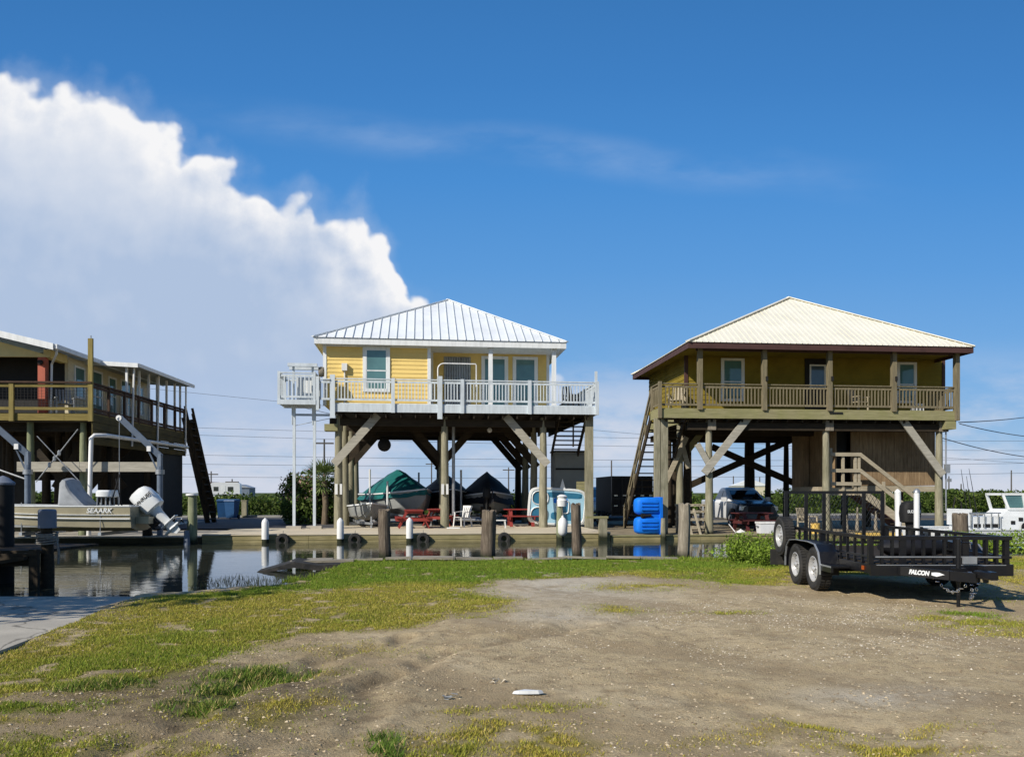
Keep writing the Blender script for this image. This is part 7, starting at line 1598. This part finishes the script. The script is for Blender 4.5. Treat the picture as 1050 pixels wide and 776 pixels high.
# wheels
def wheel(x, y, z, s_, name='wheel'):
    w_ = mesh_obj(name, MB(), None, tl); me = MB().lathe([(.205, -.085), (.25, -.105), (.315, -.108), (.342, -.088), (.352, -.05), (.354, 0), (.352, .05), (.342, .088), (.315, .108), (.25, .105), (.205, .085)], (x, y, z), 40, 'X', ring_only=True)
    for k in range(40):
        a = 2*math.pi*k/40; 
        for u in (-1, 1): me.box((x + u*.05, y + .352*math.cos(a), z + .352*math.sin(a)), (.075, .022, .034), M=Matrix.Rotation(a, 3, 'X'))
    mesh_obj('tyre', me, M['rubber'], w_, smooth=35)
    rm = MB(); rm.lathe([(.206, -.08), (.215, -.095), (.200, -.098), (.188, -.06), (.188, .06), (.2, .098), (.215, .095), (.206, .08)], (x, y, z), 32, 'X', ring_only=True)
    o = s_*.045; rm.lathe([(.188, -.012), (.16, -.002), (.07, .02), (.07, .012), (.16, -.012), (.188, -.02)] if s_ > 0 else [(.188, .012), (.16, .002), (.07, -.02), (.07, -.012), (.16, .012), (.188, .02)], (x + o, y, z), 32, 'X', ring_only=True)
    for k in range(5):
        a = 2*math.pi*k/5 + .3; rm.lathe([(.002, -.0), (.012, 0), (.012, s_*.025), (.002, s_*.028)], (x + o + s_*.012, y + .058*math.cos(a), z + .058*math.sin(a)), 8, 'X')
    rm.lathe([(.002, -.0), (.045, 0), (.042, s_*.05), (.02, s_*.065), (.002, s_*.066)], (x + o, y, z), 14, 'X'); mesh_obj('rim', rm, M['rim'], w_, smooth=35)
    hl_ = MB()
    for k in range(8): a = 2*math.pi*k/8; hl_.lathe([(.002, 0), (.020, 0), (.020, s_*.003), (.002, s_*.003)], (x + o + s_*.002, y + .128*math.cos(a), z + .128*math.sin(a)), 10, 'X')
    mesh_obj('rim_holes', hl_, M['dark'], w_)
    # the wheel itself: axle hub disc
    hub = MB().lathe([(.01, -.02), (.10, -.02), (.10, .02), (.01, .02)], (x - s_*.03, y, z), 18, 'X'); w_.data = bpy.data.meshes.new(name); w_.data.from_pydata(hub.v, [], hub.f); w_.data.materials.append(M['dark'])
    return w_
WX = HW_ + .21
for s_ in (-1, 1):
    for y in (-.44, .44): wheel(s_*WX, y, .352, s_)
for s_ in (-1, 1):
    mb = MB(); x0, x1 = s_*(HW_ + .035), s_*(HW_ + .34); prof = []
    for a in range(180, 89, -15): prof.append((.44 + .02 + .40*-math.cos(R(a))*1.0, .40 + .40*math.sin(R(a))))
    top = [(.44 + .42, .30), (.44 + .42, .46), (.44 + .34, .66), (.44 + .18, .775), (.3, .80), (-.3, .80), (-.44 - .18, .775), (-.44 - .34, .66), (-.44 - .42, .46), (-.44 - .42, .30)]
    for (a, b), (c_, d_) in zip(top[:-1], top[1:]): mb.add([(x0, a, b), (x1, a, b), (x1, c_, d_), (x0, c_, d_), (x0, a, b - .012), (x1, a, b - .012), (x1, c_, d_ - .012), (x0, c_, d_ - .012)], [(0, 1, 2, 3), (4, 7, 6, 5), (1, 5, 6, 2), (0, 3, 7, 4)])
    mb.add([(x0 + s_*.002, a, b) for a, b in top] + [(x0 + s_*.002, .62, .28), (x0 + s_*.002, -.62, .28)], [tuple(range(len(top)))])
    f_ = mesh_obj('fender', mb, TR, tl)
    mb = MB()
    for (a, b), (c_, d_) in zip(top[:-1], top[1:]): mb.beam((x1 + s_*.004, a, b), (x1 + s_*.004, c_, d_), .012, .028, (1, 0, 0))
    mesh_obj('fender_lit_edge', mb, M['steel'], f_)  # pale strip paints the sunlit edge of the black fender
    mb = MB(); mb.bx(s_*(HW_ + .035), s_*(HW_ + .33), -1.30, -.875, .445, .475); mb.bx(s_*(HW_ + .3), s_*(HW_ + .334), -1.31, -.875, .37, .444); mesh_obj('step', mb, TR, f_)
    mb = MB(); mb.bx(s_*(HW_ + .335), s_*(HW_ + .339), -1.31, -.875, .448, .474); mesh_obj('step_edge', mb, M['steel'], f_)
    mb = MB(); mb.bx(s_*(HW_ + .032), s_*(HW_ + .05), YF + .17, YF + .23, BZ - .09, BZ - .03); mesh_obj('marker_light', mb, M['orange'], tl)
for y in (-.44, .44): mb = MB(); mb.tube((-WX + .1, y, .352), (WX - .1, y, .352), .035, n=8); mesh_obj('axle', mb, TR, tl)
mb = MB()
for s_ in (-1, 1):
    for y in (-.44, .44): mb.bx(s_*.85 - .03, s_*.85 + .03, y - .3, y + .3, .41, .44)
mesh_obj('leaf_spring', mb, TR, tl)
# spare wheel on the left rail near the rear
sp_ = wheel(-HW_ - .16, YR - .48, .80, -1, 'spare_wheel')
mb = MB(); mb.bx(-HW_ - .12, -HW_ - .03, YR - .56, YR - .40, .5, .9); mesh_obj('spare_bracket', mb, TR, tl)
mb = MB(); mb.bx(-HW_ - .32, -HW_ - .04, YR - .15, YR - .13, .22, .52); mesh_obj('mud_flap', mb, M['rubber'], tl)
for s_ in (-1, 1): mb = MB(); mb.box((s_*(HW_ - .1), YR + .035, BZ - .07), (.14, .06, .09)); mesh_obj('tail_lamp', mb, M['red'], tl)
# A-frame tongue, coupler, jack, chains, name plate
TY = YF - 1.15; tz = BZ - .06
for s_ in (-1, 1): mb = MB(); mb.beam((s_*.78, YF + .3, tz - .02), (s_*.06, TY + .05, tz - .02), .06, .13); mesh_obj('tongue_beam', mb, TR, tl)
mb = MB(); mb.loft([rrect(0, .07, .07, -.05, .05, .02), rrect(.25, .075, .07, -.05, .06, .02), rrect(.36, .055, .05, -.05, .055, .02)]); mb.v = [(y, TY + .12 - x, tz + .03 + z) for x, y, z in mb.v]; mb.box((0, TY + .02, tz + .12), (.05, .16, .06)); mesh_obj('coupler', mb, TR, tl)
jx, jy = -.04, YF - .60
mb = MB(); mb.tube((jx, jy, .36), (jx, jy, .98), .032, n=12); mb.box((jx, jy, .55), (.16, .12, .04)); mb.tube((jx, jy, .92), (jx + .16, jy, .92), .012, n=6); mb.tube((jx + .16, jy, .92), (jx + .16, jy - .02, .84), .012, n=6); jk = mesh_obj('jack', mb, TR, tl, smooth=40)
mb = MB(); mb.tube((jx, jy, .015), (jx, jy, .37), .024, n=10); mb.lathe([(.02, .0), (.09, .0), (.09, .012), (.03, .02)], (jx, jy, 0), 14); mesh_obj('jack_foot', mb, M['steel'] if False else TR, jk, smooth=40)
for k, (x0, x1) in enumerate(((-.30, -.02), (.26, .02))):
    mb = MB()
    for i in range(14):
        t = i/13; q = Vector((x0 + (x1 - x0)*t + .04*math.sin(k + 6*t), YF - .28 - .72*t, tz - .02 - .30*4*t*(1 - t)*(.8 + .3*k))); ang = R(90) if i % 2 else 0
        pts = [q + Vector((.022*math.cos(a)*math.cos(ang), .030*math.sin(a), .022*math.cos(a)*math.sin(ang) - .0)) for a in [2*math.pi*j/8 for j in range(9)]]; mb.path(pts, .006, 5, False)
    mesh_obj('safety_chain', mb, M['chrome'], tl, smooth=60)
pa_, pb_2 = Vector((-.78, YF + .3, tz - .02)), Vector((-.06, TY + .05, tz - .02)); dv = (pb_2 - pa_).normalized(); nv = dv.cross(Vector((0, 0, 1))).normalized()
if nv.x > 0: nv = -nv
PM = Matrix((( dv.x, 0, nv.x, 0), (dv.y, 0, nv.y, 0), (0, 1, 0, 0), (0, 0, 0, 1)))     # plate axes: along the beam, up, outward
def onbeam(a, dz, out): q = pa_ + dv*a + nv*out; return Vector((q.x, q.y, tz - .02 + dz))
mb = MB(); mb.beam(onbeam(.44, .0, .036), onbeam(1.20, .0, .036), .010, .125); npl = mesh_obj('name_plate', mb, M['dark'], tl)
text_mesh('FALCON', .085, Matrix.Translation(onbeam(.74, .0, .0425)) @ PM, M['white'], npl, 'lettering', .002, .005, .95, .25)
mb = MB(); e_ = [(.0, -.02), (.08, -.035), (.16, -.005), (.20, .008), (.16, .02), (.12, .034), (.07, .034), (.0, .025)]
mb.add([onbeam(.94 + a, b*.85, .0445) for a, b in e_], [tuple(range(8))]); mesh_obj('bird_emblem', mb, M['white'], npl)
mb = MB(); mb.bx(.30, .50, YF - .10, YF - .065, BZ + .02, BZ + .13); mesh_obj('winch_plate', mb, M['steel'], tl)
# dark wrapped bundle in the bed
p = Vector((6.38, 12.75, BZ + .03)); mb = MB(); rings = []; rr = random.Random(6)
for x in np.linspace(-.55, .55, 9): q = (1 - (abs(x)/.62)**3); rings.append([Vector((x, .28*q*math.cos(a)*(1 + .12*rr.random()), .17 + .17*q*math.sin(a)*(1 + .2*rr.random()))) for a in [2*math.pi*k/14 for k in range(14)]])
mb.loft(rings); solo('tarp_bundle', mb, M['tarp_black'], 'dark rolled tarpaulin bundle lying in the trailer bed', 'bundle', p, .15, None, 40)

# ------------------------------------------------------------------ litter on the dirt
p = ground(541, 710.5, .01); mb = MB(); ring = []; rr = random.Random(4); pts = []
outl = [(-.125, .0), (-.11, .03), (-.02, .055), (.06, .045), (.125, .03), (.13, -.005), (.09, -.03), (.0, -.028), (-.08, -.02)]
top_ = [(x*.9, y*.9 + .0, .016 + .014*rr.random()) for x, y in outl]
mb.add([(x, y, .0) for x, y in outl] + top_ + [(0, .01, .028)], [(i, (i+1) % 9, 9 + (i+1) % 9, 9 + i) for i in range(9)] + [(9 + i, 9 + (i+1) % 9, 18) for i in range(9)]); solo('foam_scrap', mb, M['white'], 'flattened white scrap of foam on the dirt', 'litter', p, .1)
for k, (px, py, col, lab) in enumerate(((460, 716, 'hull_grey', 'crumpled grey and dark wrapper on the dirt left of the white scrap'), (510, 700, 'concrete', 'small pale broken shell cluster just above the white scrap'))):
    p = ground(px, py, .0); mb = MB(); rr = random.Random(20 + k)
    for j in range(7):
        c_ = Vector(((rr.random() - .5)*.10, (rr.random() - .5)*.12, .012 + .012*rr.random())); q = [c_ + Vector(((rr.random() - .5)*.07, (rr.random() - .5)*.07, (rr.random() - .3)*.03)) for _ in range(4)]; mb.add(q, [(0, 1, 2), (0, 2, 3), (0, 3, 1), (1, 3, 2)])
    solo('wrapper' if k == 0 else 'shell_cluster', mb, M[col], lab, 'litter' if k == 0 else 'shells', p)
